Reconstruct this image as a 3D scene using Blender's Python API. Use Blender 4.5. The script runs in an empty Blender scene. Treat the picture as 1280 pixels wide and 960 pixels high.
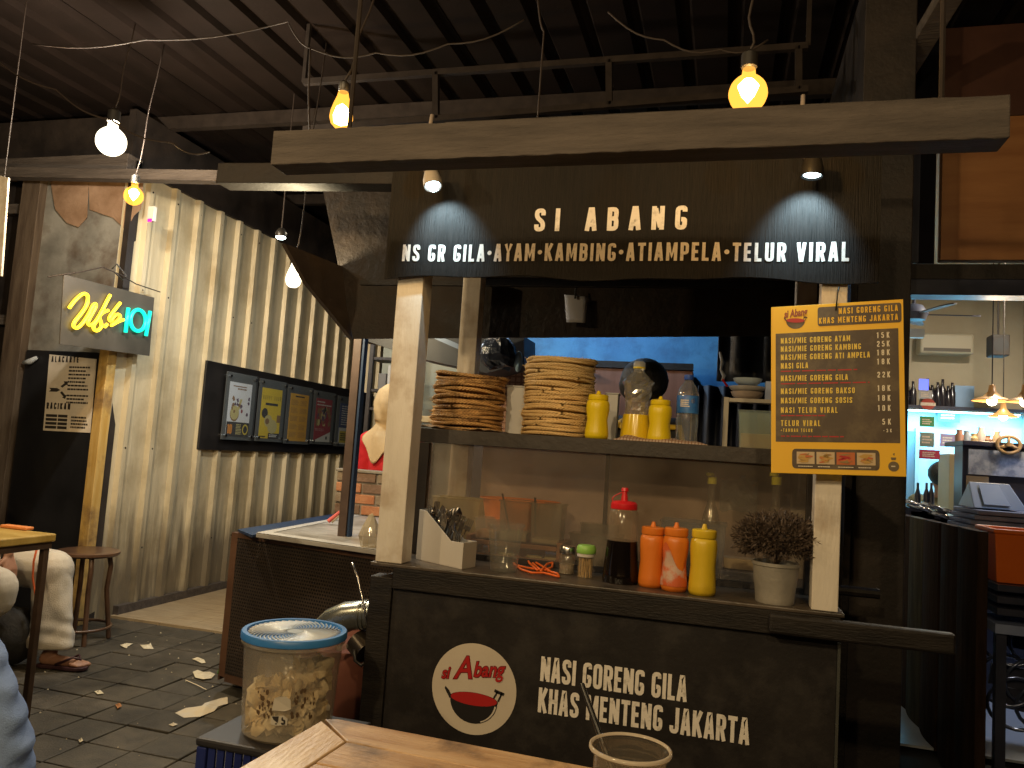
import bpy, bmesh, math, random
from mathutils import Vector, Matrix, Euler, noise as mn
random.seed(7)
S = bpy.context.scene
COL = S.collection
PI = math.pi

# ------------------------------------------------------------------ camera
FPX = 980.0
YAW, PIT, ROL = 0.270238, 0.0861334, 0.0671074
CAM = Vector((0, 0, 1.3))
def cam_axes():
    cy, sy, cp, sp = math.cos(YAW), math.sin(YAW), math.cos(PIT), math.sin(PIT)
    f = Vector((-sy*cp, cy*cp, sp)); rt = Vector((cy, sy, 0)); up = rt.cross(f)
    cr, sr = math.cos(ROL), math.sin(ROL)
    return cr*rt + sr*up, -sr*rt + cr*up, f
RT, UP, FW = cam_axes()
cd = bpy.data.cameras.new('camera'); cam = bpy.data.objects.new('camera', cd); COL.objects.link(cam)
cam.matrix_world = Matrix(((RT.x, UP.x, -FW.x, 0), (RT.y, UP.y, -FW.y, 0), (RT.z, UP.z, -FW.z, 1.3), (0, 0, 0, 1)))
cd.sensor_width = 36; cd.lens = FPX/1280*36; cd.clip_start = 0.02; cd.clip_end = 200
S.camera = cam
def at(px, py, axis, val):
    """point of the plane axis=val that is seen at photograph position px, py"""
    d = RT*((px-640)/FPX) - UP*((py-480)/FPX) + FW
    i = 'xyz'.index(axis)
    return CAM + d*((val-CAM[i])/d[i])

# ------------------------------------------------------------------ world: night
w = bpy.data.worlds.new('World'); S.world = w; w.use_nodes = True
bg = w.node_tree.nodes['Background']; bg.inputs[0].default_value = (0.10, 0.12, 0.22, 1); bg.inputs[1].default_value = 0.02
S.view_settings.view_transform = 'Standard'; S.view_settings.look = 'None'
S.view_settings.exposure = 0.2; S.view_settings.gamma = 1.0
S.render.resolution_x = 1024; S.render.resolution_y = 768
S.render.engine = 'CYCLES'
try:
    S.cycles.max_bounces = 7; S.cycles.transparent_max_bounces = 16
    S.cycles.caustics_reflective = False; S.cycles.caustics_refractive = False
    S.cycles.sample_clamp_indirect = 4.0
except Exception: pass

WARM = (1.0, 0.70, 0.42); AMBER = (1.0, 0.60, 0.28); COOL = (0.62, 0.85, 1.0); SOFT = (1.0, 0.78, 0.55)
# ------------------------------------------------------------------ materials
MC = {}
def mat(name, col, rough=0.6, metal=0.0, col2=None, nscale=6.0, nsharp=(0.35, 0.65), stretch=(1, 1, 1), bump=0.0, bscale=40.0,
        bstretch=None, alpha=1.0, trans=0.0, emis=None, estr=0.0, coat=0.0, spec=None, detail=6, dirt=None, dscale=3.0, ior=None, wpos=False):
    if name in MC: return MC[name]
    m = bpy.data.materials.new(name); m.use_nodes = True; MC[name] = m
    nt = m.node_tree; N = nt.nodes; L = nt.links; b = N['Principled BSDF']
    c4 = lambda c: (c[0], c[1], c[2], 1)
    b.inputs['Base Color'].default_value = c4(col); b.inputs['Roughness'].default_value = rough; b.inputs['Metallic'].default_value = metal
    if spec is not None: b.inputs['Specular IOR Level'].default_value = spec
    if ior: b.inputs['IOR'].default_value = ior
    if coat: b.inputs['Coat Weight'].default_value = coat; b.inputs['Coat Roughness'].default_value = 0.15
    b.inputs['Alpha'].default_value = alpha; b.inputs['Transmission Weight'].default_value = trans
    tc = N.new('ShaderNodeTexCoord'); geo = N.new('ShaderNodeNewGeometry')
    def noise(scale, st, det=6):
        mp = N.new('ShaderNodeMapping'); mp.inputs['Scale'].default_value = st
        L.new(geo.outputs['Position'] if wpos else tc.outputs['Object'], mp.inputs['Vector'])
        n = N.new('ShaderNodeTexNoise'); n.inputs['Scale'].default_value = scale; n.inputs['Detail'].default_value = det
        n.inputs['Roughness'].default_value = 0.62
        L.new(mp.outputs[0], n.inputs['Vector']); return n.outputs['Fac']
    out = None
    if col2 is not None:
        f = noise(nscale, stretch, detail)
        r = N.new('ShaderNodeValToRGB'); r.color_ramp.elements[0].position = nsharp[0]; r.color_ramp.elements[1].position = nsharp[1]
        r.color_ramp.elements[0].color = c4(col); r.color_ramp.elements[1].color = c4(col2)
        L.new(f, r.inputs[0]); out = r.outputs[0]
        if dirt is not None:
            f2 = noise(dscale, (1, 1, 1), 8); r2 = N.new('ShaderNodeValToRGB')
            r2.color_ramp.elements[0].position = 0.48; r2.color_ramp.elements[1].position = 0.66
            L.new(f2, r2.inputs[0]); mx = N.new('ShaderNodeMix'); mx.data_type = 'RGBA'
            L.new(r2.outputs[0], mx.inputs[0]); L.new(out, mx.inputs[6]); mx.inputs[7].default_value = c4(dirt); out = mx.outputs[2]
        L.new(out, b.inputs['Base Color'])
        # roughness follows the wear a little
        mr = N.new('ShaderNodeMapRange'); mr.inputs[3].default_value = max(0.05, rough-0.1); mr.inputs[4].default_value = min(1, rough+0.15)
        L.new(f, mr.inputs[0]); L.new(mr.outputs[0], b.inputs['Roughness'])
    if bump:
        f = noise(bscale, bstretch or stretch, 5); bp = N.new('ShaderNodeBump'); bp.inputs['Strength'].default_value = bump
        bp.inputs['Distance'].default_value = 0.01; L.new(f, bp.inputs['Height']); L.new(bp.outputs[0], b.inputs['Normal'])
    if emis:
        b.inputs['Emission Color'].default_value = c4(emis); b.inputs['Emission Strength'].default_value = estr
    return m
def glow(name, col, strength):
    """what gives off light but lets the lamp inside it shine out"""
    if name in MC: return MC[name]
    m = bpy.data.materials.new(name); m.use_nodes = True; MC[name] = m; nt = m.node_tree; N = nt.nodes; L = nt.links
    for n in list(N): N.remove(n)
    o = N.new('ShaderNodeOutputMaterial'); a = N.new('ShaderNodeAddShader'); t = N.new('ShaderNodeBsdfTransparent'); e = N.new('ShaderNodeEmission')
    e.inputs[0].default_value = (*col, 1); e.inputs[1].default_value = strength
    L.new(t.outputs[0], a.inputs[0]); L.new(e.outputs[0], a.inputs[1]); L.new(a.outputs[0], o.inputs[0]); return m
def clear(name, tint=(1, 1, 1), body=(0.6, 0.6, 0.6), haze=0.12, gloss=0.08, rough=0.08, nscale=0, amt=0.3):
    """thin clear plastic or glass: see-through, a little milky, glossy at the rim"""
    if name in MC: return MC[name]
    m = bpy.data.materials.new(name); m.use_nodes = True; MC[name] = m; nt = m.node_tree; N = nt.nodes; L = nt.links
    for n in list(N): N.remove(n)
    o = N.new('ShaderNodeOutputMaterial'); t = N.new('ShaderNodeBsdfTransparent'); t.inputs[0].default_value = (*tint, 1)
    d = N.new('ShaderNodeBsdfDiffuse'); d.inputs[0].default_value = (*body, 1)
    tl = N.new('ShaderNodeBsdfTranslucent'); tl.inputs[0].default_value = (*body, 1)
    md = N.new('ShaderNodeMixShader'); md.inputs[0].default_value = 0.4; L.new(d.outputs[0], md.inputs[1]); L.new(tl.outputs[0], md.inputs[2])
    g = N.new('ShaderNodeBsdfGlossy'); g.inputs[1].default_value = rough
    m1 = N.new('ShaderNodeMixShader'); m1.inputs[0].default_value = haze; L.new(t.outputs[0], m1.inputs[1]); L.new(md.outputs[0], m1.inputs[2])
    lw = N.new('ShaderNodeLayerWeight'); lw.inputs[0].default_value = 0.35
    mu = N.new('ShaderNodeMath'); mu.operation = 'MULTIPLY_ADD'; mu.inputs[1].default_value = 0.45; mu.inputs[2].default_value = gloss
    pw = N.new('ShaderNodeMath'); pw.operation = 'POWER'; pw.inputs[1].default_value = 3.0; L.new(lw.outputs['Facing'], pw.inputs[0]); L.new(pw.outputs[0], mu.inputs[0])
    m2 = N.new('ShaderNodeMixShader'); L.new(mu.outputs[0], m2.inputs[0]); L.new(m1.outputs[0], m2.inputs[1]); L.new(g.outputs[0], m2.inputs[2])
    if nscale:
        tc = N.new('ShaderNodeTexCoord'); n = N.new('ShaderNodeTexNoise'); n.inputs['Scale'].default_value = nscale; n.inputs['Detail'].default_value = 8
        L.new(tc.outputs['Object'], n.inputs['Vector']); mr = N.new('ShaderNodeMapRange')
        mr.inputs[1].default_value = 0.3; mr.inputs[2].default_value = 0.75; mr.inputs[3].default_value = haze*(1-amt); mr.inputs[4].default_value = haze*(1+amt)
        L.new(n.outputs['Fac'], mr.inputs[0]); L.new(mr.outputs[0], m1.inputs[0])
    L.new(m2.outputs[0], o.inputs[0]); return m

M_BLACKWOOD = mat('black painted wood', (0.008, 0.0065, 0.006), 0.5, spec=0.3, col2=(0.020, 0.016, 0.013), nscale=4, stretch=(1, 6, 6), bump=0.3, bscale=30)
M_BLACKPANEL = mat('matt black board', (0.012, 0.010, 0.010), 0.5, spec=0.35, col2=(0.018, 0.015, 0.0145), nscale=3, bump=0.1, bscale=60, dirt=(0.030, 0.026, 0.024), dscale=11)
M_POST = mat('worn white paint', (0.64, 0.59, 0.51), 0.5, col2=(0.74, 0.69, 0.61), nscale=5, stretch=(3, 3, 0.6), bump=0.25, bscale=25, dirt=(0.5, 0.42, 0.33), dscale=7)
M_WHITEPRINT = mat('white lettering paint', (0.82, 0.77, 0.70), 0.6, col2=(0.50, 0.46, 0.40), nscale=45, nsharp=(0.52, 0.72))
M_ZINC = mat('weathered zinc', (0.56, 0.48, 0.32), 0.40, 0.25, col2=(0.70, 0.61, 0.42), nscale=3.5, stretch=(1, 3, 0.3), bump=0.3, bscale=18, dirt=(0.44, 0.36, 0.22), dscale=1.7)
nt_ = M_ZINC.node_tree; N_ = nt_.nodes; L_z = nt_.links                # rain and mud streaks climbing from the ground
bz_ = N_['Principled BSDF']; src = bz_.inputs['Base Color'].links[0].from_socket
tcz = N_.new('ShaderNodeTexCoord'); mpz = N_.new('ShaderNodeMapping'); mpz.inputs['Scale'].default_value = (3, 7, .8); L_z.new(tcz.outputs['Object'], mpz.inputs[0])
nz_ = N_.new('ShaderNodeTexNoise'); nz_.inputs['Scale'].default_value = 2.2; nz_.inputs['Detail'].default_value = 7; L_z.new(mpz.outputs[0], nz_.inputs['Vector'])
spz = N_.new('ShaderNodeSeparateXYZ'); L_z.new(tcz.outputs['Object'], spz.inputs[0]); mrz = N_.new('ShaderNodeMapRange'); mrz.inputs[1].default_value = 1.35; mrz.inputs[2].default_value = .3; mrz.inputs[3].default_value = -.55; mrz.inputs[4].default_value = .25; L_z.new(spz.outputs[2], mrz.inputs[0])
adz = N_.new('ShaderNodeMath'); adz.operation = 'ADD'; L_z.new(nz_.outputs['Fac'], adz.inputs[0]); L_z.new(mrz.outputs[0], adz.inputs[1])
rz = N_.new('ShaderNodeMapRange'); rz.inputs[1].default_value = .42; rz.inputs[2].default_value = .75; rz.inputs[4].default_value = .85; L_z.new(adz.outputs[0], rz.inputs[0])
mz = N_.new('ShaderNodeMix'); mz.data_type = 'RGBA'; L_z.new(rz.outputs[0], mz.inputs[0]); L_z.new(src, mz.inputs[6]); mz.inputs[7].default_value = (.15, .125, .09, 1); L_z.new(mz.outputs[2], bz_.inputs['Base Color'])
M_SIGNCLOTH = mat('black grained sign board', (0.004, 0.0035, 0.003), 0.65, spec=0.25, col2=(0.016, 0.013, 0.0115), nscale=26, nsharp=(0.35, 0.7), stretch=(9, 1, 0.35), bump=0.5, bscale=40, bstretch=(8, 1, 0.3))
M_BROWNSHEET = mat('stained brown sheet', (0.010, 0.0065, 0.0045), 0.55, spec=.3, col2=(0.030, 0.019, 0.012), nscale=9, nsharp=(0.4, 0.75), bump=0.5, bscale=25, dirt=(0.018, 0.011, 0.008), dscale=2.2)
M_DARK = mat('soot dark wood', (0.012, 0.009, 0.008), 0.6, col2=(0.03, 0.022, 0.018), nscale=5, bump=0.3)
M_BEAM = mat('rough brown timber', (0.052, 0.042, 0.036), 0.8, col2=(0.10, 0.082, 0.070), nscale=5, stretch=(0.6, 6, 6), bump=0.7, bscale=22, bstretch=(0.8, 5, 5))
M_ROOF = mat('brown roof metal', (0.0075, 0.005, 0.004), 0.85, 0.0, spec=0.1, col2=(0.014, 0.009, 0.0075), nscale=2, bump=0.2)
M_PIPE = mat('grey steel', (0.020, 0.015, 0.013), 0.8, 0.0, spec=.2, col2=(0.034, 0.026, 0.022), nscale=12)
M_TILE = [mat('rubber paving %d' % i, c, 0.56, col2=c2, nscale=14, bump=0.5, bscale=120, dirt=(0.020, 0.017, 0.012), dscale=2.1, wpos=True)
          for i, (c, c2) in enumerate([((0.050, 0.043, 0.031), (0.088, 0.075, 0.054)), ((0.042, 0.037, 0.028), (0.072, 0.063, 0.047)), ((0.055, 0.047, 0.035), (0.092, 0.079, 0.060))])]
M_GROUT = mat('dark joint', (0.008, 0.008, 0.007), 0.9)
M_PLANKF = mat('pale floor boards', (0.30, 0.225, 0.135), 0.5, col2=(0.42, 0.33, 0.21), nscale=4, stretch=(1, 8, 1), bump=0.15)
M_TABLEWOOD = mat('worn varnished table wood', (0.30, 0.16, 0.065), 0.42, col2=(0.50, 0.34, 0.19), nscale=3.5, stretch=(0.7, 5, 5), bump=0.25, bscale=20, dirt=(0.13, 0.075, 0.035), dscale=9)
M_TABLEWOODY = mat('worn varnished table wood side', (0.38, 0.24, 0.12), 0.38, col2=(0.58, 0.42, 0.25), nscale=3.5, stretch=(5, 0.7, 5), bump=0.25, bscale=20, dirt=(0.64, 0.52, 0.38), dscale=5)
M_CRACK = mat('dark crack', (0.03, 0.018, 0.01), 0.8)
M_STEEL = mat('stainless steel', (0.55, 0.53, 0.5), 0.22, 1.0, bump=0.05)
M_CHROME = mat('dull chrome', (0.42, 0.44, 0.40), 0.25, 0.9, col2=(0.25, 0.25, 0.22), nscale=8)
M_SKIN = mat('brown skin', (0.30, 0.15, 0.09), 0.5, col2=(0.36, 0.19, 0.12), nscale=20, bump=0.1)
M_HAIR = mat('black hair', (0.008, 0.007, 0.007), 0.5, bump=0.6, bscale=90)
def plain(name, c, r=0.5, **k): return mat(name, c, r, **k)

# ------------------------------------------------------------------ mesh builder
class MB:
    def __init__(s): s.v = []; s.f = []; s.mi = []
    def add(s, vs, fs, mi=0):
        o = len(s.v); s.v += [Vector(p) for p in vs]; s.f += [tuple(o+i for i in f) for f in fs]; s.mi += [mi]*len(fs); return s
    def box(s, x0, x1, y0, y1, z0, z1, mi=0, rot=None, c=None):
        vs = [Vector((x, y, z)) for z in (z0, z1) for y in (y0, y1) for x in (x0, x1)]
        if rot is not None:
            c = Vector(c) if c else Vector(((x0+x1)/2, (y0+y1)/2, (z0+z1)/2)); vs = [c + rot @ (p-c) for p in vs]
        return s.add(vs, [(0, 2, 3, 1), (4, 5, 7, 6), (0, 1, 5, 4), (2, 6, 7, 3), (0, 4, 6, 2), (1, 3, 7, 5)], mi)
    def bar(s, p, q, wd, ht, up=(0, 0, 1), mi=0):
        p = Vector(p); q = Vector(q); d = (q-p).normalized(); a = d.cross(Vector(up))
        if a.length < 1e-4: a = d.cross(Vector((1, 0, 0)))
        a.normalize(); b = a.cross(d)
        vs = [e + a*sx*wd/2 + b*sy*ht/2 for e in (p, q) for sx, sy in ((-1, -1), (1, -1), (1, 1), (-1, 1))]
        return s.add(vs, [(0, 1, 2, 3), (7, 6, 5, 4), (0, 4, 5, 1), (1, 5, 6, 2), (2, 6, 7, 3), (3, 7, 4, 0)], mi)
    def slab(s, quad, n, t, mi=0):
        """quad given a thickness t along n"""
        q = [Vector(p) for p in quad]; n = Vector(n).normalized()*t; k = len(q)
        vs = q + [p+n for p in q]
        return s.add(vs, [tuple(range(k))[::-1], tuple(range(k, 2*k))] + [(i, (i+1) % k, k+(i+1) % k, k+i) for i in range(k)], mi)
    def tube(s, pts, r, n=8, closed=False, mi=0, cap=True):
        pts = [Vector(p) for p in pts]; k = len(pts); rs = r if isinstance(r, (list, tuple)) else [r]*k
        prev = None; rings = []; vs = []
        for i, p in enumerate(pts):
            a = pts[(i-1) % k] if (i > 0 or closed) else p; b = pts[(i+1) % k] if (i < k-1 or closed) else p
            d = (b-a); d = d.normalized() if d.length > 1e-9 else Vector((0, 0, 1))
            if prev is None:
                u = d.cross(Vector((0, 0, 1)))
                if u.length < 1e-3: u = d.cross(Vector((1, 0, 0)))
            else: u = prev - d*prev.dot(d)
            u.normalize(); prev = u; v2 = d.cross(u)
            for j in range(n):
                t = 2*PI*j/n; vs.append(p + (u*math.cos(t) + v2*math.sin(t))*rs[i])
        fs = []
        for i in range(k if closed else k-1):
            i2 = (i+1) % k
            for j in range(n): fs.append((i*n+j, i*n+(j+1) % n, i2*n+(j+1) % n, i2*n+j))
        if cap and not closed: fs += [tuple(range(n))[::-1], tuple((k-1)*n+j for j in range(n))]
        return s.add(vs, fs, mi)
    def lathe(s, prof, c=(0, 0, 0), n=24, mi=0, sq=(1, 1), mod=None, a0=0.0, caps=False):
        c = Vector(c); vs = []; fs = []; k = len(prof)
        for i, (r, z) in enumerate(prof):
            for j in range(n):
                t = a0+2*PI*j/n; rr = max(r, 1e-5)*(mod(t, z) if mod else 1)
                vs.append(c + Vector((rr*math.cos(t)*sq[0], rr*math.sin(t)*sq[1], z)))
        for i in range(k-1):
            for j in range(n): fs.append((i*n+j, i*n+(j+1) % n, (i+1)*n+(j+1) % n, (i+1)*n+j))
        if caps and prof[0][0] > 1e-4: fs.append(tuple(range(n))[::-1])
        if caps and prof[-1][0] > 1e-4: fs.append(tuple((k-1)*n+j for j in range(n)))
        return s.add(vs, fs, mi)
    def shell(s, prof, t, **k):
        """lathe with an inner wall: an open cup"""
        inner = [(max(r-t, 0.0), z) for r, z in reversed(prof)]; inner[-1] = (0, prof[0][1]+t)
        return s.lathe([(0, prof[0][1])] + list(prof) + inner, **k)
    def ball(s, c, r, n=12, mi=0):
        if not isinstance(r, (tuple, list)): r = (r, r, r)
        m = n//2; vs = []; fs = []; c = Vector(c)
        for i in range(m+1):
            p = PI*i/m
            for j in range(n):
                t = 2*PI*j/n; q = max(math.sin(p), 1e-4)
                vs.append(c + Vector((r[0]*q*math.cos(t), r[1]*q*math.sin(t), r[2]*math.cos(p))))
        for i in range(m):
            for j in range(n): fs.append((i*n+j, (i+1)*n+j, (i+1)*n+(j+1) % n, i*n+(j+1) % n))
        return s.add(vs, fs, mi)
    def cap(s, p, q, r1, r2, n=12):
        s.ball(p, r1, n); s.ball(q, r2, n); return s.tube([p, q], [r1, r2], n)
    def grid(s, fn, nu, nv, mi=0, t=0.0):
        vs = [Vector(fn(i/nu, j/nv)) for j in range(nv+1) for i in range(nu+1)]
        fs = [(j*(nu+1)+i, j*(nu+1)+i+1, (j+1)*(nu+1)+i+1, (j+1)*(nu+1)+i) for j in range(nv) for i in range(nu)]
        return s.add(vs, fs, mi)
    def build(s, name, m, parent=None, smooth=False, bevel=0.0, remesh=0.0, sub=0, seg=2, solid=0.0, sm_it=4):
        off = Vector((0, 0, 0)); p = parent
        while p is not None: off += p.location; p = p.parent
        me = bpy.data.meshes.new(name); me.from_pydata([tuple(p-off) for p in s.v], [], s.f)
        ms = m if isinstance(m, list) else [m]
        for x in ms: me.materials.append(x)
        if len(ms) > 1: me.polygons.foreach_set('material_index', s.mi)
        bm = bmesh.new(); bm.from_mesh(me); bmesh.ops.recalc_face_normals(bm, faces=bm.faces); bm.to_mesh(me); bm.free()
        o = bpy.data.objects.new(name, me); COL.objects.link(o); o.parent = parent
        if smooth:
            me.polygons.foreach_set('use_smooth', [True]*len(me.polygons))
            if smooth == 'auto':
                md = None
                bm = bmesh.new(); bm.from_mesh(me)
                for e in bm.edges:
                    if len(e.link_faces) == 2 and e.calc_face_angle(0) > 0.7: e.smooth = False
                bm.to_mesh(me); bm.free()
        if remesh:
            r = o.modifiers.new('remesh', 'REMESH'); r.mode = 'VOXEL'; r.voxel_size = remesh; r.use_smooth_shade = True
            q = o.modifiers.new('smooth', 'SMOOTH'); q.iterations = sm_it; q.factor = 0.5
        if bevel:
            b = o.modifiers.new('bevel', 'BEVEL'); b.width = bevel; b.segments = seg; b.limit_method = 'ANGLE'; b.angle_limit = 0.6
        if solid:
            q = o.modifiers.new('solid', 'SOLIDIFY'); q.thickness = solid
        if sub:
            q = o.modifiers.new('sub', 'SUBSURF'); q.levels = sub; q.render_levels = sub
        return o
def thing(name, label, cat, loc=(0, 0, 0), group=None):
    o = bpy.data.objects.new(name, None); COL.objects.link(o); o.location = loc; o.empty_display_size = 0.05
    o['label'] = label; o['category'] = cat
    if group: o['group'] = group
    return o
def tag(o, label, cat, group=None):
    o['label'] = label; o['category'] = cat
    if group: o['group'] = group
    return o
def struct(o): o['kind'] = 'structure'; return o
def stuff(o): o['kind'] = 'stuff'; return o
def rebase(o, base):
    """set the origin of a single-mesh thing to its base"""
    base = Vector(base); o.data.transform(Matrix.Translation(-base)); o.location = base; return o
def copy_tree(o, parent=None):
    c = o.copy(); COL.objects.link(c); c.parent = parent
    for ch in list(o.children): copy_tree(ch, c)
    return c
def lamp(name, loc, energy, col, r=0.03, parent=None, kind='POINT', aim=None, spot=None, blend=0.5):
    l = bpy.data.lights.new(name, kind); l.energy = energy; l.color = col
    if kind == 'AREA': l.shape = 'RECTANGLE'; l.size = r[0]; l.size_y = r[1]
    else: l.shadow_soft_size = r
    if spot: l.spot_size = spot; l.spot_blend = blend
    o = bpy.data.objects.new(name, l); COL.objects.link(o)
    if aim is not None: o.rotation_euler = Vector(aim).to_track_quat('-Z', 'Y').to_euler()
    off = Vector((0, 0, 0)); p = parent
    while p is not None: off += p.location; p = p.parent
    o.location = Vector(loc)-off; o.parent = parent
    return o

# ------------------------------------------------------------------ lettering: condensed capitals built from strokes
def fil(pts, r, closed=False, k=3):
    """round the corners of a path"""
    out = []; n = len(pts)
    for i, p in enumerate(pts):
        if not closed and i in (0, n-1): out.append(p); continue
        a = pts[i-1]; b = pts[(i+1) % n]
        va = (a[0]-p[0], a[1]-p[1]); vb = (b[0]-p[0], b[1]-p[1]); la = math.hypot(*va); lb = math.hypot(*vb)
        ra = min(r, la*0.49, lb*0.49)
        p0 = (p[0]+va[0]/la*ra, p[1]+va[1]/la*ra); p2 = (p[0]+vb[0]/lb*ra, p[1]+vb[1]/lb*ra)
        for j in range(k+1):
            t = j/k; out.append(((1-t)**2*p0[0]+2*t*(1-t)*p[0]+t*t*p2[0], (1-t)**2*p0[1]+2*t*(1-t)*p[1]+t*t*p2[1]))
    return out
l_, r_, b_, t_ = 0.085, 0.355, 0.085, 0.915
R_ = 0.19
GL = {
 'A': (0.46, [[(.075, 0), (.195, .93), (.265, .93), (.385, 0)], [(.13, .27), (.33, .27)]]),
 'B': (0.44, [[(l_, 0), (l_, 1)], ('f', [(l_, t_), (r_-.01, t_), (r_-.01, .52), (l_, .52)]), ('f', [(l_, .52), (r_, .52), (r_, b_), (l_, b_)])]),
 'C': (0.44, [('f', [(r_, .68), (r_, t_), (l_, t_), (l_, b_), (r_, b_), (r_, .32)])]),
 'D': (0.44, [[(l_, 0), (l_, 1)], ('f', [(l_, t_), (r_, t_), (r_, b_), (l_, b_)])]),
 'E': (0.38, [[(l_, 0), (l_, 1)], [(l_, t_), (.36, t_)], [(l_, .5), (.33, .5)], [(l_, b_), (.36, b_)]]),
 'F': (0.37, [[(l_, 0), (l_, 1)], [(l_, t_), (.36, t_)], [(l_, .5), (.33, .5)]]),
 'G': (0.44, [('f', [(r_, .75), (r_, t_), (l_, t_), (l_, b_), (r_, b_), (r_, .43), (.22, .43)])]),
 'H': (0.44, [[(l_, 0), (l_, 1)], [(r_, 0), (r_, 1)], [(l_, .5), (r_, .5)]]),
 'I': (0.17, [[(.085, 0), (.085, 1)]]),
 'J': (0.40, [('f', [(r_-.04, 1), (r_-.04, b_), (.06, b_), (.06, .3)])]),
 'K': (0.45, [[(l_, 0), (l_, 1)], [(.13, .40), (.38, 1)], [(.19, .55), (.38, 0)]]),
 'L': (0.36, [[(l_, 0), (l_, 1)], [(l_, b_), (.35, b_)]]),
 'M': (0.58, [[(l_, 0), (l_, 1)], [(.11, .95), (.29, .25), (.47, .95)], [(.495, 0), (.495, 1)]]),
 'N': (0.48, [[(l_, 0), (l_, 1)], [(.135, .90), (.345, .10)], [(.395, 0), (.395, 1)]]),
 'O': (0.44, [('c', [(r_, t_), (l_, t_), (l_, b_), (r_, b_)])]),
 'P': (0.43, [[(l_, 0), (l_, 1)], ('f', [(l_, t_), (r_, t_), (r_, .42), (l_, .42)])]),
 'Q': (0.44, [('c', [(r_, t_), (l_, t_), (l_, b_), (r_, b_)]), [(.25, .2), (.38, -.04)]]),
 'R': (0.44, [[(l_, 0), (l_, 1)], ('f', [(l_, t_), (r_, t_), (r_, .48), (l_, .48)]), [(.25, .45), (r_+.01, 0)]]),
 'S': (0.44, [('f', [(r_, .70), (r_, t_), (l_, t_), (l_, .60), (r_, .40), (r_, b_), (l_, b_), (l_, .30)])]),
 'T': (0.42, [[(.21, 0), (.21, 1)], [(0, t_), (.42, t_)]]),
 'U': (0.44, [('f', [(l_, 1), (l_, b_), (r_, b_), (r_, 1)])]),
 'V': (0.45, [[(.075, 1), (.195, .07), (.255, .07), (.375, 1)]]),
 'W': (0.62, [[(.075, 1), (.17, .07), (.31, .8), (.45, .07), (.545, 1)]]),
 'X': (0.44, [[(.075, 0), (.365, 1)], [(.075, 1), (.365, 0)]]),
 'Y': (0.44, [[(.06, 1), (.22, .5), (.38, 1)], [(.22, 0), (.22, .5)]]),
 'Z': (0.42, [[(.03, t_), (.33, t_), (.09, b_), (.4, b_)]]),
 '0': (0.44, [('c', [(r_, t_), (l_, t_), (l_, b_), (r_, b_)])]),
 '1': (0.27, [[(.17, 0), (.17, 1)], [(.02, .8), (.14, .9)]]),
 '2': (0.42, [('f', [(l_, .70), (l_, t_), (r_, t_), (r_, .58), (l_, .22), (l_, b_), (.42, b_)])]),
 '3': (0.43, [('f', [(l_, .72), (l_, t_), (r_, t_), (r_, .52), (.17, .52)]), ('f', [(.17, .52), (r_, .52), (r_, b_), (l_, b_), (l_, .28)])]),
 '5': (0.43, [('f', [(r_, t_), (l_, t_), (l_, .56), (r_, .56), (r_, b_), (l_, b_), (l_, .26)])]),
 '8': (0.44, [('c', [(r_, t_), (l_, t_), (l_, .52), (r_, .52)]), ('c', [(r_, .52), (l_, .52), (l_, b_), (r_, b_)])]),
 '/': (0.34, [[(.03, 0), (.31, 1)]]), '-': (0.24, [[(.0, .45), (.24, .45)]]), '+': (0.3, [[(.0, .45), (.3, .45)], [(.15, .25), (.15, .65)]]),
 '.': (0.17, [[(.085, 0), (.085, .17)]]), '*': (0.26, 'dot'), ' ': (0.20, []), 'c': (0.3, []),
}
def letters(mb, s, p, ux, uy, h, width=None, track=0.07, wt=0.165, sx=1.0, mi=0, lift=0.0):
    """write s from p along ux, letters h tall; width = total length wanted (by tracking)"""
    ux = Vector(ux).normalized(); uy = Vector(uy).normalized(); n = ux.cross(uy).normalized(); p = Vector(p) + n*lift
    nat = sum(GL[c][0] for c in s)*h*sx; gaps = max(1, len(s)-1)
    tr = (width-nat)/gaps if width else track*h
    x = 0.0; k = 0
    def P(a, b, z): return p + ux*(x+a*h*sx) + uy*(b*h) + n*z
    for c in s:
        wdt, st = GL[c]
        if st == 'dot':
            cx, cy, rr = .13, .5, .13
            mb.add([P(cx+rr*math.cos(2*PI*j/12)/1, cy+rr*math.sin(2*PI*j/12)*sx, 0) for j in range(12)], [tuple(range(12))], mi)
        else:
            for q in st:
                closed = False
                if isinstance(q, tuple):
                    closed = q[0] == 'c'; q = fil(q[1], R_, closed)
                m = len(q); L = []; hw = wt/2
                for i in range(m):
                    a = q[i-1] if (i > 0 or closed) else None; b = q[(i+1) % m] if (i < m-1 or closed) else None; o = q[i]
                    def nr(u, v):
                        dx, dy = v[0]-u[0], v[1]-u[1]; l = math.hypot(dx, dy) or 1; return (-dy/l, dx/l)
                    if a is None: nn = nr(o, b); sc = 1
                    elif b is None: nn = nr(a, o); sc = 1
                    else:
                        n1 = nr(a, o); n2 = nr(o, b); mx, my = n1[0]+n2[0], n1[1]+n2[1]; l = math.hypot(mx, my) or 1
                        nn = (mx/l, my/l); sc = min(1.5, 1/max(0.3, nn[0]*n1[0]+nn[1]*n1[1]))
                    L.append((o, nn, sc))
                z = 0.00025*(k % 4); k += 1
                vs = []
                for o, nn, sc in L: vs += [P(o[0]+nn[0]*hw*sc, o[1]+nn[1]*hw*sc, z), P(o[0]-nn[0]*hw*sc, o[1]-nn[1]*hw*sc, z)]
                fs = [(2*i, 2*i+1, (2*i+3) % (2*m), (2*i+2) % (2*m)) for i in range(m if closed else m-1)]
                mb.add(vs, fs, mi)
        x += wdt*h*sx + tr
    return mb
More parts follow.
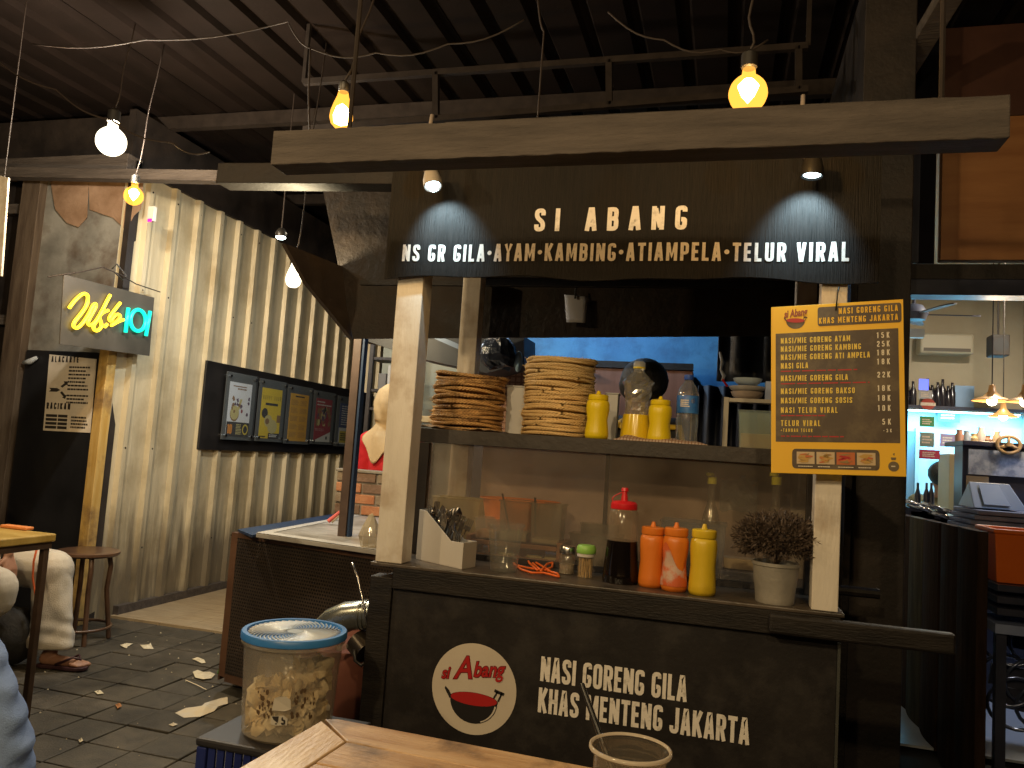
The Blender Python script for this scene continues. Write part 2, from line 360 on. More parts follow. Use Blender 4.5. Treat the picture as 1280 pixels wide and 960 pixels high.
def scrawl(mb, p, ux, uy, w, h, rows, mi=0, seed=0, fillp=0.8):
    """rows of tiny illegible print"""
    rd = random.Random(seed); ux = Vector(ux); uy = Vector(uy); p = Vector(p); rh = h/rows
    for r in range(rows):
        x = 0.0; end = w*rd.uniform(0.75, 1)
        while x < end:
            ww = min(rd.uniform(0.05, 0.16)*w, end-x)
            if ww < 0.01*w: break
            a = p + ux*x + uy*(h-(r+fillp)*rh); mb.add([a, a+ux*ww, a+ux*ww+uy*rh*fillp*0.7, a+uy*rh*fillp*0.7], [(0, 1, 2, 3)], mi)
            x += ww + 0.02*w
def rect(mb, p, ux, uy, x0, x1, y0, y1, mi=0, lift=0.0):
    ux = Vector(ux); uy = Vector(uy); n = ux.cross(uy).normalized(); p = Vector(p)+n*lift
    mb.add([p+ux*x0+uy*y0, p+ux*x1+uy*y0, p+ux*x1+uy*y1, p+ux*x0+uy*y1], [(0, 1, 2, 3)], mi)
def disc(mb, p, ux, uy, cx, cy, rx, ry, mi=0, lift=0.0, n=20, wob=0.0, seed=0, a0=0, a1=2*PI):
    ux = Vector(ux); uy = Vector(uy); nn = ux.cross(uy).normalized(); p = Vector(p)+nn*lift; rd = random.Random(seed)
    full = abs(a1-a0-2*PI) < 1e-6; cnt = n if full else n+1
    vs = []
    for j in range(cnt):
        t = a0+(a1-a0)*j/n; k = 1+rd.uniform(-wob, wob); vs.append(p+ux*(cx+rx*k*math.cos(t))+uy*(cy+ry*k*math.sin(t)))
    mb.add(vs, [tuple(range(cnt))], mi)
def fprint(txt, parent, m, name, p, ux, uy, size, off=0.0, shear=0.0, sx=1.0, lift=0.0, extr=0.0004, align='CENTER'):
    """words in the built-in face, turned into a mesh part"""
    cu = bpy.data.curves.new(name, 'FONT'); cu.body = txt; cu.size = size; cu.offset = off; cu.shear = shear; cu.extrude = extr; cu.align_x = align
    o = bpy.data.objects.new(name+'_t', cu); COL.objects.link(o)
    dg = bpy.context.evaluated_depsgraph_get(); me = bpy.data.meshes.new_from_object(o.evaluated_get(dg)); bpy.data.objects.remove(o); bpy.data.curves.remove(cu)
    ux = Vector(ux).normalized(); uy = Vector(uy).normalized(); n = ux.cross(uy)
    off3 = Vector((0, 0, 0)); q = parent
    while q is not None: off3 += q.location; q = q.parent
    c = Vector(p)-off3+n*lift
    me.transform(Matrix(((ux.x*sx, uy.x, n.x, c.x), (ux.y*sx, uy.y, n.y, c.y), (ux.z*sx, uy.z, n.z, c.z), (0, 0, 0, 1))))
    me.materials.clear(); me.materials.append(m)
    r = bpy.data.objects.new(name, me); COL.objects.link(r); r.parent = parent; return r
X3, Y3, Z3 = Vector((1, 0, 0)), Vector((0, 1, 0)), Vector((0, 0, 1))
# ================================================================== SETTING
# ---- floor with paving tiles
fl = MB().box(-7, 6, -3, 12, -0.12, -0.022).build('floor', M_GROUT); struct(fl)
T = 0.222
base_tiles = []
for k in range(3):
    for s in range(2):
        mb = MB(); g = 0.0035
        mb.box(g, T-g, g, T-g, -0.03, 0, rot=Euler((0, 0, 0.0)).to_matrix())
        base_tiles.append(mb.build('tile', M_TILE[k], fl, bevel=0.005))
rd = random.Random(3); cnt = 0
def lay(i, j):
    global cnt
    if cnt < 6: o = base_tiles[cnt]
    else: o = base_tiles[rd.randrange(6)].copy(); COL.objects.link(o); o.parent = fl
    cnt += 1
    o.location = (-2.48+i*T, 3.01+j*T, rd.uniform(-0.004, 0.0015)); o.rotation_euler = (rd.uniform(-.008, .008), rd.uniform(-.008, .008), rd.uniform(-.006, .006))
for j in range(-6, 7):
    for i in range(-9, 7): lay(i, j)
mb = MB()                                                          # the paving that lies outside the view or hidden
for i in range(-16, 14):
    for j in range(-22, 30):
        if -9 <= i < 7 and -6 <= j < 7: continue
        x = -2.48+i*T; y = 3.01+j*T
        if x < -4.5 and y > 4.2: continue
        if x < -1.2 and y > 4.5: continue
        mb.box(x+.0035, x+T-.0035, y+.0035, y+T-.0035, -0.03, 0)
stuff(mb.build('paving', M_TILE[0], fl))
# pale boards beyond the paving
for k in range(9):
    x0 = -3.99+k*0.2
    b_ = MB().box(x0, x0+0.197, 4.57, 9.4, -0.03, 0.012).build('floor_board', M_PLANKF, fl, bevel=0.002)
b_ = 0.085
# ---- roof of metal sheets over everything
def roofz(y): return 3.46 + 0.02*y
rf = thing('roof', 'dark brown corrugated metal roof above the whole food court', 'roof', (0, 2, 3.5))
for k in range(11):
    x0 = -6.5+k*1.0; mb = MB()
    prof = []
    for r in range(4):
        xx = x0+r*0.25; prof += [(xx, 0), (xx+.17, 0), (xx+.19, .035), (xx+.23, .035)]
    prof.append((x0+1.0, 0))
    vs = [];
    for y in (-3, 11): vs += [(x, y, roofz(y)+h+0.004*(k % 2)) for x, h in prof]
    n = len(prof); mb.add(vs, [(i, i+1, n+i+1, n+i) for i in range(n-1)])
    mb.build('roof_sheet', M_ROOF, rf)
for y in (0.8, 4.6, 6.4): MB().box(-6.5, 4.5, y, y+.06, roofz(y)-.1, roofz(y)-.008).build('purlin', M_PIPE, rf)
# steel truss of square pipes hanging below the roof
tr = thing('roof_truss', 'thin grey steel pipe truss running below the dark roof', 'truss', (-0.5, 3.6, 3.1))
a, b = at(380, 103, 'y', 3.6), at(1010, 58, 'y', 3.6); c, d = at(380, 162, 'y', 3.6), at(1010, 112, 'y', 3.6)
MB().bar(a, b, .03, .03).build('chord', M_PIPE, tr); MB().bar(c, d, .03, .03).build('chord', M_PIPE, tr)
for px in (567, 787, 1000):
    t = (px-380)/630; MB().bar(a.lerp(b, t), c.lerp(d, t), .03, .03).build('web_post', M_PIPE, tr)
for px in (380, 1010):
    t = (px-380)/630; p = a.lerp(b, t); MB().bar(p, (p.x, p.y, 3.53), .02, .02).build('hanger', M_PIPE, tr)
# sloping timber on the upper right and a blue skylight gap
mb = MB(); p, q = at(1100, 140, 'y', 3.9), at(1190, -10, 'y', 3.2); mb.bar(p, q, .09, .05)
tag(mb.build('sloping_beam', M_BEAM, bevel=.004), 'sloping dark brown timber rising to the upper right behind the long beam', 'beam')
mb = MB(); q4 = [at(x, y, 'y', 4.0) for x, y in ((1084, 134), (1090, 133), (1105, 66), (1092, 62), (1083, 96))]; mb.slab(q4, (0, 1, 0), .01)
tag(mb.build('skylight', mat('blue night sky panel', (0.02, 0.05, 0.12), 0.3, emis=(0.10, 0.26, 0.75), estr=0.55)), 'narrow torn blue skylight gap above the long beam', 'skylight')
mb = MB(); q4 = [at(x, y, 'y', 4.0) for x, y in ((1119, 14), (1125, 12), (1130, -6), (1123, -6))]; mb.slab(q4, (0, 1, 0), .01)
tag(mb.build('skylight', MC['blue night sky panel']), 'tiny blue skylight gap at the top edge of the picture', 'skylight')

# ---- left wall of zinc sheets
wl = thing('corrugated_wall', 'tall ribbed zinc sheet wall lit yellow along the left', 'wall', (-4, 6.8, 0))
per = 0.262; y0 = 4.29
for k in range(10):
    mb = MB(); prof = []; nn = 2; off = 0.004*(k % 2)
    for r in range(nn):
        yy = y0+(k*nn+r)*per; prof += [(yy, 0), (yy+.05, 0.002), (yy+.1, 0), (yy+.188, 0), (yy+.200, .036), (yy+.240, .036), (yy+.252, 0)]
    prof.append((y0+(k+1)*nn*per+.008, 0))
    zs = [0.0, .25, .5, 1, 1.5, 2, 2.5, 2.8, 3.06]; n = len(prof); vs = []
    for z in zs:
        for y, h in prof: vs.append((-4+h+off+0.004*mn.noise(Vector((y*3, z*2, k))), y, z))
    mb.add(vs, [(r*n+i, r*n+i+1, (r+1)*n+i+1, (r+1)*n+i) for r in range(len(zs)-1) for i in range(n-1)])
    o = mb.build('metal_sheet', M_ZINC, wl)
    for r in range(nn):
        for z in (.35, 1.2, 2.1, 2.9):
            pass
mb = MB()
for k in range(12):
    for z in (.45, 1.15, 2.25, 2.95):
        yy = y0+k*per*1.0+.225; mb.ball((-3.965, yy, z), (.006, .008, .008), 6)
mb.build('screw', M_PIPE, wl); wl.children[-1]['kind'] = 'stuff'
MB().box(-4.0, -3.955, 4.6, 9.5, 0.0, .07).build('skirting', M_BEAM, wl)

MB().box(-4.03, -3.975, 4.29, 9.55, 3.062, 3.46).build('upper_board', M_DARK, wl)
# ---- door wall
dw = thing('door_wall', 'patched dark timber wall with a black door at the far left', 'wall', (-4.7, 4.3, 0))
M_OLDTIN = mat('peeling grey tin', (0.17, 0.17, 0.16), 0.55, 0.2, col2=(0.33, 0.33, 0.31), nscale=3.2, bump=0.35, bscale=12, dirt=(0.10, 0.065, 0.045), dscale=2.6)
M_TORN = mat('torn brown paper', (0.20, 0.12, 0.07), 0.8, col2=(0.33, 0.22, 0.15), nscale=5, bump=0.3)
MB().box(-4.76, -4.0, 4.33, 4.37, 1.78, 3.0).build('tin_panel', M_OLDTIN, dw)
MB().box(-6.4, -4.0, 4.38, 4.44, 0, 3.46).build('backing_board', M_DARK, dw)
d_ = MB().box(-4.68, -4.04, 4.3, 4.335, 0.03, 1.775).build('door', mat('black door paint', (0.010, 0.010, 0.011), 0.35, col2=(0.018, 0.018, 0.02), nscale=2), dw, bevel=.003)
h = at(38, 452, 'y', 4.28); mb = MB(); mb.tube([h+Vector((-.06, 0, -.01)), h, h+Vector((.05, 0, .03))], [.012, .022, .012], 6)
mb.build('cloth_strip', plain('pale cloth strip', (.45, .5, .55), .7), d_, smooth=True)
MB().box(-4.86, -4.70, 4.27, 4.4, 0, 3.0).build('door_post', mat('brown jamb', (0.06, 0.042, 0.03), 0.6, col2=(0.12, 0.09, 0.065), nscale=4, stretch=(5, 5, .6), bump=.3), dw, bevel=.004)
MB().box(-4.03, -3.958, 4.262, 4.34, 0, 1.80).build('door_post', mat('yellow painted timber', (0.45, 0.27, 0.06), 0.55, col2=(0.56, 0.38, 0.13), nscale=5, stretch=(5, 5, .6), bump=.3, dirt=(.2, .12, .05), dscale=5), dw, bevel=.004)
for z in (0.35, 1.12, 1.95, 2.75): MB().box(-6.3, -4.88, 4.31, 4.37, z, z+.07).build('rail', M_BEAM, dw, bevel=.003)
for x in (-5.9, -5.25): MB().box(x, x+.06, 4.32, 4.36, .42, 2.75).build('stile', M_BEAM, dw, bevel=.003)
MB().box(-6.4, -3.94, 4.22, 4.36, 3.0, 3.12).build('top_plate', M_BEAM, dw, bevel=.004)
# torn paper hanging off the tin
for pts in ([(62, 222), (112, 218), (109, 272), (98, 284), (84, 279), (70, 262)], [(112, 222), (180, 224), (177, 262), (168, 270), (158, 288), (141, 272), (128, 268), (112, 262)]):
    mb = MB(); q = [at(x, y, 'y', 4.315) for x, y in pts]
    q = [Vector((p.x, 4.315+.012*mn.noise(p*4), p.z)) for p in q]; mb.slab(q, (0, -1, 0), .004); mb.build('torn_paper', M_TORN, dw)
# pillar end between door wall and corrugated wall with a red indicator box
MB().box(-3.984, -3.94, 4.30, 4.36, 1.8, 3.1).build('corner_trim', M_DARK, dw)
ib = thing('indicator_box', 'small white switch box with a red light beside the upper amber bulb', 'switch box', at(187, 276, 'y', 4.2))
c = ib.location; MB().box(c.x-.025, c.x+.025, c.y, c.y+.03, c.z, c.z+.1).build('housing', plain('white plastic', (.55, .53, .5), .4), ib, bevel=.004)
MB().box(c.x-.012, c.x+.018, c.y-.006, c.y-.001, c.z-.008, c.z+.012).build('indicator', mat('pink led', (.5, .0, .2), .4, emis=(1, .02, .25), estr=1.6), ib)

# ---- upper left lower beam
mb = MB(); a, b = at(280, 221, 'y', 2.75), at(500, 222, 'y', 2.75); mb.bar(a, b, .10, .085)
tag(mb.build('short_beam', M_DARK, bevel=.004), 'short brown box beam end below the left end of the long beam', 'beam')
mb = MB(); a, b = at(-40, 216, 'y', 4.15), at(285, 222, 'y', 4.15); mb.bar(a, b, .08, .07)
tag(mb.build('wall_plate_beam', M_BEAM, bevel=.004), 'dim horizontal beam along the top of the door wall', 'beam')

# ---- long beam over the stall
lb = MB(); a, b = at(350, 191, 'y', 1.80), at(1255, 155, 'y', 1.80)
zc = (a.z+b.z)/2
n = 60; vs = []; rdb = random.Random(5)
for i in range(n+1):
    x = a.x+(b.x-a.x)*i/n; j = rdb.uniform(-.0012, .0012)
    vs += [(x, 1.76, zc-.047+j), (x, 1.84, zc-.047), (x, 1.84, zc+.047), (x, 1.76, zc+.047-abs(j)*2)]
fs = [(4*i+k, 4*i+(k+1) % 4, 4*i+4+(k+1) % 4, 4*i+4+k) for i in range(n) for k in range(4)] + [(0, 1, 2, 3), (4*n+3, 4*n+2, 4*n+1, 4*n)]
lb.add(vs, fs); tag(lb.build('long_beam', M_BEAM, bevel=.003), 'long rough brown timber beam across the top in front of the stall sign', 'beam')
for x in (a.x+.2, b.x-.12):
    tag(MB().tube([(x, 1.80, zc+.05), (x, 1.80, 3.46)], .006, 6).build('hanging_rod', M_PIPE), 'thin steel rod holding the %s end of the long beam' % ('left' if x < -.5 else 'right'), 'rod')

# ---- dark frame, wall and void right of the stall
dk = thing('dark_post', 'broad black timber column right of the stall behind the menu board', 'column', (.62, 3.45, 0))
MB().box(.49, .69, 3.4, 3.6, 0, 3.45).build('shaft', M_DARK, dk, bevel=.004)
MB().box(.46, .488, 3.36, 3.5, 0, 2.6).build('edge_board', M_BLACKWOOD, dk, bevel=.003)
tag(MB().box(.375, .435, 3.42, 3.47, 0.35, .96).build('white_leg', mat('cream leg', (.45, .42, .34), .6, col2=(.52, .49, .4), nscale=6)), 'narrow cream post seen in the dark gap right of the white right post', 'post')
tag(MB().box(.375, .435, 3.42, 3.47, 1.02, 1.08).build('blue_block', plain('pale blue plastic', (.22, .35, .62), .5)), 'small pale blue block above the narrow cream post', 'block')

# ---- side fence of dark boards by the shop (runs in depth)
sf = thing('dark_fence', 'dark brown board screen running back toward the shop at right', 'fence', (1.06, 4.5, 0))
ys = [3.72, 4.02, 4.34, 4.66, 4.98, 5.3]
for i in range(5):
    y0_, y1_ = ys[i], ys[i+1]-.006
    if i == 1: y1_ -= .04
    mbq = MB(); nn = 6; vs = []
    for k in range(nn+1):
        y = y0_+(y1_-y0_)*k/nn; bulge = .014*math.sin(PI*k/nn)
        vs += [(1.03-bulge, y, 0), (1.03-bulge, y, 1.10-.004*i), (1.07, y, 1.10-.004*i), (1.07, y, 0)]
    mbq.add(vs, [(4*k+a, 4*k+(a+1) % 4, 4*k+4+(a+1) % 4, 4*k+4+a) for k in range(nn) for a in range(4)] + [(0, 1, 2, 3), (4*nn+3, 4*nn+2, 4*nn+1, 4*nn)])
    mbq.build('board', mat(['dark rolled board', 'olive board'][i % 2 if i > 1 else 0], [(0.018, 0.011, 0.008), (0.035, 0.032, 0.022)][i % 2 if i > 1 else 0], .85, col2=[(0.045, 0.028, 0.020), (.075, .068, .046)][i % 2 if i > 1 else 0], nscale=5, spec=.08, stretch=(4, 4, .5), bump=.3), sf)

# ---- shop front and shop interior (right)
shop = thing('shop', 'lit shop interior with cream walls and a cyan lit back wall at right', 'shop', (1.9, 6, 0))
M_SHOPW = mat('cream shop wall', (.40, .34, .25), .8, col2=(.46, .40, .30), nscale=2, bump=.1)
M_SHOPLOW = mat('white glossy splash wall', (.50, .62, .66), .4, col2=(.42, .54, .60), nscale=3)
MB().box(.6, 4.6, 8.2, 8.3, 1.98, 3.3).build('upper_wall', M_SHOPW, shop)
MB().box(.6, 4.6, 8.2, 8.3, 0, 1.975).build('lower_wall', M_SHOPLOW, shop)
MB().box(.6, 4.6, 4.3, 8.4, 3.23, 3.27).build('ceiling', M_SHOPW, shop)
MB().box(.62, .70, 4.35, 8.2, 0, 3.22).build('side_wall', M_SHOPW, shop)
MB().box(2.62, 2.70, 5.2, 8.19, 0, 3.22).build('side_wall', M_SHOPW, shop)
MB().box(.705, 4.5, 4.35, 8.19, 0.0, .012).build('shop_floor', mat('pale blue floor tile', (.32, .36, .42), .3, col2=(.4, .44, .5), nscale=2), shop)
M_FRAME = mat('dark blue window frame', (.03, .035, .06), .3, col2=(.05, .055, .09), nscale=4)
MB().box(.66, 3.4, 3.98, 4.10, 2.16, 2.235).build('window_beam', M_FRAME, shop, bevel=.004)
MB().box(.66, 3.4, 4.0, 4.12, 2.24, 2.31).build('lintel', M_DARK, shop)
mpl = mat('orange brown plywood', (.28, .115, .038), .5, col2=(.37, .17, .06), nscale=3, stretch=(.6, 1, 5), bump=.1)
MB().box(.925, 3.4, 3.96, 4.02, 2.32, 3.0).build('plywood_panel', mpl, shop, bevel=.003)
MB().box(.925, 3.4, 3.965, 4.02, 3.005, 3.45).build('plywood_panel', mat('dark red stained plywood', (.05, .018, .012), .5, col2=(.08, .03, .018), nscale=3), shop, bevel=.003)
MB().box(.66, .915, 4.03, 4.08, 2.32, 3.45).build('dark_glass', mat('dark glass', (.01, .01, .014), .08), shop)
MB().box(.78, .84, 4.0, 4.03, 2.32, 3.0).build('mullion', M_FRAME, shop)
g = MB().box(.80, .806, 4.1, 6.0, 1.15, 2.2).build('glass_pane', clear('shop glass', haze=.02, gloss=.03), shop)
# door
MB().box(1.50, 1.72, 8.15, 8.19, .02, 1.75).build('door', mat('teal grey door', (.12, .17, .2), .4), shop, bevel=.004)
MB().box(1.72, 1.75, 8.13, 8.19, .02, 1.78).build('door_frame', plain('frame grey', (.35, .4, .4), .5), shop)
# ================================================================== LAMPS
M_CAP = mat('black lamp socket', (.02, .018, .016), .4)
M_CORD = mat('brown cable', (.030, .020, .016), .7)
GA = clear('amber glass', tint=(1, .72, .35), body=(1, .45, .06), haze=.10, gloss=.04)
def glassglow(name, col, s, base):
    if name in MC: return MC[name]
    m = glow(name, col, s); nt = m.node_tree; N = nt.nodes; L = nt.links
    t = [n for n in N if n.type == 'BSDF_TRANSPARENT'][0]; t.inputs[0].default_value = (*base, 1); return m
def bulb(kind, loc, r, energy, col, label, ctop, core=22.0, amber=True, group=None, lampr=.03):
    loc = Vector(loc); t = thing('bulb_lamp', label, 'light bulb', loc, group)
    gl = glassglow('amber bulb glass' if amber else 'clear bulb glass', (1, .46, .07) if amber else (1, .85, .6), .85 if amber else 1.6, (1, .8, .45) if amber else (1, 1, 1))
    if kind == 'globe': prof = [(0, -r)] + [(r*math.sin(a), -r*math.cos(a)) for a in [PI*k/14 for k in range(1, 12)]] + [(r*.36, r*.98), (r*.32, r*1.35)]
    else: prof = [(0, -r*1.35), (r*.5, -r*1.25), (r*.85, -r*.9), (r, -r*.4), (r*.95, .1*r), (r*.75, r*.8), (r*.5, r*1.5), (r*.42, r*1.9)]
    top = prof[-1][1]
    MB().lathe(prof, loc, 20).build('glass', gl, t, smooth=True)
    hc = glow('hot filament' if amber else 'hot white core', (1, .72, .33) if amber else (1, .93, .78), core)
    if kind == 'globe': cp = [(0, -r*.55), (r*.35, -r*.1), (r*.55, r*.4), (r*.25, r*.75), (0, r*.85)] if amber else [(0, -r*.85), (r*.6, -r*.6), (r*.85, 0), (r*.6, r*.6), (0, r*.9)]
    else: cp = [(0, -r*1.1), (r*.6, -r*.8), (r*.7, -.2*r), (r*.5, r*.5), (0, r*.9)]
    MB().lathe(cp, loc, 14).build('filament', hc, t, smooth=True)
    MB().lathe([(r*.33, top), (r*.42, top+.004), (r*.42, top+r*.8), (r*.2, top+r*1.0), (0, top+r*1.0)], loc, 12).build('socket', M_CAP, t, smooth='auto')
    pts = [loc+Vector((0, 0, top+r*.95))]; ct = Vector(ctop)
    p0 = pts[0]
    for k in range(1, 9):
        u = k/8; p = p0.lerp(ct, u); p.x += .012*math.sin(u*9)*(1-u); pts.append(p)
    MB().tube(pts, .0035, 5).build('cord', M_CORD, t, smooth=True)
    lamp('bulb_light', loc, energy, col, lampr, t)
    return t
pA = at(139, 177, 'y', 3.2); pB = at(427, 142, 'y', 1.98); pC = at(935, 117, 'y', 1.98); pD = at(167, 245, 'y', 3.4); pE = at(367, 347, 'y', 3.2); pF = at(351, 297, 'y', 4.4)
bulb('globe', pA, .074, 72, (1, .88, .70), 'round white hot globe bulb hanging alone at the upper left', pA+Vector((.02, .05, .66)), core=16, amber=False)
bulb('drop', pB, .034, 3, WARM, 'teardrop amber bulb above the left end of the long beam', at(470, -10, 'y', 2.1))
bulb('globe', pC, .048, 3.5, WARM, 'round amber globe bulb above the right half of the long beam', at(941, -20, 'y', 2.0))
bulb('globe', pD, .050, 26, (1, .70, .36), 'small round amber bulb glowing above the neon sign', pD+Vector((.0, .1, .9)))
bulb('drop', pE, .036, 30, (1, .82, .50), 'teardrop bulb hanging in front of the ribbed zinc wall', pE+Vector((.0, .1, 1.2)), core=26, amber=False)
# small white led spot on the wall side
t = thing('led_downlight', 'tiny white led light shining in front of the zinc wall', 'light', pF)
MB().lathe([(0, -.012), (.022, -.008), (.030, .0), (.030, .02), (0, .024)], pF, 14).build('lens', glow('led white', (.85, 1, .95), 12), t, smooth=True)
MB().lathe([(.033, .004), (.038, .03), (.02, .06), (0, .06)], pF, 14).build('housing', M_CAP, t, smooth=True)
MB().tube([pF+Vector((0, 0, .05)), pF+Vector((0, 0, 1.0))], .004, 5).build('cord', M_CORD, t)
lamp('led_light', pF, 42, (.85, .95, 1), .02, t)
# the same string of bulbs goes on over the tables, behind the photographer
for i, (x, y, z, e) in enumerate([(-1.35, -0.25, 2.5, 92), (0.35, -0.45, 2.5, 56), (-2.9, 0.9, 2.55, 50), (-0.55, -1.7, 2.5, 62)]):
    bulb('globe', (x, y, z), .048, e, (1, .91, .87), ['round bulb of the string over the tables, nearest the photographer', 'round bulb of the string over the tables, to the right rear',
         'round bulb of the string over the left tables', 'round bulb of the string, farthest behind the tables'][i], (x, y, 3.45), group='string bulbs over the tables', lampr=.04)
# cables sagging under the roof
def cable(pts, label, r=.0038):
    n = len(pts); P = []
    for i in range(n-1):
        for k in range(6):
            u = k/6; p = pts[i].lerp(pts[i+1], u); p = p+Vector((0, 0, -.03*math.sin(PI*u))); P.append(p)
    P.append(pts[-1]); tag(MB().tube(P, r, 5).build('cable', M_CORD, smooth=True), label, 'cable')
cable([at(x, y, 'y', 2.9) for x, y in ((-10, 70), (70, 112), (140, 150), (215, 178), (262, 190))], 'slack cable crossing behind the white globe bulb at upper left')
cable([at(x, y, 'y', 3.0) for x, y in ((40, 55), (180, 50), (360, 27), (392, 62), (470, 66), (560, 55), (655, 25))], 'thin cable sagging along the roof from the left to the centre')
cable([at(x, y, 'y', 3.0) for x, y in ((672, -5), (680, 40), (672, 150))], 'thin cable hanging down between the two truss posts', .004)
cable([at(x, y, 'y', 3.0) for x, y in ((760, 15), (830, 50), (900, 62), (960, 50))], 'thin cable sagging behind the round amber bulb', .004)
cable([at(x, y, 'y', 2.7) for x, y in ((388, 60), (386, 130), (392, 215))], 'straight faint cable dropping to the short brown beam', .004)
# two spotlights on the sign
for i, (px, py, lab) in enumerate([(541, 232, 'left cool white spotlight under the long beam shining on the sign'), (1015, 219, 'right cool white spotlight under the long beam shining on the sign')]):
    p = at(px, py, 'y', 2.335); t = thing('spotlight', lab, 'spotlight', p)
    ax = Vector((.30 if i == 0 else -.05, -.28 if i == 0 else -.06, -1)).normalized(); al = Vector((.12 if i == 0 else -.05, .95, -1)).normalized(); q = ax.to_track_quat('-Z', 'Y').to_matrix()
    mb = MB(); mb.lathe([(.0, .001), (.024, .001)], (0, 0, 0), 18); mb.v = [p+q @ v for v in mb.v]; mb.build('lens', glow('spot lens', (.75, .95, 1), 9), t)
    mb = MB(); mb.lathe([(.028, -.004), (.031, -.004), (.031, .02), (.022, .055), (0, .06)], (0, 0, 0), 18); mb.lathe([(.024, .004), (.028, -.004)], (0, 0, 0), 18)
    mb.v = [p+q @ v for v in mb.v]; mb.build('housing', M_CAP if i else mat('grey spot body', (.3, .28, .26), .5), t, smooth='auto')
    mb = MB(); mb.tube([p-q @ Vector((0, 0, -.03))+Vector((-.02, 0, .02)), p+Vector((-.035, -.01, .06)), p+Vector((-.03, .02, .25))], .007, 6); mb.build('bracket', plain('grey conduit', (.35, .3, .27), .5), t, smooth=True)
    lamp('spot_light', p+ax*.012, 9 if i == 0 else 10, (.58, .86, 1), .01, t, 'SPOT', al, math.radians(92), .8)

# ================================================================== NEON SIGN
P0 = at(79, 386, 'y', 3.66); P1 = at(190, 408, 'x', -3.885)
nx = Vector((P1.x-P0.x, P1.y-P0.y, 0)).normalized(); nn = nx.cross(Z3)         # nn faces the room
if nn.x < 0: nn = -nn
def onp(px, py, off=0.0, P=P0, n=None):
    n = n or nn
    d = RT*((px-640)/FPX) - UP*((py-480)/FPX) + FW
    return CAM + d*((P+n*off-CAM).dot(n)/d.dot(n))
ns = thing('neon_sign', 'clear panel with yellow neon handwriting and teal neon 101 hung on a wire', 'neon sign', (P0+P1)/2)
q4 = [onp(80, 343), onp(193, 372), onp(187, 445), onp(75, 430)]
MB().slab(q4, -nn, .008).build('panel', mat('smoky acrylic panel', (.060, .055, .045), .4, col2=(.09, .08, .065), nscale=3), ns, bevel=.001)
def cz(pts): return [onp(70+x/9.6, 340+y/9.6, .018) for x, y in pts]
def crv(pts, k=6):
    P = cz(pts); out = []
    for i in range(len(P)-1):
        a = P[max(i-1, 0)]; b = P[i]; c = P[i+1]; d = P[min(i+2, len(P)-1)]
        for j in range(k):
            t = j/k; out.append(.5*((2*b)+(c-a)*t+(2*a-5*b+4*c-d)*t*t+(3*b-a-3*c+d)*t**3))
    out.append(P[-1]); return out
NY = mat('yellow neon tube', (.35, .22, .01), .4, emis=(1, .66, .03), estr=2.4); NT = mat('teal neon tube', (.01, .3, .22), .4, emis=(.005, .90, .58), estr=1.3)
for st in ([(160, 430), (220, 350), (300, 275), (352, 262), (382, 300), (365, 400), (300, 500), (222, 600), (215, 655), (262, 668), (330, 600), (395, 500), (445, 400), (475, 385), (470, 430), (400, 560), (385, 610), (410, 638), (470, 600), (545, 480), (600, 370), (650, 275)],
           [(560, 450), (490, 580), (450, 650), (465, 695), (505, 700), (545, 650), (535, 590), (520, 540), (560, 490), (625, 460)], [(585, 660), (612, 625), (600, 640)],
           [(770, 370), (700, 460), (642, 545), (655, 585), (700, 530), (745, 508), (770, 540), (730, 590), (665, 640), (740, 600), (810, 572)]):
    MB().tube(crv(st), .0105, 8).build('neon_stroke', NY, ns, smooth=True)
for st in ([(868, 430), (835, 725)], [(1130, 470), (1080, 765)]): MB().tube(cz(st), .0125, 8).build('neon_digit', NT, ns, smooth=True)
MB().tube(cz([(985+90*math.cos(a), 580+128*math.sin(a)) for a in [2*PI*k/28 for k in range(28)]]), .0125, 8, closed=True).build('neon_digit', NT, ns, smooth=True)
MB().tube([onp(60, 346, .0), onp(100, 340, 0), onp(128, 334, .01), onp(150, 343, .01), onp(170, 355, 0), onp(200, 365, -.02)], .004, 5).build('hanging_wire', M_CORD, ns, smooth=True)
MB().tube([onp(140, 336, .0), onp(146, 330, .01), onp(158, 345, .02), onp(153, 350, .02), onp(143, 340, .01)], .005, 5).build('cable_loop', M_CAP, ns, smooth=True)

q = [at(-14, 216, 'y', 2.9), at(10, 222, 'y', 2.9), at(1, 345, 'y', 2.9), at(-22, 342, 'y', 2.9)]
wp = thing('hanging_sheet', 'pale hanging panel just showing at the upper left edge of the picture', 'panel', q[3])
MB().slab(q, (0, 1, 0), .012).build('panel', M_POST, wp, bevel=.002); MB().tube([q[1]+Vector((-.03, .006, 0)), q[1]+Vector((-.03, .006, .9))], .003, 5).build('string', M_CORD, wp)
# ================================================================== POSTER ON THE DOOR
M_PAPER = mat('yellowed paper', (.62, .55, .45), .8, col2=(.70, .63, .52), nscale=5); M_INK = mat('black ink', (.03, .025, .022), .7)
ps = thing('door_poster', 'cream printed paper menu with black arrows taped on the black door', 'poster', at(88, 492, 'y', 4.296))
pc = [at(62, 443, 'y', 4.296), at(121, 449, 'y', 4.296), at(113, 541, 'y', 4.296), at(54, 538, 'y', 4.296)]
MB().slab(pc, (0, -1, 0), .0015).build('sheet', M_PAPER, ps)
o_ = pc[3]+Vector((0, -.003, 0)); ux = (pc[2]-pc[3]); uy = (pc[0]-pc[3])   # unit square to the sheet
mb = MB(); L_ = lambda x, y: o_+ux*x+uy*y
def lt(s, x, y, h, w_, wt=.24): letters(mb, s, L_(x, y), ux, uy, h*uy.length, width=w_*ux.length, wt=wt, sx=.9, lift=.0)
lt('ALACARTE', .06, .90, .075, .58); lt('RACIKAN', .04, .285, .08, .5)
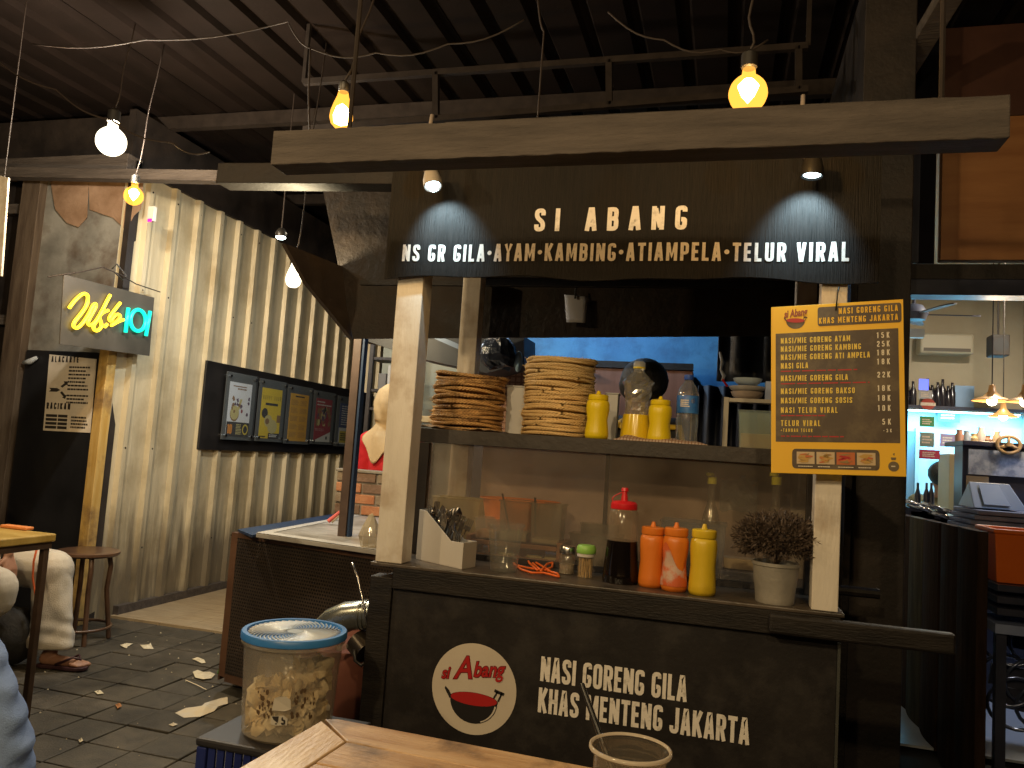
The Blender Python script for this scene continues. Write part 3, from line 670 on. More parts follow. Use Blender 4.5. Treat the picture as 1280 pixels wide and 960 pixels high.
for k in range(7): scrawl(mb, L_(.45, .825-.048*k), ux, uy, .46, .033, 1, seed=k, fillp=.95)
for k in range(3): scrawl(mb, L_(.45, .455-.045*k), ux, uy, .46, .033, 1, seed=20+k, fillp=.95)
for k in range(4): rect(mb, L_(0, 0), ux, uy, .04, .28, .03+.05*k, .065+.05*k); rect(mb, L_(0, 0), ux, uy, .30, .50, .03+.05*k, .065+.05*k)
scrawl(mb, L_(.58, .04), ux, uy, .36, .17, 4, seed=9)
def pg(pts): mb.add([L_(x, y) for x, y in pts], [tuple(range(len(pts)))])
pg([(.06, .56), (.23, .56), (.30, .535), (.23, .51), (.06, .51), (.10, .535)])
pg([(.30, .585), (.38, .625), (.36, .65), (.45, .65), (.45, .60), (.42, .605), (.34, .565)]); pg([(.30, .50), (.34, .52), (.42, .47), (.45, .475), (.42, .42), (.35, .44), (.38, .45)])
mb.build('print', M_INK, ps)

# ================================================================== MENU BOARD ON ZINC WALL
bd = thing('menu_display_board', 'long black board with framed posters fixed on the zinc wall', 'notice board', (-3.95, 6.6, 1.5))
XB = -3.95
q4 = [at(258, 450, 'x', XB), at(452, 492, 'x', XB), at(450, 574, 'x', XB), at(248, 562, 'x', XB)]
yb0, yb1 = q4[0].y, q4[1].y
MB().box(XB-.02, XB+.0, q4[3].y, yb1+.3, q4[3].z-.0, q4[0].z).build('board', mat('black board', (.012, .011, .011), .4, col2=(.02, .018, .018), nscale=4), bd, bevel=.003)
M_ACR = clear('clear acrylic', tint=(.93, .95, .96), body=(.6, .65, .7), haze=.05, gloss=.02)
FR = [((284, 464), (322, 471), (313, 551), (276, 549)), ((325, 472), (359, 479), (351, 553), (318, 551)), ((361, 480), (392, 486), (384, 556), (354, 554)), ((394, 487), (421, 493), (413, 556), (387, 555)), ((424, 494), (452, 500), (450, 560), (416, 557))]
def u2(q):
    xb = XB+.03; A = at(*q[0], 'x', xb); B = at(*q[1], 'x', xb); C = at(*q[2], 'x', xb); D = at(*q[3], 'x', xb)
    ya = (A.y+D.y)/2; yb = (B.y+C.y)/2; zt = (A.z+B.z)/2; zb = (C.z+D.z)/2
    return Vector((xb, ya, zb)), Vector((0, yb-ya, 0)), Vector((0, 0, zt-zb))
flab = ['framed white poster with fruit and a big orange 10, leftmost on the black board', 'framed yellow happy hour poster, second on the black board', 'framed orange price list poster, third on the black board',
        'framed red and white event poster, fourth on the black board', 'framed blue and yellow poster at the right end of the black board']
P_ = lambda nm, c: mat(nm, c, .6)
prn = [P_('poster white', (.80, .80, .84)), P_('poster yellow', (.80, .56, .03)), P_('poster orange', (.75, .38, .03)), P_('poster red', (.35, .03, .04)), P_('poster navy', (.06, .08, .2))]
inks = [M_INK, P_('ink orange', (.7, .25, .02)), P_('ink straw', (.6, .5, .2)), P_('ink dark red', (.3, .04, .05)), P_('ink white', (.7, .68, .64)), P_('ink brown', (.28, .15, .06)), P_('ink purple', (.12, .07, .12)), P_('ink yellow', (.65, .5, .05))]
for i, q in enumerate(FR):
    o0, U, V = u2(q); w_, h_ = U.length, V.length
    f = thing('framed_poster', flab[i], 'poster', o0+U*.5, None)
    MB().box(o0.x-.004, o0.x, o0.y, o0.y+w_, o0.z, o0.z+h_).build('acrylic_plate', mat('grey acrylic back', (.10, .105, .105), .3), f)
    gx = o0.x+.012; MB().box(gx, gx+.003, o0.y, o0.y+w_, o0.z, o0.z+h_).build('acrylic_front', M_ACR, f)
    mm = MB()
    for a in (.08, .92):
        for c in (.06, .94): mm.tube([(XB, o0.y+w_*a, o0.z+h_*c), (gx+.012, o0.y+w_*a, o0.z+h_*c)], .011, 8)
    # four standoff screws, each its own piece
    for a in (.08, .92):
        for c in (.06, .94): MB().tube([(XB, o0.y+w_*a, o0.z+h_*c), (gx+.012, o0.y+w_*a, o0.z+h_*c)], .012, 8).build('standoff', M_STEEL, f, smooth='auto')
    px0, px1, pz0, pz1 = .12, .86, .05, .86
    MB().box(o0.x+.001, o0.x+.003, o0.y+w_*px0, o0.y+w_*px1, o0.z+h_*pz0, o0.z+h_*pz1).build('sheet', prn[i], f)
    O = Vector((o0.x+.0036, o0.y+w_*px0, o0.z+h_*pz0)); UU = Vector((0, w_*(px1-px0), 0)); VV = Vector((0, 0, h_*(pz1-pz0)))
    K = MB(); Lk = lambda x, y: O+UU*x+VV*y
    if i == 0:
        rect(K, O, UU, VV, 0, 1, 0, .27, 0, .0002); letters(K, '10', Lk(.05, .05), Y3, Z3, .17*VV.length, wt=.24, mi=1, lift=.0008)
        scrawl(K, Lk(.42, .04)+Vector((.0006, 0, 0)), UU, VV, .26, .2, 7, 2, 3); disc(K, O, UU, VV, .84, .14, .13, .1, 7, .0006); disc(K, O, UU, VV, .84, .14, .09, .07, 0, .001)
        disc(K, O, UU, VV, .3, .42, .20, .14, 5, .0004); disc(K, O, UU, VV, .3, .44, .19, .13, 2, .0008); rect(K, O, UU, VV, .15, .75, .92, .94, 5, .0003)
        for s in range(16): disc(K, O, UU, VV, .15+rd.random()*.75, .42+rd.random()*.3, .05, .035, rd.choice([3, 6, 6, 5]), .0005+.0001*s, 7, .4, s)
        K.add([Lk(.4, .5)+Vector((.0004, 0, 0)), Lk(.5, .5)+Vector((.0004, 0, 0)), Lk(.6, .7)+Vector((.0004, 0, 0)), Lk(.5, .7)+Vector((.0004, 0, 0))], [(0, 1, 2, 3)], 2)
        scrawl(K, Lk(.35, .86)+Vector((.0006, 0, 0)), UU, VV, .5, .05, 1, 5, 8)
    elif i == 1:
        letters(K, 'HAPPY HOUR', Lk(.06, .77), Y3, Z3, .085*VV.length, width=.88*UU.length, wt=.09, sx=.75, lift=.0004)
        rect(K, O, UU, VV, .2, .82, .66, .71, 0, .0004); disc(K, O, UU, VV, .2, .5, .15, .10, 0, .0004); disc(K, O, UU, VV, .4, .35, .2, .12, 2, .0005); disc(K, O, UU, VV, .62, .24, .24, .14, 2, .0008)
        disc(K, O, UU, VV, .35, .34, .1, .06, 5, .0010); rect(K, O, UU, VV, .45, 1, 0, .11, 0, .0004); scrawl(K, Lk(.5, .03)+Vector((.0008, 0, 0)), UU, VV, .4, .06, 2, 4, 2); rect(K, O, UU, VV, .82, 1, .33, .48, 5, .0004)
        scrawl(K, Lk(.03, .01)+Vector((.0006, 0, 0)), UU, VV, .3, .05, 1, 0, 6)
    elif i == 2:
        for r in range(5): scrawl(K, Lk(.05, .07+r*.17)+Vector((.0004, 0, 0)), UU, VV, .42, .12, 5, 5, r, .45); scrawl(K, Lk(.54, .07+r*.17)+Vector((.0004, 0, 0)), UU, VV, .42, .12, 5, 5, 30+r, .45)
        rect(K, O, UU, VV, .25, .75, .93, .96, 0, .0004)
    elif i == 3:
        K.add([Lk(0, 0)+Vector((.0004, 0, 0)), Lk(1, 0)+Vector((.0004, 0, 0)), Lk(1, .24)+Vector((.0004, 0, 0)), Lk(0, .02)+Vector((.0004, 0, 0))], [(0, 1, 2, 3)], 4)
        scrawl(K, Lk(.05, .9)+Vector((.0004, 0, 0)), UU, VV, .6, .05, 1, 4, 1); scrawl(K, Lk(.05, .83)+Vector((.0004, 0, 0)), UU, VV, .9, .05, 1, 4, 2)
        for s in range(26): disc(K, O, UU, VV, .1+rd.random()*.8, .42+rd.random()*.34, .09, .07, rd.choice([5, 3, 2, 5, 0, 6]), .0004+.00012*s, 8, .4, s)
        letters(K, 'SPECIAL', Lk(.05, .25), Y3, Z3, .06*VV.length, width=.5*UU.length, sx=.7, mi=4, lift=.0006)
        rect(K, O, UU, VV, .72, .82, .06, .13, 0, .0009)
    else:
        scrawl(K, Lk(.08, .45)+Vector((.0004, 0, 0)), UU, VV, .85, .5, 9, 4, 12, .6); rect(K, O, UU, VV, 0, 1, 0, .4, 4, .0003); rect(K, O, UU, VV, .05, .8, .03, .32, 7, .0006)
        scrawl(K, Lk(.1, .08)+Vector((.0010, 0, 0)), UU, VV, .5, .2, 4, 0, 13)
    K.build('print', inks, f)
# ================================================================== STALL (the cart is one thing)
st = thing('food_stall', 'black wooden nasi goreng cart with white corner posts, glass case and painted sign', 'food stall', (-.39, 2.8, 0))
XL, XR, YF, YB, ZC = -1.12, .335, 2.45, 3.22, .905
MB().box(XL+.075, XR-.005, YF+.018, YF+.03, .12, ZC-.081).build('front_panel', M_BLACKPANEL, st)
MB().box(XL-.005, XL+.075, YF+.004, YF+.075, .0, ZC-.046).build('leg', M_BLACKWOOD, st, bevel=.004)
MB().box(XR-.07, XR, YF+.034, YF+.075, .0, ZC-.05).build('leg', M_BLACKWOOD, st, bevel=.004)
for x in (XL, XR-.07): MB().box(x, x+.07, YB-.07, YB, 0, ZC-.05).build('leg', M_BLACKWOOD, st, bevel=.004)
MB().box(XL+.02, XL+.032, YF+.08, YB-.08, .12, ZC-.05).build('side_panel', M_BLACKPANEL, st)
MB().box(XR-.02, XR-.008, YF+.08, YB-.08, .12, ZC-.05).build('side_panel', M_BLACKPANEL, st)
MB().box(XL+.076, XR+.0, YF, YF+.032, ZC-.08, ZC-.012).build('apron', M_BLACKWOOD, st, bevel=.003)
MB().box(XL-.005, XR+.01, YF-.004, YB, ZC-.0115, ZC).build('counter_top', mat('dark worn counter top', (.06, .048, .038), .30, col2=(.11, .085, .065), nscale=6, stretch=(1, 4, 1), bump=.15, dirt=(.03, .025, .02), dscale=8), st, bevel=.003)
MB().box(XR-.004, XR+.004, YF+.012, YF+.018, .1, ZC-.085).build('edge_strip', M_CHROME, st)
# posts: front pair stand on the counter corners, rear pair behind
pt = []
def post(x0, x1, y0, z0, z1, d=.07):
    return MB().box(x0, x1, y0, y0+d, z0, z1).build('post', M_POST, st, bevel=.003)
post(-1.113, -1.018, 2.455, ZC+.001, 1.93, .085)
post(.256, .328, 2.455, ZC+.001, 1.93, .075)
post(-1.115, -1.035, 3.13, .9, 2.05); post(.235, .31, 3.13, .9, 2.05)
# glass case
YG = 2.73; a = at(525, 535, 'y', YG); b = at(964, 561, 'y', YG); zt = (a.z+b.z)/2; xl = at(517, 600, 'y', YG).x; xr = .30
MF = mat('dark case frame', (.016, .012, .010), .5, col2=(.032, .024, .019), nscale=6, bump=.2)
zb = zt-.052
MB().box(xl, xr, YG, YG+.035, zb, zt).build('case_beam', MF, st, bevel=.002)
MB().box(xl, xl+.05, YG+.002, YG+.033, ZC+.001, zb-.001).build('case_stile', MF, st, bevel=.002)
MB().box(xr-.04, xr, YG+.002, YG+.033, ZC+.001, zb-.001).build('case_stile', MF, st, bevel=.002)
MB().box(xl+.051, xr-.041, YG+.004, YG+.03, ZC+.001, ZC+.02).build('case_sill', MF, st)
MB().box(xl, xl+.03, YG+.036, YB-.03, zt-.035, zt).build('case_side_rail', MF, st)
MB().box(xr-.03, xr, YG+.036, YB-.03, zt-.035, zt).build('case_side_rail', MF, st)
MB().box(xl+.031, xr-.031, YG+.036, YB-.06, zt-.012, zt-.002).build('case_top', mat('case top board', (.16, .11, .07), .6, col2=(.22, .16, .1), nscale=5), st)
MB().box(xl+.051, xr-.041, YG+.014, YG+.018, ZC+.021, zb-.001).build('glass_pane', clear('dusty case glass', tint=(.93, .90, .85), body=(.55, .50, .45), haze=.12, gloss=.02, rough=.06, nscale=3.5, amt=.6), st)
MB().box(xl+.002, xl+.006, YG+.04, YB-.1, ZC+.005, zt-.04).build('glass_pane', MC['dusty case glass'], st)
MB().box(xl+.14, xr-.06, YB-.10, YB-.094, ZC+.005, zt-.03).build('back_glass', clear('fogged brown glass', tint=(.6, .52, .46), body=(.78, .64, .54), haze=.88, gloss=.02, rough=.3, nscale=2.5, amt=.45), st)
MB().box(-.455, -.44, YB-.11, YB-.102, ZC+.005, zt-.03).build('back_stile', MF, st)
MB().box(-.44, .23, YB-.092, YB-.085, ZC+.005, zt-.03).build('back_board', M_BLACKPANEL, st)
# upper frame and rear fascia
zf0 = 1.80; yfz = 3.3
MB().box(XL+.0, .36, 3.205, 3.24, 2.05, 2.10).build('roof_rail', M_BLACKWOOD, st)
q = [at(441, 423, 'y', yfz), at(1037, 419, 'y', yfz), at(1037, 200, 'y', yfz), at(393, 190, 'y', yfz), at(405, 244, 'y', yfz)]
fas = MB(); fas.slab(q, (0, 1, 0), .02); fas.build('rear_fascia', M_BROWNSHEET, st)
MB().box(q[0].x+.02, q[1].x, yfz-.012, yfz-.003, 2.03, 2.05).build('fascia_trim', M_BLACKWOOD, st)
MB().box(-1.0, .37, 2.50, 3.28, 2.42, 2.44).build('hood_roof', M_DARK, st)
# sloping dark eave going left of the fascia
mb = MB(); e = [at(441, 424, 'y', 3.32), at(383, 353, 'y', 3.05), at(428, 333, 'y', 3.30)]
n_ = (e[1]-e[0]).cross(e[2]-e[0]); e = [e[0], e[1], onp(356, 304, 0, e[0], n_.normalized()), e[2]]; mb.slab(e, n_, .02)
tag(mb.build('sloping_eave', mat('brown black eave', (.03, .02, .016), .5, col2=(.055, .04, .03), nscale=5, bump=.2)), 'dark sloping eave board left of the stall under the teardrop bulb', 'eave')
# sign board
SX0, SX1, SY = at(480, 350, 'y', 2.43).x, at(1099, 350, 'y', 2.43).x, 2.43
sg = MB(); nu, nv = 90, 10; zs0 = 1.868; zs1 = 2.32
def sfun(u, v):
    x = SX0+(SX1-SX0)*u; zl = zs0+.006*math.sin(x*7+1)+.004*math.sin(x*17)-(.010 if x > .0 else 0)*math.sin((x)*6)
    return (x, SY+.004*math.sin(x*5)+.003*math.sin(x*13+v*2), zl+(zs1-zl)*v)
for off in (0.0, .012):
    o0 = len(sg.v); sg.grid(lambda u, v: (sfun(u, v)[0], sfun(u, v)[1]+off, sfun(u, v)[2]), nu, nv)
n1 = (nu+1)*(nv+1); W1 = nu+1
edge = [i for i in range(W1)] + [j*W1+nu for j in range(1, nv+1)] + [nv*W1+i for i in range(nu-1, -1, -1)] + [j*W1 for j in range(nv-1, 0, -1)]
sg.f += [(edge[i], edge[(i+1) % len(edge)], n1+edge[(i+1) % len(edge)], n1+edge[i]) for i in range(len(edge))]; sg.mi += [0]*len(edge)
sgn = sg.build('sign_board', M_SIGNCLOTH, st, smooth='auto')
YT = SY-.0095
p0, p1 = at(667, 289, 'y', YT), at(858, 286, 'y', YT); h = at(760, 258, 'y', YT).z-at(760, 287, 'y', YT).z
mb = MB(); letters(mb, 'SI ABANG', Vector((p0.x, YT, (p0.z+p1.z)/2)), X3, Z3, h, width=p1.x-p0.x, wt=.185, sx=1.05)
p0, p1 = at(501, 328, 'y', YT), at(1062, 323, 'y', YT); h = .064
def lay_on(mb):
    for v in mb.v: v.y = v.y-YT + SY+.004*math.sin(v.x*5)+.003*math.sin(v.x*13+2*max(0, (v.z-zs0)/(zs1-zs0)))-.0016
lay_on(mb); mb.build('title_lettering', M_WHITEPRINT, sgn)
mb = MB(); letters(mb, 'NS GR GILA*AYAM*KAMBING*ATIAMPELA*TELUR VIRAL', Vector((p0.x, YT, (p0.z+p1.z)/2)), X3, Z3, .058, width=p1.x-p0.x, wt=.17, sx=1.0)
lay_on(mb); mb.build('lettering', M_WHITEPRINT, sgn)
# apron board lettering and badge
YP = YF+.0165
fp = [c for c in st.children if c.name.startswith('front_panel')][0]
mb = MB()
pa, pb = at(675, 851, 'y', YP), at(858, 877, 'y', YP); h = at(675, 822, 'y', YP).z-at(674, 853, 'y', YP).z
letters(mb, 'NASI GORENG GILA', Vector((pa.x, YP, pa.z)), X3, Z3, .075, width=pb.x-pa.x, wt=.17, sx=.84)
mb.build('lettering', M_WHITEPRINT, fp); mb = MB()
pa, pb = at(672, 890, 'y', YP), at(936, 935, 'y', YP)
letters(mb, 'KHAS MENTENG JAKARTA', Vector((pa.x, YP, pa.z)), X3, Z3, .075, width=pb.x-pa.x, wt=.17, sx=.84)
mb.build('lettering', M_WHITEPRINT, fp)
cc = at(592, 861, 'y', YP); R0 = .141
M_BADGE = mat('cream badge print', (.62, .55, .45), .55, col2=(.57, .50, .41), nscale=6)
M_RED = mat('red print', (.42, .012, .012), .5); M_BLK = mat('black print', (.012, .01, .01), .5)
def wok(K, o, s, red, blk, hi=None, lift=.0006):
    f = lambda x, y: o+X3*(x*s)+Z3*(y*s)+Vector((0, -lift, 0))
    pts = [f(.56*math.cos(t), -.20+.50*math.sin(t)*1.0) for t in [PI+PI*k/18 for k in range(19)]]
    K.add(pts, [tuple(range(19))], blk)
    K.add([f(-.50, -.20), f(-.60, -.05), f(-.69, .03), f(-.71, -.02), f(-.58, -.22)], [(0, 1, 2, 3, 4)], blk)
    K.add([p+Vector((0, -.0004, 0)) for p in [f(.57*math.cos(t), -.17+.15*math.sin(t)) for t in [2*PI*k/26 for k in range(26)]]], [tuple(range(26))], blk)
    K.add([p+Vector((0, -.0008, 0)) for p in [f(.55*math.cos(t), -.165+.14*math.sin(t)) for t in [2*PI*k/26 for k in range(26)]]], [tuple(range(26))], red)
    def ln(a, b, w):
        A, B = f(*a), f(*b); d = (B-A).normalized(); n = d.cross(Y3)*w*s/2; dz = Vector((0, -.0006, 0)); K.add([A+n+dz, B+n+dz, B-n+dz, A-n+dz], [(0, 1, 2, 3)], blk)
    ln((.46, -.09), (.55, .08), .04); ln((.57, -.14), (.65, .06), .04); ln((.47, .09), (.70, .03), .07)
    if hi is not None:
        A = [f(.54*math.cos(t), -.20+.48*math.sin(t)) for t in [PI*1.62+PI*.34*k/8 for k in range(9)]]; B = [f(.50*math.cos(t), -.20+.46*math.sin(t)) for t in [PI*1.62+PI*.34*k/8 for k in range(9)]]
        K.add([p+Vector((0, -.0006, 0)) for p in A+B[::-1]], [tuple(range(18))], hi)
mb = MB(); disc(mb, (cc.x, YP, cc.z), X3, Z3, 0, 0, R0, R0*1.0, 0, 0.0, 64)
badge = mb.build('badge', M_BADGE, fp)
K = MB(); wok(K, Vector((cc.x+.003, YP, cc.z-.008)), R0*1.0, 0, 1, 2); K.build('wok_emblem', [M_RED, M_BLK, M_BADGE], badge)
ux = Vector((math.cos(.13), 0, math.sin(.13))); uy = Vector((-math.sin(.13), 0, math.cos(.13)))
for o, m, lf, nm in ((.0036, mat('dark red print', (.14, .01, .01), .5), .0006, 'script_outline'), (.0012, M_RED, .0016, 'script')):
    fprint('si', badge, m, nm, Vector((cc.x-.098, YP, cc.z+.020)), ux, uy, .052, o*.8, .35, .85, lf)
    fprint('A', badge, m, nm, Vector((cc.x-.038, YP, cc.z+.028)), ux, uy, .098, o, .35, .9, lf)
    fprint('bang', badge, m, nm, Vector((cc.x+.045, YP, cc.z+.044)), ux, uy, .066, o, .35, .82, lf)
# push handles
for (x0, x1, y, z, lab) in ((.14, .62, 2.405, .862, 0), (.36, .56, 3.05, .89, 1)):
    m_ = MB(); m_.box(x0, x1, y, y+.04, z-.028, z+.028) if lab == 0 else m_.tube([(x0-.05, y, z), (x1-.02, y, z)], .018, 10)
    m_.build('push_handle', M_BLACKWOOD, st, bevel=.008 if lab == 0 else 0)

# ================================================================== YELLOW MENU BOARD HUNG ON THE RIGHT POST
YM = 2.40
mt = thing('menu_board', 'yellow hanging menu board with brown price list hooked on the right white post', 'menu board', (at(1048, 490, 'y', YM).x, YM, 1.32))
c4 = [at(964, 384, 'y', YM), at(1129, 374, 'y', YM), at(1133, 596, 'y', YM-.01), at(964, 591, 'y', YM-.01)]
TL, TRr, BR, BL = c4
MY = mat('yellow print', (.80, .46, .018), .5, col2=(.84, .51, .03), nscale=3); MBm = mat('brown print', (.070, .048, .030), .5, col2=(.10, .072, .044), nscale=5, nsharp=(.45, .7), dirt=(.15, .115, .065), dscale=11)
bo = MB(); bo.slab([TL, TRr, BR, BL], (0, 1, 0), .005); brd = bo.build('board', MY, mt, bevel=.001)
Ub = BR-BL; Ut = TRr-TL
# bilinear sheet coordinates 0..1
def Lm(x, y, lift=0.0008): return BL.lerp(BR, x).lerp(TL.lerp(TRr, x), y)+Vector((0, -lift, 0))
K = MB()
def rr(x0, x1, y0, y1, mi, lift, r=.0):
    pts = fil([(x0, y0), (x1, y0), (x1, y1), (x0, y1)], r, True, 4) if r else [(x0, y0), (x1, y0), (x1, y1), (x0, y1)]
    K.add([Lm(x, y, lift) for x, y in pts], [tuple(range(len(pts)))], mi)
rr(.36, .985, .868, .982, 1, .0008, .02); rr(.035, .96, .185, .835, 1, .0008, .004); rr(.16, .81, .03, .145, 1, .0008, .03)
def ml(s, x, y, h, w_, mi, wt=.20, sx=.8):
    wt = .165; sx = .98 if s[0] != '+' else .9
    a = Lm(x, y, .0018); u = (Lm(x+.1, y, .0018)-a).normalized(); v = (Lm(x, y+.1, .0018)-a).normalized(); Hs = (TL-BL).length
    letters(K, s, a, u, v, h*Hs, width=w_*Ub.length, wt=wt, sx=sx, mi=mi)
ml('NASI GORENG GILA', .52, .934, .036, .44, 0, .24, .78); ml('KHAS MENTENG JAKARTA', .37, .882, .036, .59, 0, .24, .78)
rows = [('NASI/MIE GORENG AYAM', .772, .53, '15K'), ('NASI/MIE GORENG KAMBING', .722, .61, '25K'), ('NASI/MIE GORENG ATI AMPELA', .672, .675, '18K'), ('NASI GILA', .620, .21, '18K'),
        ('NASI/MIE GORENG GILA', .545, .51, '22K'), ('NASI/MIE GORENG BAKSO', .468, .56, '18K'), ('NASI/MIE GORENG SOSIS', .412, .54, '18K'), ('NASI TELUR VIRAL', .355, .43, '10K'), ('TELUR VIRAL', .278, .30, '5K')]
for s, y, w_, pr_ in rows:
    ml(s, .075, y, .034, w_, 2, .22, .78); ml(pr_, .895-.031*len(pr_), y+.010, .034, .031*len(pr_), 3, .20, .8)
ml('+TAMBAH TELUR', .075, .243, .020, .24, 2, .24, .75); ml('-3K', .84, .245, .020, .06, 3, .22, .75)
for y, w_ in ((.607, .70), (.532, .74), (.342, .38), (.220, .48)):
    a = Lm(.075, y-.008, .0014); scrawl(K, a, Lm(1, y-.008, 0)-Lm(0, y-.008, 0), TL-BL, w_, .012, 1, 4, int(y*100))
# food pictures, small emblems
for i in range(4):
    x0 = .195+i*.15; rr(x0, x0+.135, .058, .128, [5, 5, 7, 5][i], .0012)
    cx = x0+.067
    for s in range(12): K.add([Lm(cx+.05*(random.random()-.5)*1.6+.022*math.cos(t), .093+.03*(random.random()*.0)+.018*math.sin(s)+.010*math.sin(t), .0014+.0001*s) for t in [2*PI*k/7 for k in range(7)]], [tuple(range(7))], [6, 6, 7, 8, 6][(s+i) % 5] if i != 2 else [4, 7, 8][s % 3])
    a = Lm(x0+.01, .040, .0013); scrawl(K, a, Lm(1, .04, 0)-Lm(0, .04, 0), TL-BL, .115, .008, 1, 3, i)
disc(K, Lm(.91, .055, .001), X3, Z3, 0, 0, .014, .014, 1, 0, 20); a = Lm(.893, .050, .0014); scrawl(K, a, Ub, TL-BL, .035, .012, 1, 3, 3)
K.add([Lm(.89, .105), Lm(.93, .105), Lm(.925, .090), Lm(.895, .090)], [(0, 1, 2, 3)], 1); K.add([Lm(.905, .125), Lm(.92, .13), Lm(.915, .113)], [(0, 1, 2)], 1)
K.build('print', [MY, MBm, mat('yellow ink', (.80, .58, .08), .5), mat('cream ink', (.78, .72, .58), .5), M_RED, mat('plate photo', (.55, .42, .25), .5), mat('noodle photo', (.50, .30, .07), .5), mat('red rice photo', (.50, .13, .03), .5), mat('garnish photo', (.28, .18, .06), .5)], brd)
K = MB(); o = Lm(.19, .925, .001); wok(K, o, .046, 0, 1, None, .0); K.build('wok_emblem', [M_RED, MBm], brd)
fprint('si Abang', brd, mat('brown red ink', (.30, .06, .02), .5), 'script', Lm(.19, .935, .0018), Vector((math.cos(.16), 0, math.sin(.16))), Vector((-math.sin(.16), 0, math.cos(.16))), .030, .0010, .3, .62)
for (px, py) in ((1046, 372),):
    a = at(1047, 366, 'y', YM-.005); MB().tube([a+Vector((.006, .05, .02)), a+Vector((.004, 0, .016)), a, at(1045, 388, 'y', YM-.008)], .0022, 6).build('hook', M_CAP, mt, smooth=True)

# small paper hanging under the hood
nt_ = thing('hanging_note', 'small white paper note hanging under the rear fascia above the plates', 'note', at(719, 387, 'y', 3.26))
mb = MB(); q = [at(x, y, 'y', 3.26) for x, y in ((706, 369), (734, 371), (732, 404), (708, 403))]
mb.grid(lambda u, v: (q[3].lerp(q[2], u).lerp(q[0].lerp(q[1], u), v)+Vector((0, -.012*math.sin(u*2.5+v), 0))), 5, 6)
mb.build('sheet', mat('blue white paper', (.5, .52, .58), .7), nt_, smooth=True, solid=.001)
MB().tube([at(720, 360, 'y', 3.25), at(719, 373, 'y', 3.24)], .004, 6).build('clip', M_CAP, nt_)
# ================================================================== GOODS ON THE COUNTER LEDGE
def ctr(px, py): p = at(px, py, 'z', ZC); p.y = min(p.y, 2.69); return Vector((p.x, p.y, ZC+.0005))
def mpx(p): return (Vector(p)-CAM).dot(FW)/FPX
def squeeze(px, py, hpx, wpx, m, label, capm=None, waist=.86, z=None, P=None, group=None, capw=.86):
    p = P or ctr(px, py); k = mpx(p); H = hpx*k; W = wpx*k/2
    t = thing('squeeze_bottle', label, 'bottle', p, group); hb = H*.80
    prof = [(0, 0), (W*.92, 0), (W, .012*1), (W*.98, hb*.18), (W*waist, hb*.5), (W*.97, hb*.76), (W*.97, hb*.9), (W*.91, hb*.97), (W*.80, hb)]
    body = MB().lathe(prof, p, 24).build('body', m, t, smooth=True)
    cm = capm or m
    MB().lathe([(W*capw, hb+.001), (W*(capw+.03), hb+.004), (W*(capw+.02), hb+H*.105), (W*capw*.93, hb+H*.12), (W*.24, hb+H*.125), (W*.20, hb+H*.14), (W*.12, H), (0, H)], p, 22, mod=lambda a, z: 1+.015*math.cos(a*22)).build('cap', cm, t, smooth='auto')
    return t, p, W, hb
MO = mat('orange soft plastic', (.74, .20, .02), .38, col2=(.56, .13, .012), nscale=9, nsharp=(.5, .8), bump=.12, bscale=30); MYL = mat('yellow soft plastic', (.68, .47, .02), .38, col2=(.50, .32, .012), nscale=9, nsharp=(.5, .8), bump=.12, bscale=30)
squeeze(813, 733, 80, 32, MO, 'plain orange squeeze bottle left of the labelled one on the counter', waist=.90)
t, p, W, hb = squeeze(842, 738, 84, 33, MO, 'orange squeeze bottle with a torn printed label on the counter', waist=.84)
mb = MB(); M_LAB = mat('torn label', (.60, .40, .30), .5, col2=(.62, .12, .03), nscale=14, nsharp=(.42, .52))
for z0 in range(8): pass
def rbody(z):
    pr = [(0, W), (hb*.18, W*.98), (hb*.5, W*.84), (hb*.76, W*.97), (hb*.9, W*.97)]
    for (z0_, r0_), (z1_, r1_) in zip(pr, pr[1:]):
        if z <= z1_: return r0_+(r1_-r0_)*(z-z0_)/(z1_-z0_)
    return W*.97
def labf(u, v):
    z = hb*(.10+(.62+.18*math.sin(u*7))*v*(.5+.5*abs(math.sin(u*3+.6)))); a = -3.0+2.6*u; r = rbody(z)+.0022; return (p.x+r*math.cos(a), p.y+r*math.sin(a), p.z+z)
mb.grid(labf, 18, 12)
if 0: mb.grid(lambda u, v: (p.x+(W*(.99+.02*0))*.995*math.cos(-2.9+2.3*u)*1.012*(1 if True else 0)*(.985-.12*math.sin(PI*min(1, max(0, (.012+v*.06)/hb*1.0)))), p.y+W*1.006*math.sin(-2.9+2.3*u)*(.985-.12*math.sin(PI*min(1, (.012+v*.06)/hb))), p.z+.018+v*.05*(1-.15*math.sin(u*9))), 14, 5)
mb.build('label', M_LAB, t, smooth=True)
squeeze(877, 743, 87, 34, MYL, 'yellow squeeze bottle on the counter beside the labelled orange one', waist=.90)
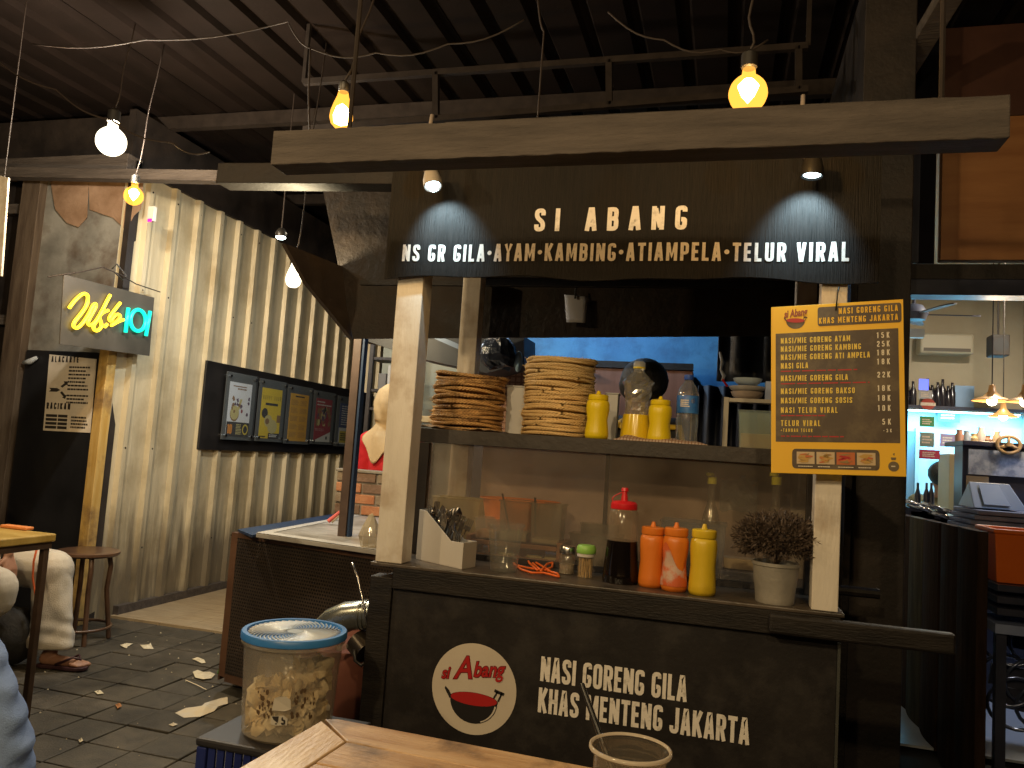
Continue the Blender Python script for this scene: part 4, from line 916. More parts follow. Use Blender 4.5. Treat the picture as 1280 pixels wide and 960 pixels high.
# big soy sauce bottle with red cap
p = ctr(775, 728); k = mpx(p); t = thing('sauce_bottle', 'tall clear bottle half full of black soy sauce with a red spout cap', 'bottle', p); H = 104*k; W = 22*k
MB().lathe([(0, 0), (W*.98, 0), (W, .006), (W, H*.12), (W*.88, H*.4), (W*.84, H*.55), (W*.84, H*.83), (W*.72, H*.87)], p, 26).build('body', clear('cloudy bottle', tint=(.92, .86, .76), body=(.62, .52, .40), haze=.20, gloss=.04), t, smooth=True)
MB().lathe([(0, .001), (W*1.005, .002), (W*1.02, .006), (W*1.02, H*.12), (W*.90, H*.4), (W*.865, H*.50), (0, H*.50)], p, 24).build('sauce', mat('soy sauce', (.006, .004, .003), .12), t, smooth='auto')
MRC = mat('red plastic', (.62, .015, .02), .35)
MB().lathe([(W*.74, H*.872), (W*.76, H*.88), (W*.74, H*.94), (W*.62, H*.965), (W*.2, H*.975), (W*.14, H*1.08), (W*.22, H*1.09), (W*.18, H*1.13), (0, H*1.13)], p, 22, mod=lambda a, z: 1+.012*math.cos(a*24)).build('cap', MRC, t, smooth='auto')
arc = [p+Vector((-W*.72, -.004, H*.90))] + [p+Vector((-W*.75+.020-.045*math.sin(PI*q/8)*.62+ .025*(q/8), -.004, H*(.90+.19*q/8))) for q in range(1, 8)] + [p+Vector((0, 0, H*1.09))]
MB().tube(arc, .0017, 6).build('cap_strap', MRC, t, smooth=True)
# cutlery holder
M_WP = mat('ivory plastic', (.58, .54, .48), .42, col2=(.54, .50, .44), nscale=4)
p = at(520, 699, 'z', ZC); p2 = at(577, 712, 'z', ZC); zt2 = ZC
k = mpx(p); xa, ya = p.x, p.y; xb = at(590, 700, 'z', ZC)
A = Vector((p.x, min(p.y, 2.60), ZC)); B = Vector((p2.x, p2.y, ZC)); C = Vector((B.x+.02, B.y+.085, ZC)); D = A+(C-B); D.y = min(D.y, 2.72)
ch = thing('cutlery_holder', 'ivory plastic slanted holder packed with spoons and forks', 'cutlery holder', A)
hl, hr, hm = 62*k, 31*k, 33*k
def col_(p, z): return Vector((p.x, p.y, ZC+z))
def ringp(P4, z): return [col_(q, z) for q in P4]
mb = MB(); P4 = [A, B, C, D]
tA, tB, tC, tD = hl, hr*1.0, hr, hl
mid1 = A.lerp(B, .16); mid2 = A.lerp(B, .74); m3 = D.lerp(C, .74); m4 = D.lerp(C, .16)
# front and back walls follow the slanting rim
wall = lambda a, b, c_, d_: [col_(a, 0), col_(b, 0), col_(b, hr), col_(c_, hr*.98), col_(d_, hl*.99), col_(a, hl)]
nv_ = (B-A).cross(Z3).normalized()
mb.slab(wall(A, B, mid2, mid1), -nv_, .0025); mb.slab(wall(D, C, m3, m4), nv_, .0025)
mb.slab([col_(A, 0), col_(D, 0), col_(D, hl), col_(A, hl)], (B-A), .0025); mb.slab([col_(B, 0), col_(C, 0), col_(C, hr), col_(B, hr)], (A-B), .0025)
mb.slab([col_(A, .001), col_(B, .001), col_(C, .001), col_(D, .001)], Z3, .003)
mb.build('box', M_WP, ch, bevel=.0015)
def spoon(kind):
    mb = MB(); L = .13
    mb.tube([(0, 0, 0), (.0, .0, L*.6), (.003, 0, L)], [.0035, .0024, .0028], 6)
    if kind == 'spoon':
        mb.lathe([(0, -.020), (.013, -.013), (.0175, -.002), (.016, .010), (.006, .024), (.002, .03)], (0.003, 0, L+.02), 14, sq=(1, .32))
    else:
        mb.box(-.010, .016, -.0012, .0012, L-.002, L+.016)
        for j in range(4): mb.box(-.010+.007*j, -.0068+.007*j, -.001, .001, L+.0165, L+.044)
    return mb
protos = {}
rc = random.Random(11)
for i in range(30):
    kd = 'spoon' if i % 3 == 0 else 'fork'
    u = rc.uniform(.08, .68); v = rc.uniform(.12, .85); base = A.lerp(B, u).lerp(D.lerp(C, u), v)+Vector((0, 0, .006+.035*(1-u)*rc.random()))
    lab = 'steel %s standing in the ivory cutlery holder' % kd
    if kd not in protos:
        o = spoon(kd).build(kd, M_STEEL if kd == 'fork' else mat('dark spoon steel', (.30, .28, .26), .2, 1.0), smooth='auto'); protos[kd] = o
    else: o = protos[kd].copy(); COL.objects.link(o)
    tag(o, lab, kd, '%ss in the cutlery holder' % kd)
    o.location = base; o.rotation_euler = (rc.uniform(-.25, .15), rc.uniform(-.1, .55)*(1-u*.3), rc.uniform(-1.2, 1.2)); s_ = rc.uniform(.85, 1.0); o.scale = (s_, s_, s_)
# clear cup
p = ctr(629, 714); k = mpx(p); t = thing('plastic_cup', 'empty clear plastic cup standing on the counter ledge', 'cup', p)
MB().shell([(16*k, 0), (17*k, .004), (22*k, 55*k), (24*k, 56*k), (24*k, 59*k)], .0012, c=p, n=26).build('cup_wall', clear('clear cup plastic', tint=(.95, .95, .93), body=(.7, .65, .55), haze=.06, gloss=.04), t, smooth='auto')
for q in (.12, .5): MB().lathe([((16.5+5.5*q)*k, q*55*k), ((17.2+5.5*q)*k, q*55*k+.001), ((16.7+5.5*q)*k, q*55*k+.003)], p, 26).build('ridge', MC['clear cup plastic'], t, smooth=True)
# orange strap
mb = MB(); o = at(670, 714, 'z', ZC+.006)
def rib(pts):
    P = [at(x, y, 'z', ZC+z) for x, y, z in pts]; out = []
    for i in range(len(P)-1):
        for j in range(5): out.append(P[i].lerp(P[i+1], j/5))
    out.append(P[-1]); return out
for pts in ([(642, 704, .004), (652, 712, .006), (665, 716, .008), (680, 716, .01), (699, 721, .006), (697, 717, .008), (682, 713, .008), (660, 710, .006), (643, 706, .005)],
            [(672, 713, .008), (662, 704, .016), (659, 699, .014), (665, 703, .010), (675, 712, .012)], [(676, 714, .012), (684, 705, .02), (691, 703, .02), (690, 709, .014), (681, 713, .01)], [(668, 702, .012), (678, 708, .016), (688, 714, .01)]):
    mb.tube(rib(pts), .0040, 6)
tag(mb.build('orange_strap', mat('orange strap', (.75, .13, .01), .45), smooth=True), 'tangled bright orange plastic strap lying on the counter', 'strap')
# glass jar, toothpick jar
p = ctr(708, 717); k = mpx(p); t = thing('spice_jar', 'small glass jar with a silver screw lid beside the toothpicks', 'jar', p)
MB().lathe([(0, 0), (9.5*k, 0), (10*k, .003), (10*k, 22*k), (8.5*k, 24*k)], p, 20).build('body', clear('jar glass', body=(.5, .42, .3), haze=.25, gloss=.12), t, smooth='auto')
MB().lathe([(0, .002), (9*k, .002), (9*k, 12*k), (0, 12*k)], p, 16).build('contents', mat('pale spice', (.5, .42, .3), .8, col2=(.2, .15, .1), nscale=60), t)
MB().lathe([(9.8*k, 24.5*k), (10.5*k, 25*k), (10.5*k, 32*k), (9.5*k, 34*k), (0, 34*k)], p, 20, mod=lambda a, z: 1+.02*math.cos(a*20)).build('lid', M_STEEL, t, smooth='auto')
p = ctr(731, 722); t = thing('toothpick_jar', 'clear toothpick jar with a light green cap', 'jar', p)
MB().lathe([(0, 0), (10*k, 0), (10*k, 26*k)], p, 20).build('body', clear('toothpick glass', body=(.6, .5, .3), haze=.12, gloss=.06), t, smooth='auto')
mb = MB()
for i in range(34):
    a = rc.uniform(0, 2*PI); r = 8.6*k*math.sqrt(rc.random()); a2 = a+rc.uniform(-.5, .5)
    mb.tube([p+Vector((r*math.cos(a), r*math.sin(a), .002)), p+Vector((r*math.cos(a2), r*math.sin(a2), 25*k))], .0010, 4)
stuff(mb.build('toothpicks', mat('toothpick wood', (.58, .38, .16), .6), t))
MB().lathe([(10.3*k, 25*k), (11*k, 25.5*k), (11*k, 29*k)], p, 20).build('collar', M_WP, t, smooth='auto')
MB().lathe([(11.2*k, 29.2*k), (11.8*k, 30*k), (11.8*k, 36*k), (10*k, 39*k), (0, 40*k)], p, 20, mod=lambda a, z: 1+.015*math.cos(a*24)).build('cap', mat('light green plastic', (.28, .55, .10), .4), t, smooth='auto')
# bushy plant in zinc bucket
p = ctr(968, 753); k = mpx(p); t = thing('potted_plant', 'bushy dark dried plant in a small grey zinc bucket', 'potted plant', p)
M_ZB = mat('grey zinc bucket', (.30, .28, .24), .5, .3, col2=(.40, .37, .32), nscale=7, bump=.2, bscale=40)
pr = [(0, 0), (23*k, 0), (23.5*k, .003)] + [((23.5+4*q/6)*k + (.0012 if q in (3, 4) else 0), (6+q*6.5)*k) for q in range(7)] + [(29*k, 46*k), (29*k, 50*k), (27*k, 50*k), (26*k, 44*k), (0, 43*k)]
MB().lathe(pr, p, 28).build('bucket', M_ZB, t, smooth='auto')
mb = MB(); rp = random.Random(4); ctrp = p+Vector((.002, 0, 78*k))
for i in range(4200):
    a = rp.uniform(0, 2*PI); ph = math.acos(rp.uniform(-.65, 1)); rad = rp.uniform(.35, 1)**.6*(1.12 if rp.random() < .08 else 1)
    d = Vector((math.sin(ph)*math.cos(a), math.sin(ph)*math.sin(a), math.cos(ph)))
    rr_ = 1+.12*mn.noise(d*3)
    c = ctrp+Vector((d.x*50*k, d.y*42*k, d.z*31*k))*rad*rr_
    dd = (d+Vector((rp.uniform(-.8, .8), rp.uniform(-.8, .8), rp.uniform(-.6, .8)))).normalized(); sd = dd.cross(Vector((rp.random(), rp.random(), rp.random()))).normalized()*.0030; l = rp.uniform(.012, .024)
    mb.add([c-sd*.4, c+dd*l*.5-sd, c+dd*l, c+dd*l*.5+sd], [(0, 1, 2, 3)])
for i in range(60):
    a = rp.uniform(0, 2*PI); mb.tube([p+Vector((0, 0, 44*k)), ctrp+Vector((math.cos(a)*30*k*rp.random(), math.sin(a)*26*k*rp.random(), rp.uniform(0, 22)*k))], .001, 4)
stuff(mb.build('foliage', mat('dried dark leaves', (.045, .030, .022), .6, col2=(.12, .085, .06), nscale=50), t))

# ================================================================== INSIDE THE GLASS CASE
def on(px, py, y, z=None):
    p = at(px, py, 'y', y); return Vector((p.x, y, ZC+.001 if z is None else z))
M_OB = mat('orange thin plastic', (.80, .26, .05), .4)
p = on(645, 700, 2.98); k = mpx(p)
t = thing('orange_basin', 'orange plastic basin behind the clear boxes in the glass case', 'basin', p)
zr = at(645, 640, 'y', 2.90).z-ZC; zr = .20
zr = at(645, 624, 'y', 2.98).z-ZC
MB().shell([(32*k, 0), (36*k, .004), (48*k, zr-.006), (52*k, zr-.004), (52*k, zr)], .0015, c=p, n=40, sq=(1, .55)).build('basin_wall', M_OB, t, smooth='auto')
M_TUB = clear('milky tub plastic', tint=(.9, .9, .86), body=(.62, .60, .52), haze=.26, gloss=.03)
def tub(px0, px1, pyt, y, h=None, label='', cat='container', m=M_TUB, dep=.10, fillh=0, fm=None, zb=None, lid=False):
    zb = ZC+.001 if zb is None else zb
    a = at(px0, pyt, 'y', y); b = at(px1, pyt, 'y', y); zt_ = (a.z+b.z)/2; c = Vector(((a.x+b.x)/2, y+dep/2, zb)); w_ = b.x-a.x; t = thing('container', label, cat, c)
    mb = MB(); tk = .0018; T0 = .92
    def rg(s, z, w0): return [Vector((c.x+sx*(w_/2*w0-s), c.y+sy*(dep/2*w0-s), z)) for sx, sy in ((-1, -1), (1, -1), (1, 1), (-1, 1))]
    R = [rg(0, zb, T0), rg(0, zt_-.006, 1), rg(-.004, zt_-.005, 1), rg(-.004, zt_, 1), rg(tk, zt_, 1), rg(tk, zb+tk, T0)]
    vs = sum(R, []); fs = [(3, 2, 1, 0)] + [(4*i+j, 4*i+(j+1) % 4, 4*i+4+(j+1) % 4, 4*i+4+j) for i in range(5) for j in range(4)] + [(20, 21, 22, 23)]
    mb.add(vs, fs); mb.build('box', m, t, bevel=.004)
    if fillh: MB().box(c.x-w_*.43, c.x+w_*.43, c.y-dep*.43, c.y+dep*.43, zb+.003, zb+fillh).build('contents', fm, t, bevel=.004)
    if lid: MB().box(c.x-w_*.53, c.x+w_*.53, c.y-dep*.54, c.y+dep*.54, zt_+.001, zt_+.008).build('lid', M_TUB, t, bevel=.003)
    return t
rk = thing('wooden_rack', 'brown wooden rack under the clear tubs in the glass case', 'rack', on(650, 700, 2.80))
M_RK = mat('orange brown rack wood', (.20, .09, .035), .5, col2=(.28, .14, .06), nscale=5, stretch=(.6, 5, 5))
x0, x1 = at(588, 690, 'y', 2.80).x, at(702, 690, 'y', 2.80).x; zr1 = at(640, 680, 'y', 2.80).z
MB().box(x0, x1-.02, 2.80, 2.815, zr1-.012, zr1+.004).build('slat', M_RK, rk, bevel=.002)
MB().box(x0, x1-.02, 2.80, 2.815, ZC+.002, ZC+.018).build('slat', M_RK, rk, bevel=.002)
MB().box(x1-.019, x1+.003, 2.798, 2.96, ZC+.001, zr1+.02).build('side_board', M_RK, rk, bevel=.002)
MB().box(x0-.02, x0-.001, 2.798, 2.96, ZC+.001, zr1+.02).build('side_board', M_RK, rk, bevel=.002)
MB().box(x0, x1-.02, 2.816, 2.955, zr1-.006, zr1+.001).build('shelf_board', M_RK, rk)
zz = zr1+.006
tub(625, 662, 626, 2.82, label='left clear tub with white sauce and a stirrer on the rack', fillh=.035, fm=mat('cream sauce', (.6, .55, .42), .6), zb=zz)
tub(664, 703, 630, 2.82, label='right clear tub on the wooden rack in the case', fillh=.02, fm=MC['cream sauce'], zb=zz)
tub(594, 622, 648, 2.82, label='low clear box of orange food left on the wooden rack', fillh=.03, fm=mat('orange food', (.60, .24, .08), .6, col2=(.7, .4, .15), nscale=30), zb=zz)
for (a, b_px) in (((628, 617), (638, 668)), ((669, 622), (669, 668))):
    p0, p1 = at(a[0], a[1], 'y', 2.83), at(b_px[0], b_px[1], 'y', 2.86)
    tag(MB().bar(p0, p1, .008, .003).build('stirrer', M_DARK), 'dark flat stirrer standing in the %s clear tub' % ('left' if a[0] < 650 else 'right'), 'stirrer')
for px in (633, 668, 690):
    p = on(px, 696, 2.87); tag(rebase(MB().lathe([(0, 0), (.030, 0), (.033, .010), (.028, .020), (0, .022)], p, 20).build('yellow_dish', mat('pale yellow lid', (.55, .48, .2), .5), smooth='auto'), p), 'pale yellow round dish under the rack shelf, %s' % {633: 'leftmost', 668: 'middle', 690: 'rightmost'}[px], 'dish')
tub(541, 600, 622, 3.0, label='pale yellow tub behind the cutlery in the case', m=clear('yellow milky tub', tint=(.9, .85, .6), body=(.62, .55, .30), haze=.6, gloss=.03))
tub(733, 775, 672, 2.86, label='front clear lidded box left of the sauce bottle', lid=True, dep=.1); tub(712, 762, 668, 2.99, label='middle clear box stacked left of the sauce bottle', dep=.08)
tub(726, 772, 655, 3.07, label='rear clear box left of the sauce bottle', dep=.05)
tub(826, 908, 653, 2.80, label='large clear box behind the squeeze bottles in the case', m=clear('bluish clear box', tint=(.9, .95, 1), body=(.5, .55, .6), haze=.25, gloss=.08), dep=.16)
for i, (px, y, m, lab) in enumerate([(886, 2.90, (.20, .13, .05), 'dark sauce bottle with a yellow cap, left one in the case'), (967, 2.80, (.10, .06, .03), 'glass sauce bottle with a yellow cap above the potted plant')]):
    zt_ = at(px, 592, 'y', y).z; p = on(px, 700, y); H = zt_-ZC; t = thing('glass_bottle', lab, 'bottle', p); R_b = .034
    MB().lathe([(0, 0), (R_b, 0), (R_b, H*.50), (R_b*.8, H*.6), (.014, H*.72), (.012, H*.92)], p, 22).build('body', clear('sauce glass', tint=(.85, .85, .8), body=(.5, .5, .45), haze=.18, gloss=.14), t, smooth=True)
    MB().lathe([(0, .003), (R_b*.92, .003), (R_b*.92, H*.48), (0, H*.48)], p, 18).build('liquid', mat('brown sauce %d' % i, m, .2), t, smooth='auto')
    MB().lathe([(.016, H*.90), (.0165, H*.97), (0, H*.972)], p, 16).build('cap', mat('lime yellow cap', (.62, .62, .04), .4), t, smooth='auto')
    MB().lathe([(0, 0), (.015, 0), (.015, .012), (0, .013)], p+Vector((-.008, 0, H*.975)), 14).build('flip_lid', MC['lime yellow cap'], t, smooth='auto')
for i, (x0, x1, y0, y1, yy, c) in enumerate([(905, 945, 698, 716, 2.80, (.56, .48, .30)), (900, 944, 716, 740, 2.76, (.12, .12, .12))]):
    a, b = at(x0, y0, 'y', yy), at(x1, y1, 'y', yy); h_ = a.z-b.z
    z0 = ZC+.001+(0 if i else .05)
    tag(MB().box(a.x, b.x, yy, yy+.08, z0, z0+h_*.95).build('food_box', mat('food box %d' % i, c, .5), bevel=.003), ['cream flat box stacked on a grey box left of the plant', 'dark grey box left of the potted plant'][i], 'box')
# crumpled plastic bag
mb = MB(); o = on(923, 620, 3.0, at(923, 615, 'y', 3.0).z)
mb.grid(lambda u, v: (o.x+(u-.5)*.13, o.y+.03*mn.noise(Vector((u*5, v*5, 2))), o.z+.05-(v*.12)+.03*mn.noise(Vector((u*4, v*3, 7)))), 12, 12)
tag(rebase(mb.build('plastic_bag', clear('crinkled bag', tint=(.9, .95, .95), body=(.5, .6, .6), haze=.25, gloss=.2, rough=.2), smooth=False), o), 'crumpled clear plastic bag hanging in the right part of the case', 'bag')

# ================================================================== ON TOP OF THE CASE
ZT = zt+.0005
def top(px, y=2.80): p = at(px, 500, 'y', y); return Vector((p.x, y, ZT))
def plate_mesh(seed):
    mb = MB(); r = .138; rp = random.Random(seed); NS = 66
    mb.lathe([(0, .002), (.09, .002), (.12, .006), (.132, .011), (.128, .013), (.115, .009), (.088, .005), (0, .005)], (0, 0, 0), 30)
    for s in range(3):
        pts = []
        for j in range(NS):
            a = 2*PI*j/NS; b = s*2*PI/3+a*20; rr = r+.0050*math.cos(b)+.0015*mn.noise(Vector((a*3, s, seed)))
            pts.append((rr*math.cos(a), rr*math.sin(a), .009+.0050*math.sin(b)+.002*math.sin(a*3+seed)))
        mb.tube(pts, .0036, 5, closed=True)
    for j in range(16):
        a = rp.uniform(0, 2*PI); l = rp.uniform(.008, .022); p0 = Vector((r*math.cos(a), r*math.sin(a), .009)); mb.tube([p0, p0+Vector((math.cos(a+.6)*l, math.sin(a+.6)*l, rp.uniform(-.004, .010)))], .0009, 3)
    return mb
M_RT1 = mat('dark golden rattan', (.50, .28, .10), .6, col2=(.66, .42, .17), nscale=40, bump=.4, bscale=150, dirt=(.16, .075, .025), dscale=9)
M_RT2 = mat('straw rattan', (.72, .50, .22), .6, col2=(.82, .60, .30), nscale=40, bump=.4, bscale=150)
pm1 = [plate_mesh(s).build('rattan_plate', M_RT1, smooth=True) for s in (1, 2)]; pm2 = [plate_mesh(s).build('rattan_plate', M_RT2, smooth=True) for s in (3, 4)]
rs = random.Random(8); ORD = ['first', 'second', 'third', 'fourth', 'fifth', 'sixth', 'seventh', 'eighth', 'ninth', 'tenth', 'eleventh', 'twelfth', 'thirteenth', 'fourteenth', 'fifteenth', 'sixteenth', 'seventeenth', 'eighteenth', 'nineteenth', 'twentieth', 'twenty-first', 'twenty-second', 'twenty-third', 'twenty-fourth']
def pstack(protos, c, n, sc, dz, lab, grp, tilt, lean):
    z = c.z; tiltx = 0
    for i in range(n):
        if i < 2: o = protos[i]
        else: o = protos[i % 2].copy(); COL.objects.link(o)
        tag(o, ('lowest' if i == 0 else 'topmost' if i == n-1 else ORD[i])+(' ' if i in (0, n-1) else ' from the bottom, a ')+lab, 'plate', grp); u = i/n
        o.location = (c.x+lean*u+rs.uniform(-.004, .004), c.y+rs.uniform(-.004, .004), z); o.scale = (sc+rs.uniform(-.02, .02),)*2+(1,)
        o.rotation_euler = (rs.uniform(-.02, .02), tilt*u+rs.uniform(-.03, .03)+.012*math.sin(i*2.2), rs.uniform(0, 6)); z += dz*rs.uniform(.9, 1.1)
cA = top(586, 2.92); cB = top(698, 2.92)
cA.z = at(586, 533, 'y', 2.92).z-.02; cB.z = cA.z
cA.z = cB.z = ZT+.002
pstack(pm1, cA, 17, .98, .0130, 'dark golden rattan plate of the ragged left stack', 'left stack of rattan plates', .10, .004)
pstack(pm2, cB, 23, .92, .0127, 'straw coloured rattan plate of the neat right stack', 'right stack of rattan plates', .02, .0)
# crumpled paper under the left stack
mb = MB(); o = top(545, 2.80); mb.grid(lambda u, v: (o.x-.05+u*.30, o.y-.02+v*.2, ZT+.006+.022*abs(mn.noise(Vector((u*7, v*5, 1))))*(1.3-u)), 26, 14)
for i, v_ in enumerate(mb.v): pass
tag(mb.build('crumpled_paper', mat('brown wrapping paper', (.36, .26, .17), .8, col2=(.45, .36, .26), nscale=6), solid=.001), 'crumpled brown paper sheet under the left plate stack', 'paper')
tub(634, 658, 482, 2.98, label='white upright plastic jug between the two plate stacks', m=plain('milky white plastic', (.55, .55, .54), .4), zb=ZT, dep=.08)
tub(758, 773, 491, 3.02, label='white box behind the left yellow squeeze bottle', m=MC['milky white plastic'], zb=ZT, dep=.05)
MYB = mat('bright yellow plastic', (.75, .58, .01), .35)
for px, y, lab, hh in ((748, 2.80, 'bright yellow squeeze bottle beside the right plate stack', 60), (826, 2.80, 'bright yellow squeeze bottle between the two clear bottles', 58)):
    squeeze(0, 0, hh, 30, MYB, lab, P=top(px, y), waist=.84, capw=.80)
# faceted bottle of yellow oil
p = top(797, 2.86); k = mpx(p); t = thing('oil_bottle', 'faceted clear bottle a third full of bright yellow oil', 'bottle', p); H = at(797, 452, 'y', 2.86).z-ZT
def fac(a, z): return 1+.05*math.cos(a*8)*math.cos(z*260)+.02*math.cos(z*260)
pr = [(0, 0), (19*k, 0)] + [((19-4.2*math.sin(PI*q/14))*k, .006+H*.72*q/14) for q in range(15)] + [(15*k, H*.79), (7*k, H*.87), (6.5*k, H*.92)]
MB().lathe(pr, p, 16, mod=fac).build('body', clear('faceted bottle', tint=(.95, .95, .92), body=(.85, .82, .76), haze=.26, gloss=.30, rough=.12), t)
MB().lathe([(0, .001), (19.9*k, .002), (19.2*k, H*.12), (17.6*k, H*.28), (16.9*k, H*.33), (0, H*.33)], p, 24).build('oil', mat('yellow oil', (.72, .52, .02), .2), t, smooth='auto')
MB().lathe([(7.5*k, H*.93), (7.5*k, H*.98), (6*k, H), (0, H)], p, 16).build('cap', clear('cap plastic', body=(.6, .6, .55), haze=.6), t, smooth='auto')
MB().lathe([(7.6*k, H*.91), (7.9*k, H*.915), (7.6*k, H*.93)], p, 16).build('collar', MYB, t)
# water bottle
p = top(860, 2.86); t = thing('water_bottle', 'clear water bottle with a blue label and cap on the case', 'bottle', p); H = at(860, 468, 'y', 2.86).z-ZT
def rg2(a, z): return 1+.03*math.cos(z*420)+.02*math.cos(a*6)
MB().lathe([(0, 0), (12.5*k, 0), (13.2*k, .004)] + [(13.2*k, H*.1*q) for q in range(1, 8)] + [(11*k, H*.80), (5*k, H*.9), (4.6*k, H*.93)], p, 26, mod=rg2).build('body', clear('water bottle plastic', tint=(.95, .97, 1), body=(.75, .8, .85), haze=.20, gloss=.26, rough=.12), t, smooth=True)
MB().lathe([(13.5*k, H*.44), (13.6*k, H*.45), (13.6*k, H*.68), (13.3*k, H*.69)], p, 26).build('label', mat('blue bottle label', (.02, .10, .45), .4, col2=(.05, .22, .6), nscale=30), t, smooth=True)
K = MB(); scrawl(K, p+Vector((-8*k, -13.75*k, H*.52)), X3*.036, Z3*.04, .95, .7, 4, 0, 3); K.build('print', M_WHITEPRINT, t)
MB().lathe([(5.6*k, H*.92), (5.8*k, H*.93), (5.8*k, H*.99), (0, H)], p, 16).build('cap', mat('blue cap', (.02, .08, .4), .4), t, smooth='auto')
# cloth
mb = MB(); o = top(770, 2.77); xe = top(888, 2.77).x
mb.grid(lambda u, v: (o.x+u*(xe-o.x), o.y-.025+v*.12, ZT+.001+(.014+.006*mn.noise(Vector((u*6, v*5, 3)))+.004*math.sin(u*14))*math.sin(PI*min(1, max(0, v)))**.5*min(1, (1-u)*6)*min(1, u*8+.1)), 40, 14)
mc = mat('checked cloth', (.42, .34, .28), .9); nt5 = mc.node_tree; b5 = nt5.nodes['Principled BSDF']
def checker(m, c1, c2, sx, sy, sz=0):
    nt = m.node_tree; N = nt.nodes; L = nt.links; b = N['Principled BSDF']; tc = N.new('ShaderNodeTexCoord'); sp = N.new('ShaderNodeSeparateXYZ'); L.new(tc.outputs['Object'], sp.inputs[0]); outs = []
    for ax, s in ((0, sx), (1, sy), (2, sz)):
        if not s: continue
        mu = N.new('ShaderNodeMath'); mu.operation = 'MULTIPLY'; mu.inputs[1].default_value = s; L.new(sp.outputs[ax], mu.inputs[0])
        fr = N.new('ShaderNodeMath'); fr.operation = 'FRACT'; L.new(mu.outputs[0], fr.inputs[0]); gt = N.new('ShaderNodeMath'); gt.operation = 'GREATER_THAN'; gt.inputs[1].default_value = .72; L.new(fr.outputs[0], gt.inputs[0]); outs.append(gt.outputs[0])
    mx = N.new('ShaderNodeMath'); mx.operation = 'MAXIMUM'; L.new(outs[0], mx.inputs[0]); L.new(outs[1], mx.inputs[1])
    r = N.new('ShaderNodeMix'); r.data_type = 'RGBA'; r.inputs[6].default_value = (*c1, 1); r.inputs[7].default_value = (*c2, 1); L.new(mx.outputs[0], r.inputs[0]); L.new(r.outputs[2], b.inputs['Base Color'])
checker(mc, (.46, .38, .32), (.22, .10, .06), 90, 90)
tag(mb.build('checked_cloth', mc, smooth=True, solid=.002), 'brown and cream checked cloth folded under the bottles on the case', 'cloth')
# plastic box of orange food and small shelf with bowls at the right end
tub(924, 972, 513, 2.90, label='clear box with orange food at the right end of the case top', m=clear('greenish clear tub', tint=(.9, .97, .93), body=(.55, .62, .56), haze=.35, gloss=.05), zb=ZT, dep=.12, fillh=.055, fm=mat('orange fried food', (.62, .24, .07), .5, col2=(.7, .34, .12), nscale=20))
rk2 = thing('plate_rack', 'small cream frame shelf behind the right end of the glass case', 'shelf', top(940, 3.08)); x0, x1 = top(905, 3.08).x, top(975, 3.08).x; zq = at(930, 500, 'y', 3.08).z
MCF = mat('cream frame', (.42, .38, .31), .5)
MB().box(x0, x0+.018, 3.08, 3.10, ZT-.02, zq+.008).build('leg', MCF, rk2); MB().box(x0+.019, x1+.05, 3.08, 3.10, zq-.008, zq+.006).build('shelf_rail', MCF, rk2); MB().box(x0+.019, x1+.05, 3.101, 3.2, zq-.004, zq+.004).build('shelf_board', MCF, rk2)
for i, (r1, h_, m) in enumerate([(.062, .030, (.42, .34, .28)), (.070, .022, (.5, .48, .46)), (.055, .026, (.42, .5, .56))]):
    p = Vector((x0+.085, 3.15, zq+.0065+.028*i)); tag(rebase(MB().shell([(r1*.6, 0), (r1*.9, h_*.5), (r1, h_)], .002, c=p, n=28).build('bowl', plain('bowl %d' % i, m, .35), smooth='auto'), p), ['bottom brown bowl of the stack right of the blue wall', 'middle cream bowl of the stack right of the blue wall', 'top pale blue bowl of the stack right of the blue wall'][i], 'bowl')
tag(MB().box(x0+.15, x0+.2, 3.13, 3.18, zq+.007, zq+.08).build('paper_box', plain('blue white box', (.35, .42, .6), .6), bevel=.002), 'small bluish box beside the bowls', 'box')
# ================================================================== KITCHEN AREA BEHIND THE STALL
kw = thing('kitchen_wall', 'blue painted back wall of the kitchen behind the stall', 'wall', (-.9, 5.6, 0))
M_BLUEW = mat('blue painted wall', (.035, .19, .42), .6, col2=(.06, .26, .52), nscale=3.5, bump=.3, dirt=(.025, .13, .30), dscale=5)
zl = at(700, 484, 'y', 5.58).z
MB().box(-1.95, .55, 5.6, 5.7, zl, 3.45).build('blue_wall', M_BLUEW, kw)
MB().box(-1.95, .55, 5.6, 5.7, 0, zl-.002).build('dark_wall', mat('dark kitchen wall', (.03, .02, .018), .7, col2=(.05, .035, .03), nscale=3), kw)
MB().box(-2.75, -1.97, 5.9, 6.0, 0, 3.45).build('grey_wall', mat('green grey plaster', (.20, .21, .17), .8, col2=(.28, .28, .22), nscale=3, bump=.2), kw)
MB().box(.50, .56, 3.65, 5.6, 0, 3.45).build('side_wall', M_DARK, kw)
xa, xb = at(735, 470, 'y', 5.4).x, at(866, 470, 'y', 5.4).x; z1 = at(800, 461, 'y', 5.4).z
MB().box(xa, xb, 5.38, 5.45, z1-.0, z1+.045).build('cabinet_top', M_BLACKWOOD, kw)
cb = thing('kitchen_cabinet', 'brown wooden kitchen cabinet behind the cook', 'cabinet', ((xa+xb)/2, 5.45, 0))
MB().box(xa, xb, 5.40, 5.58, .5, z1-.003).build('panel', mat('red brown wood', (.14, .055, .03), .5, col2=(.2, .085, .05), nscale=4, stretch=(5, 5, .7)), cb, bevel=.003)
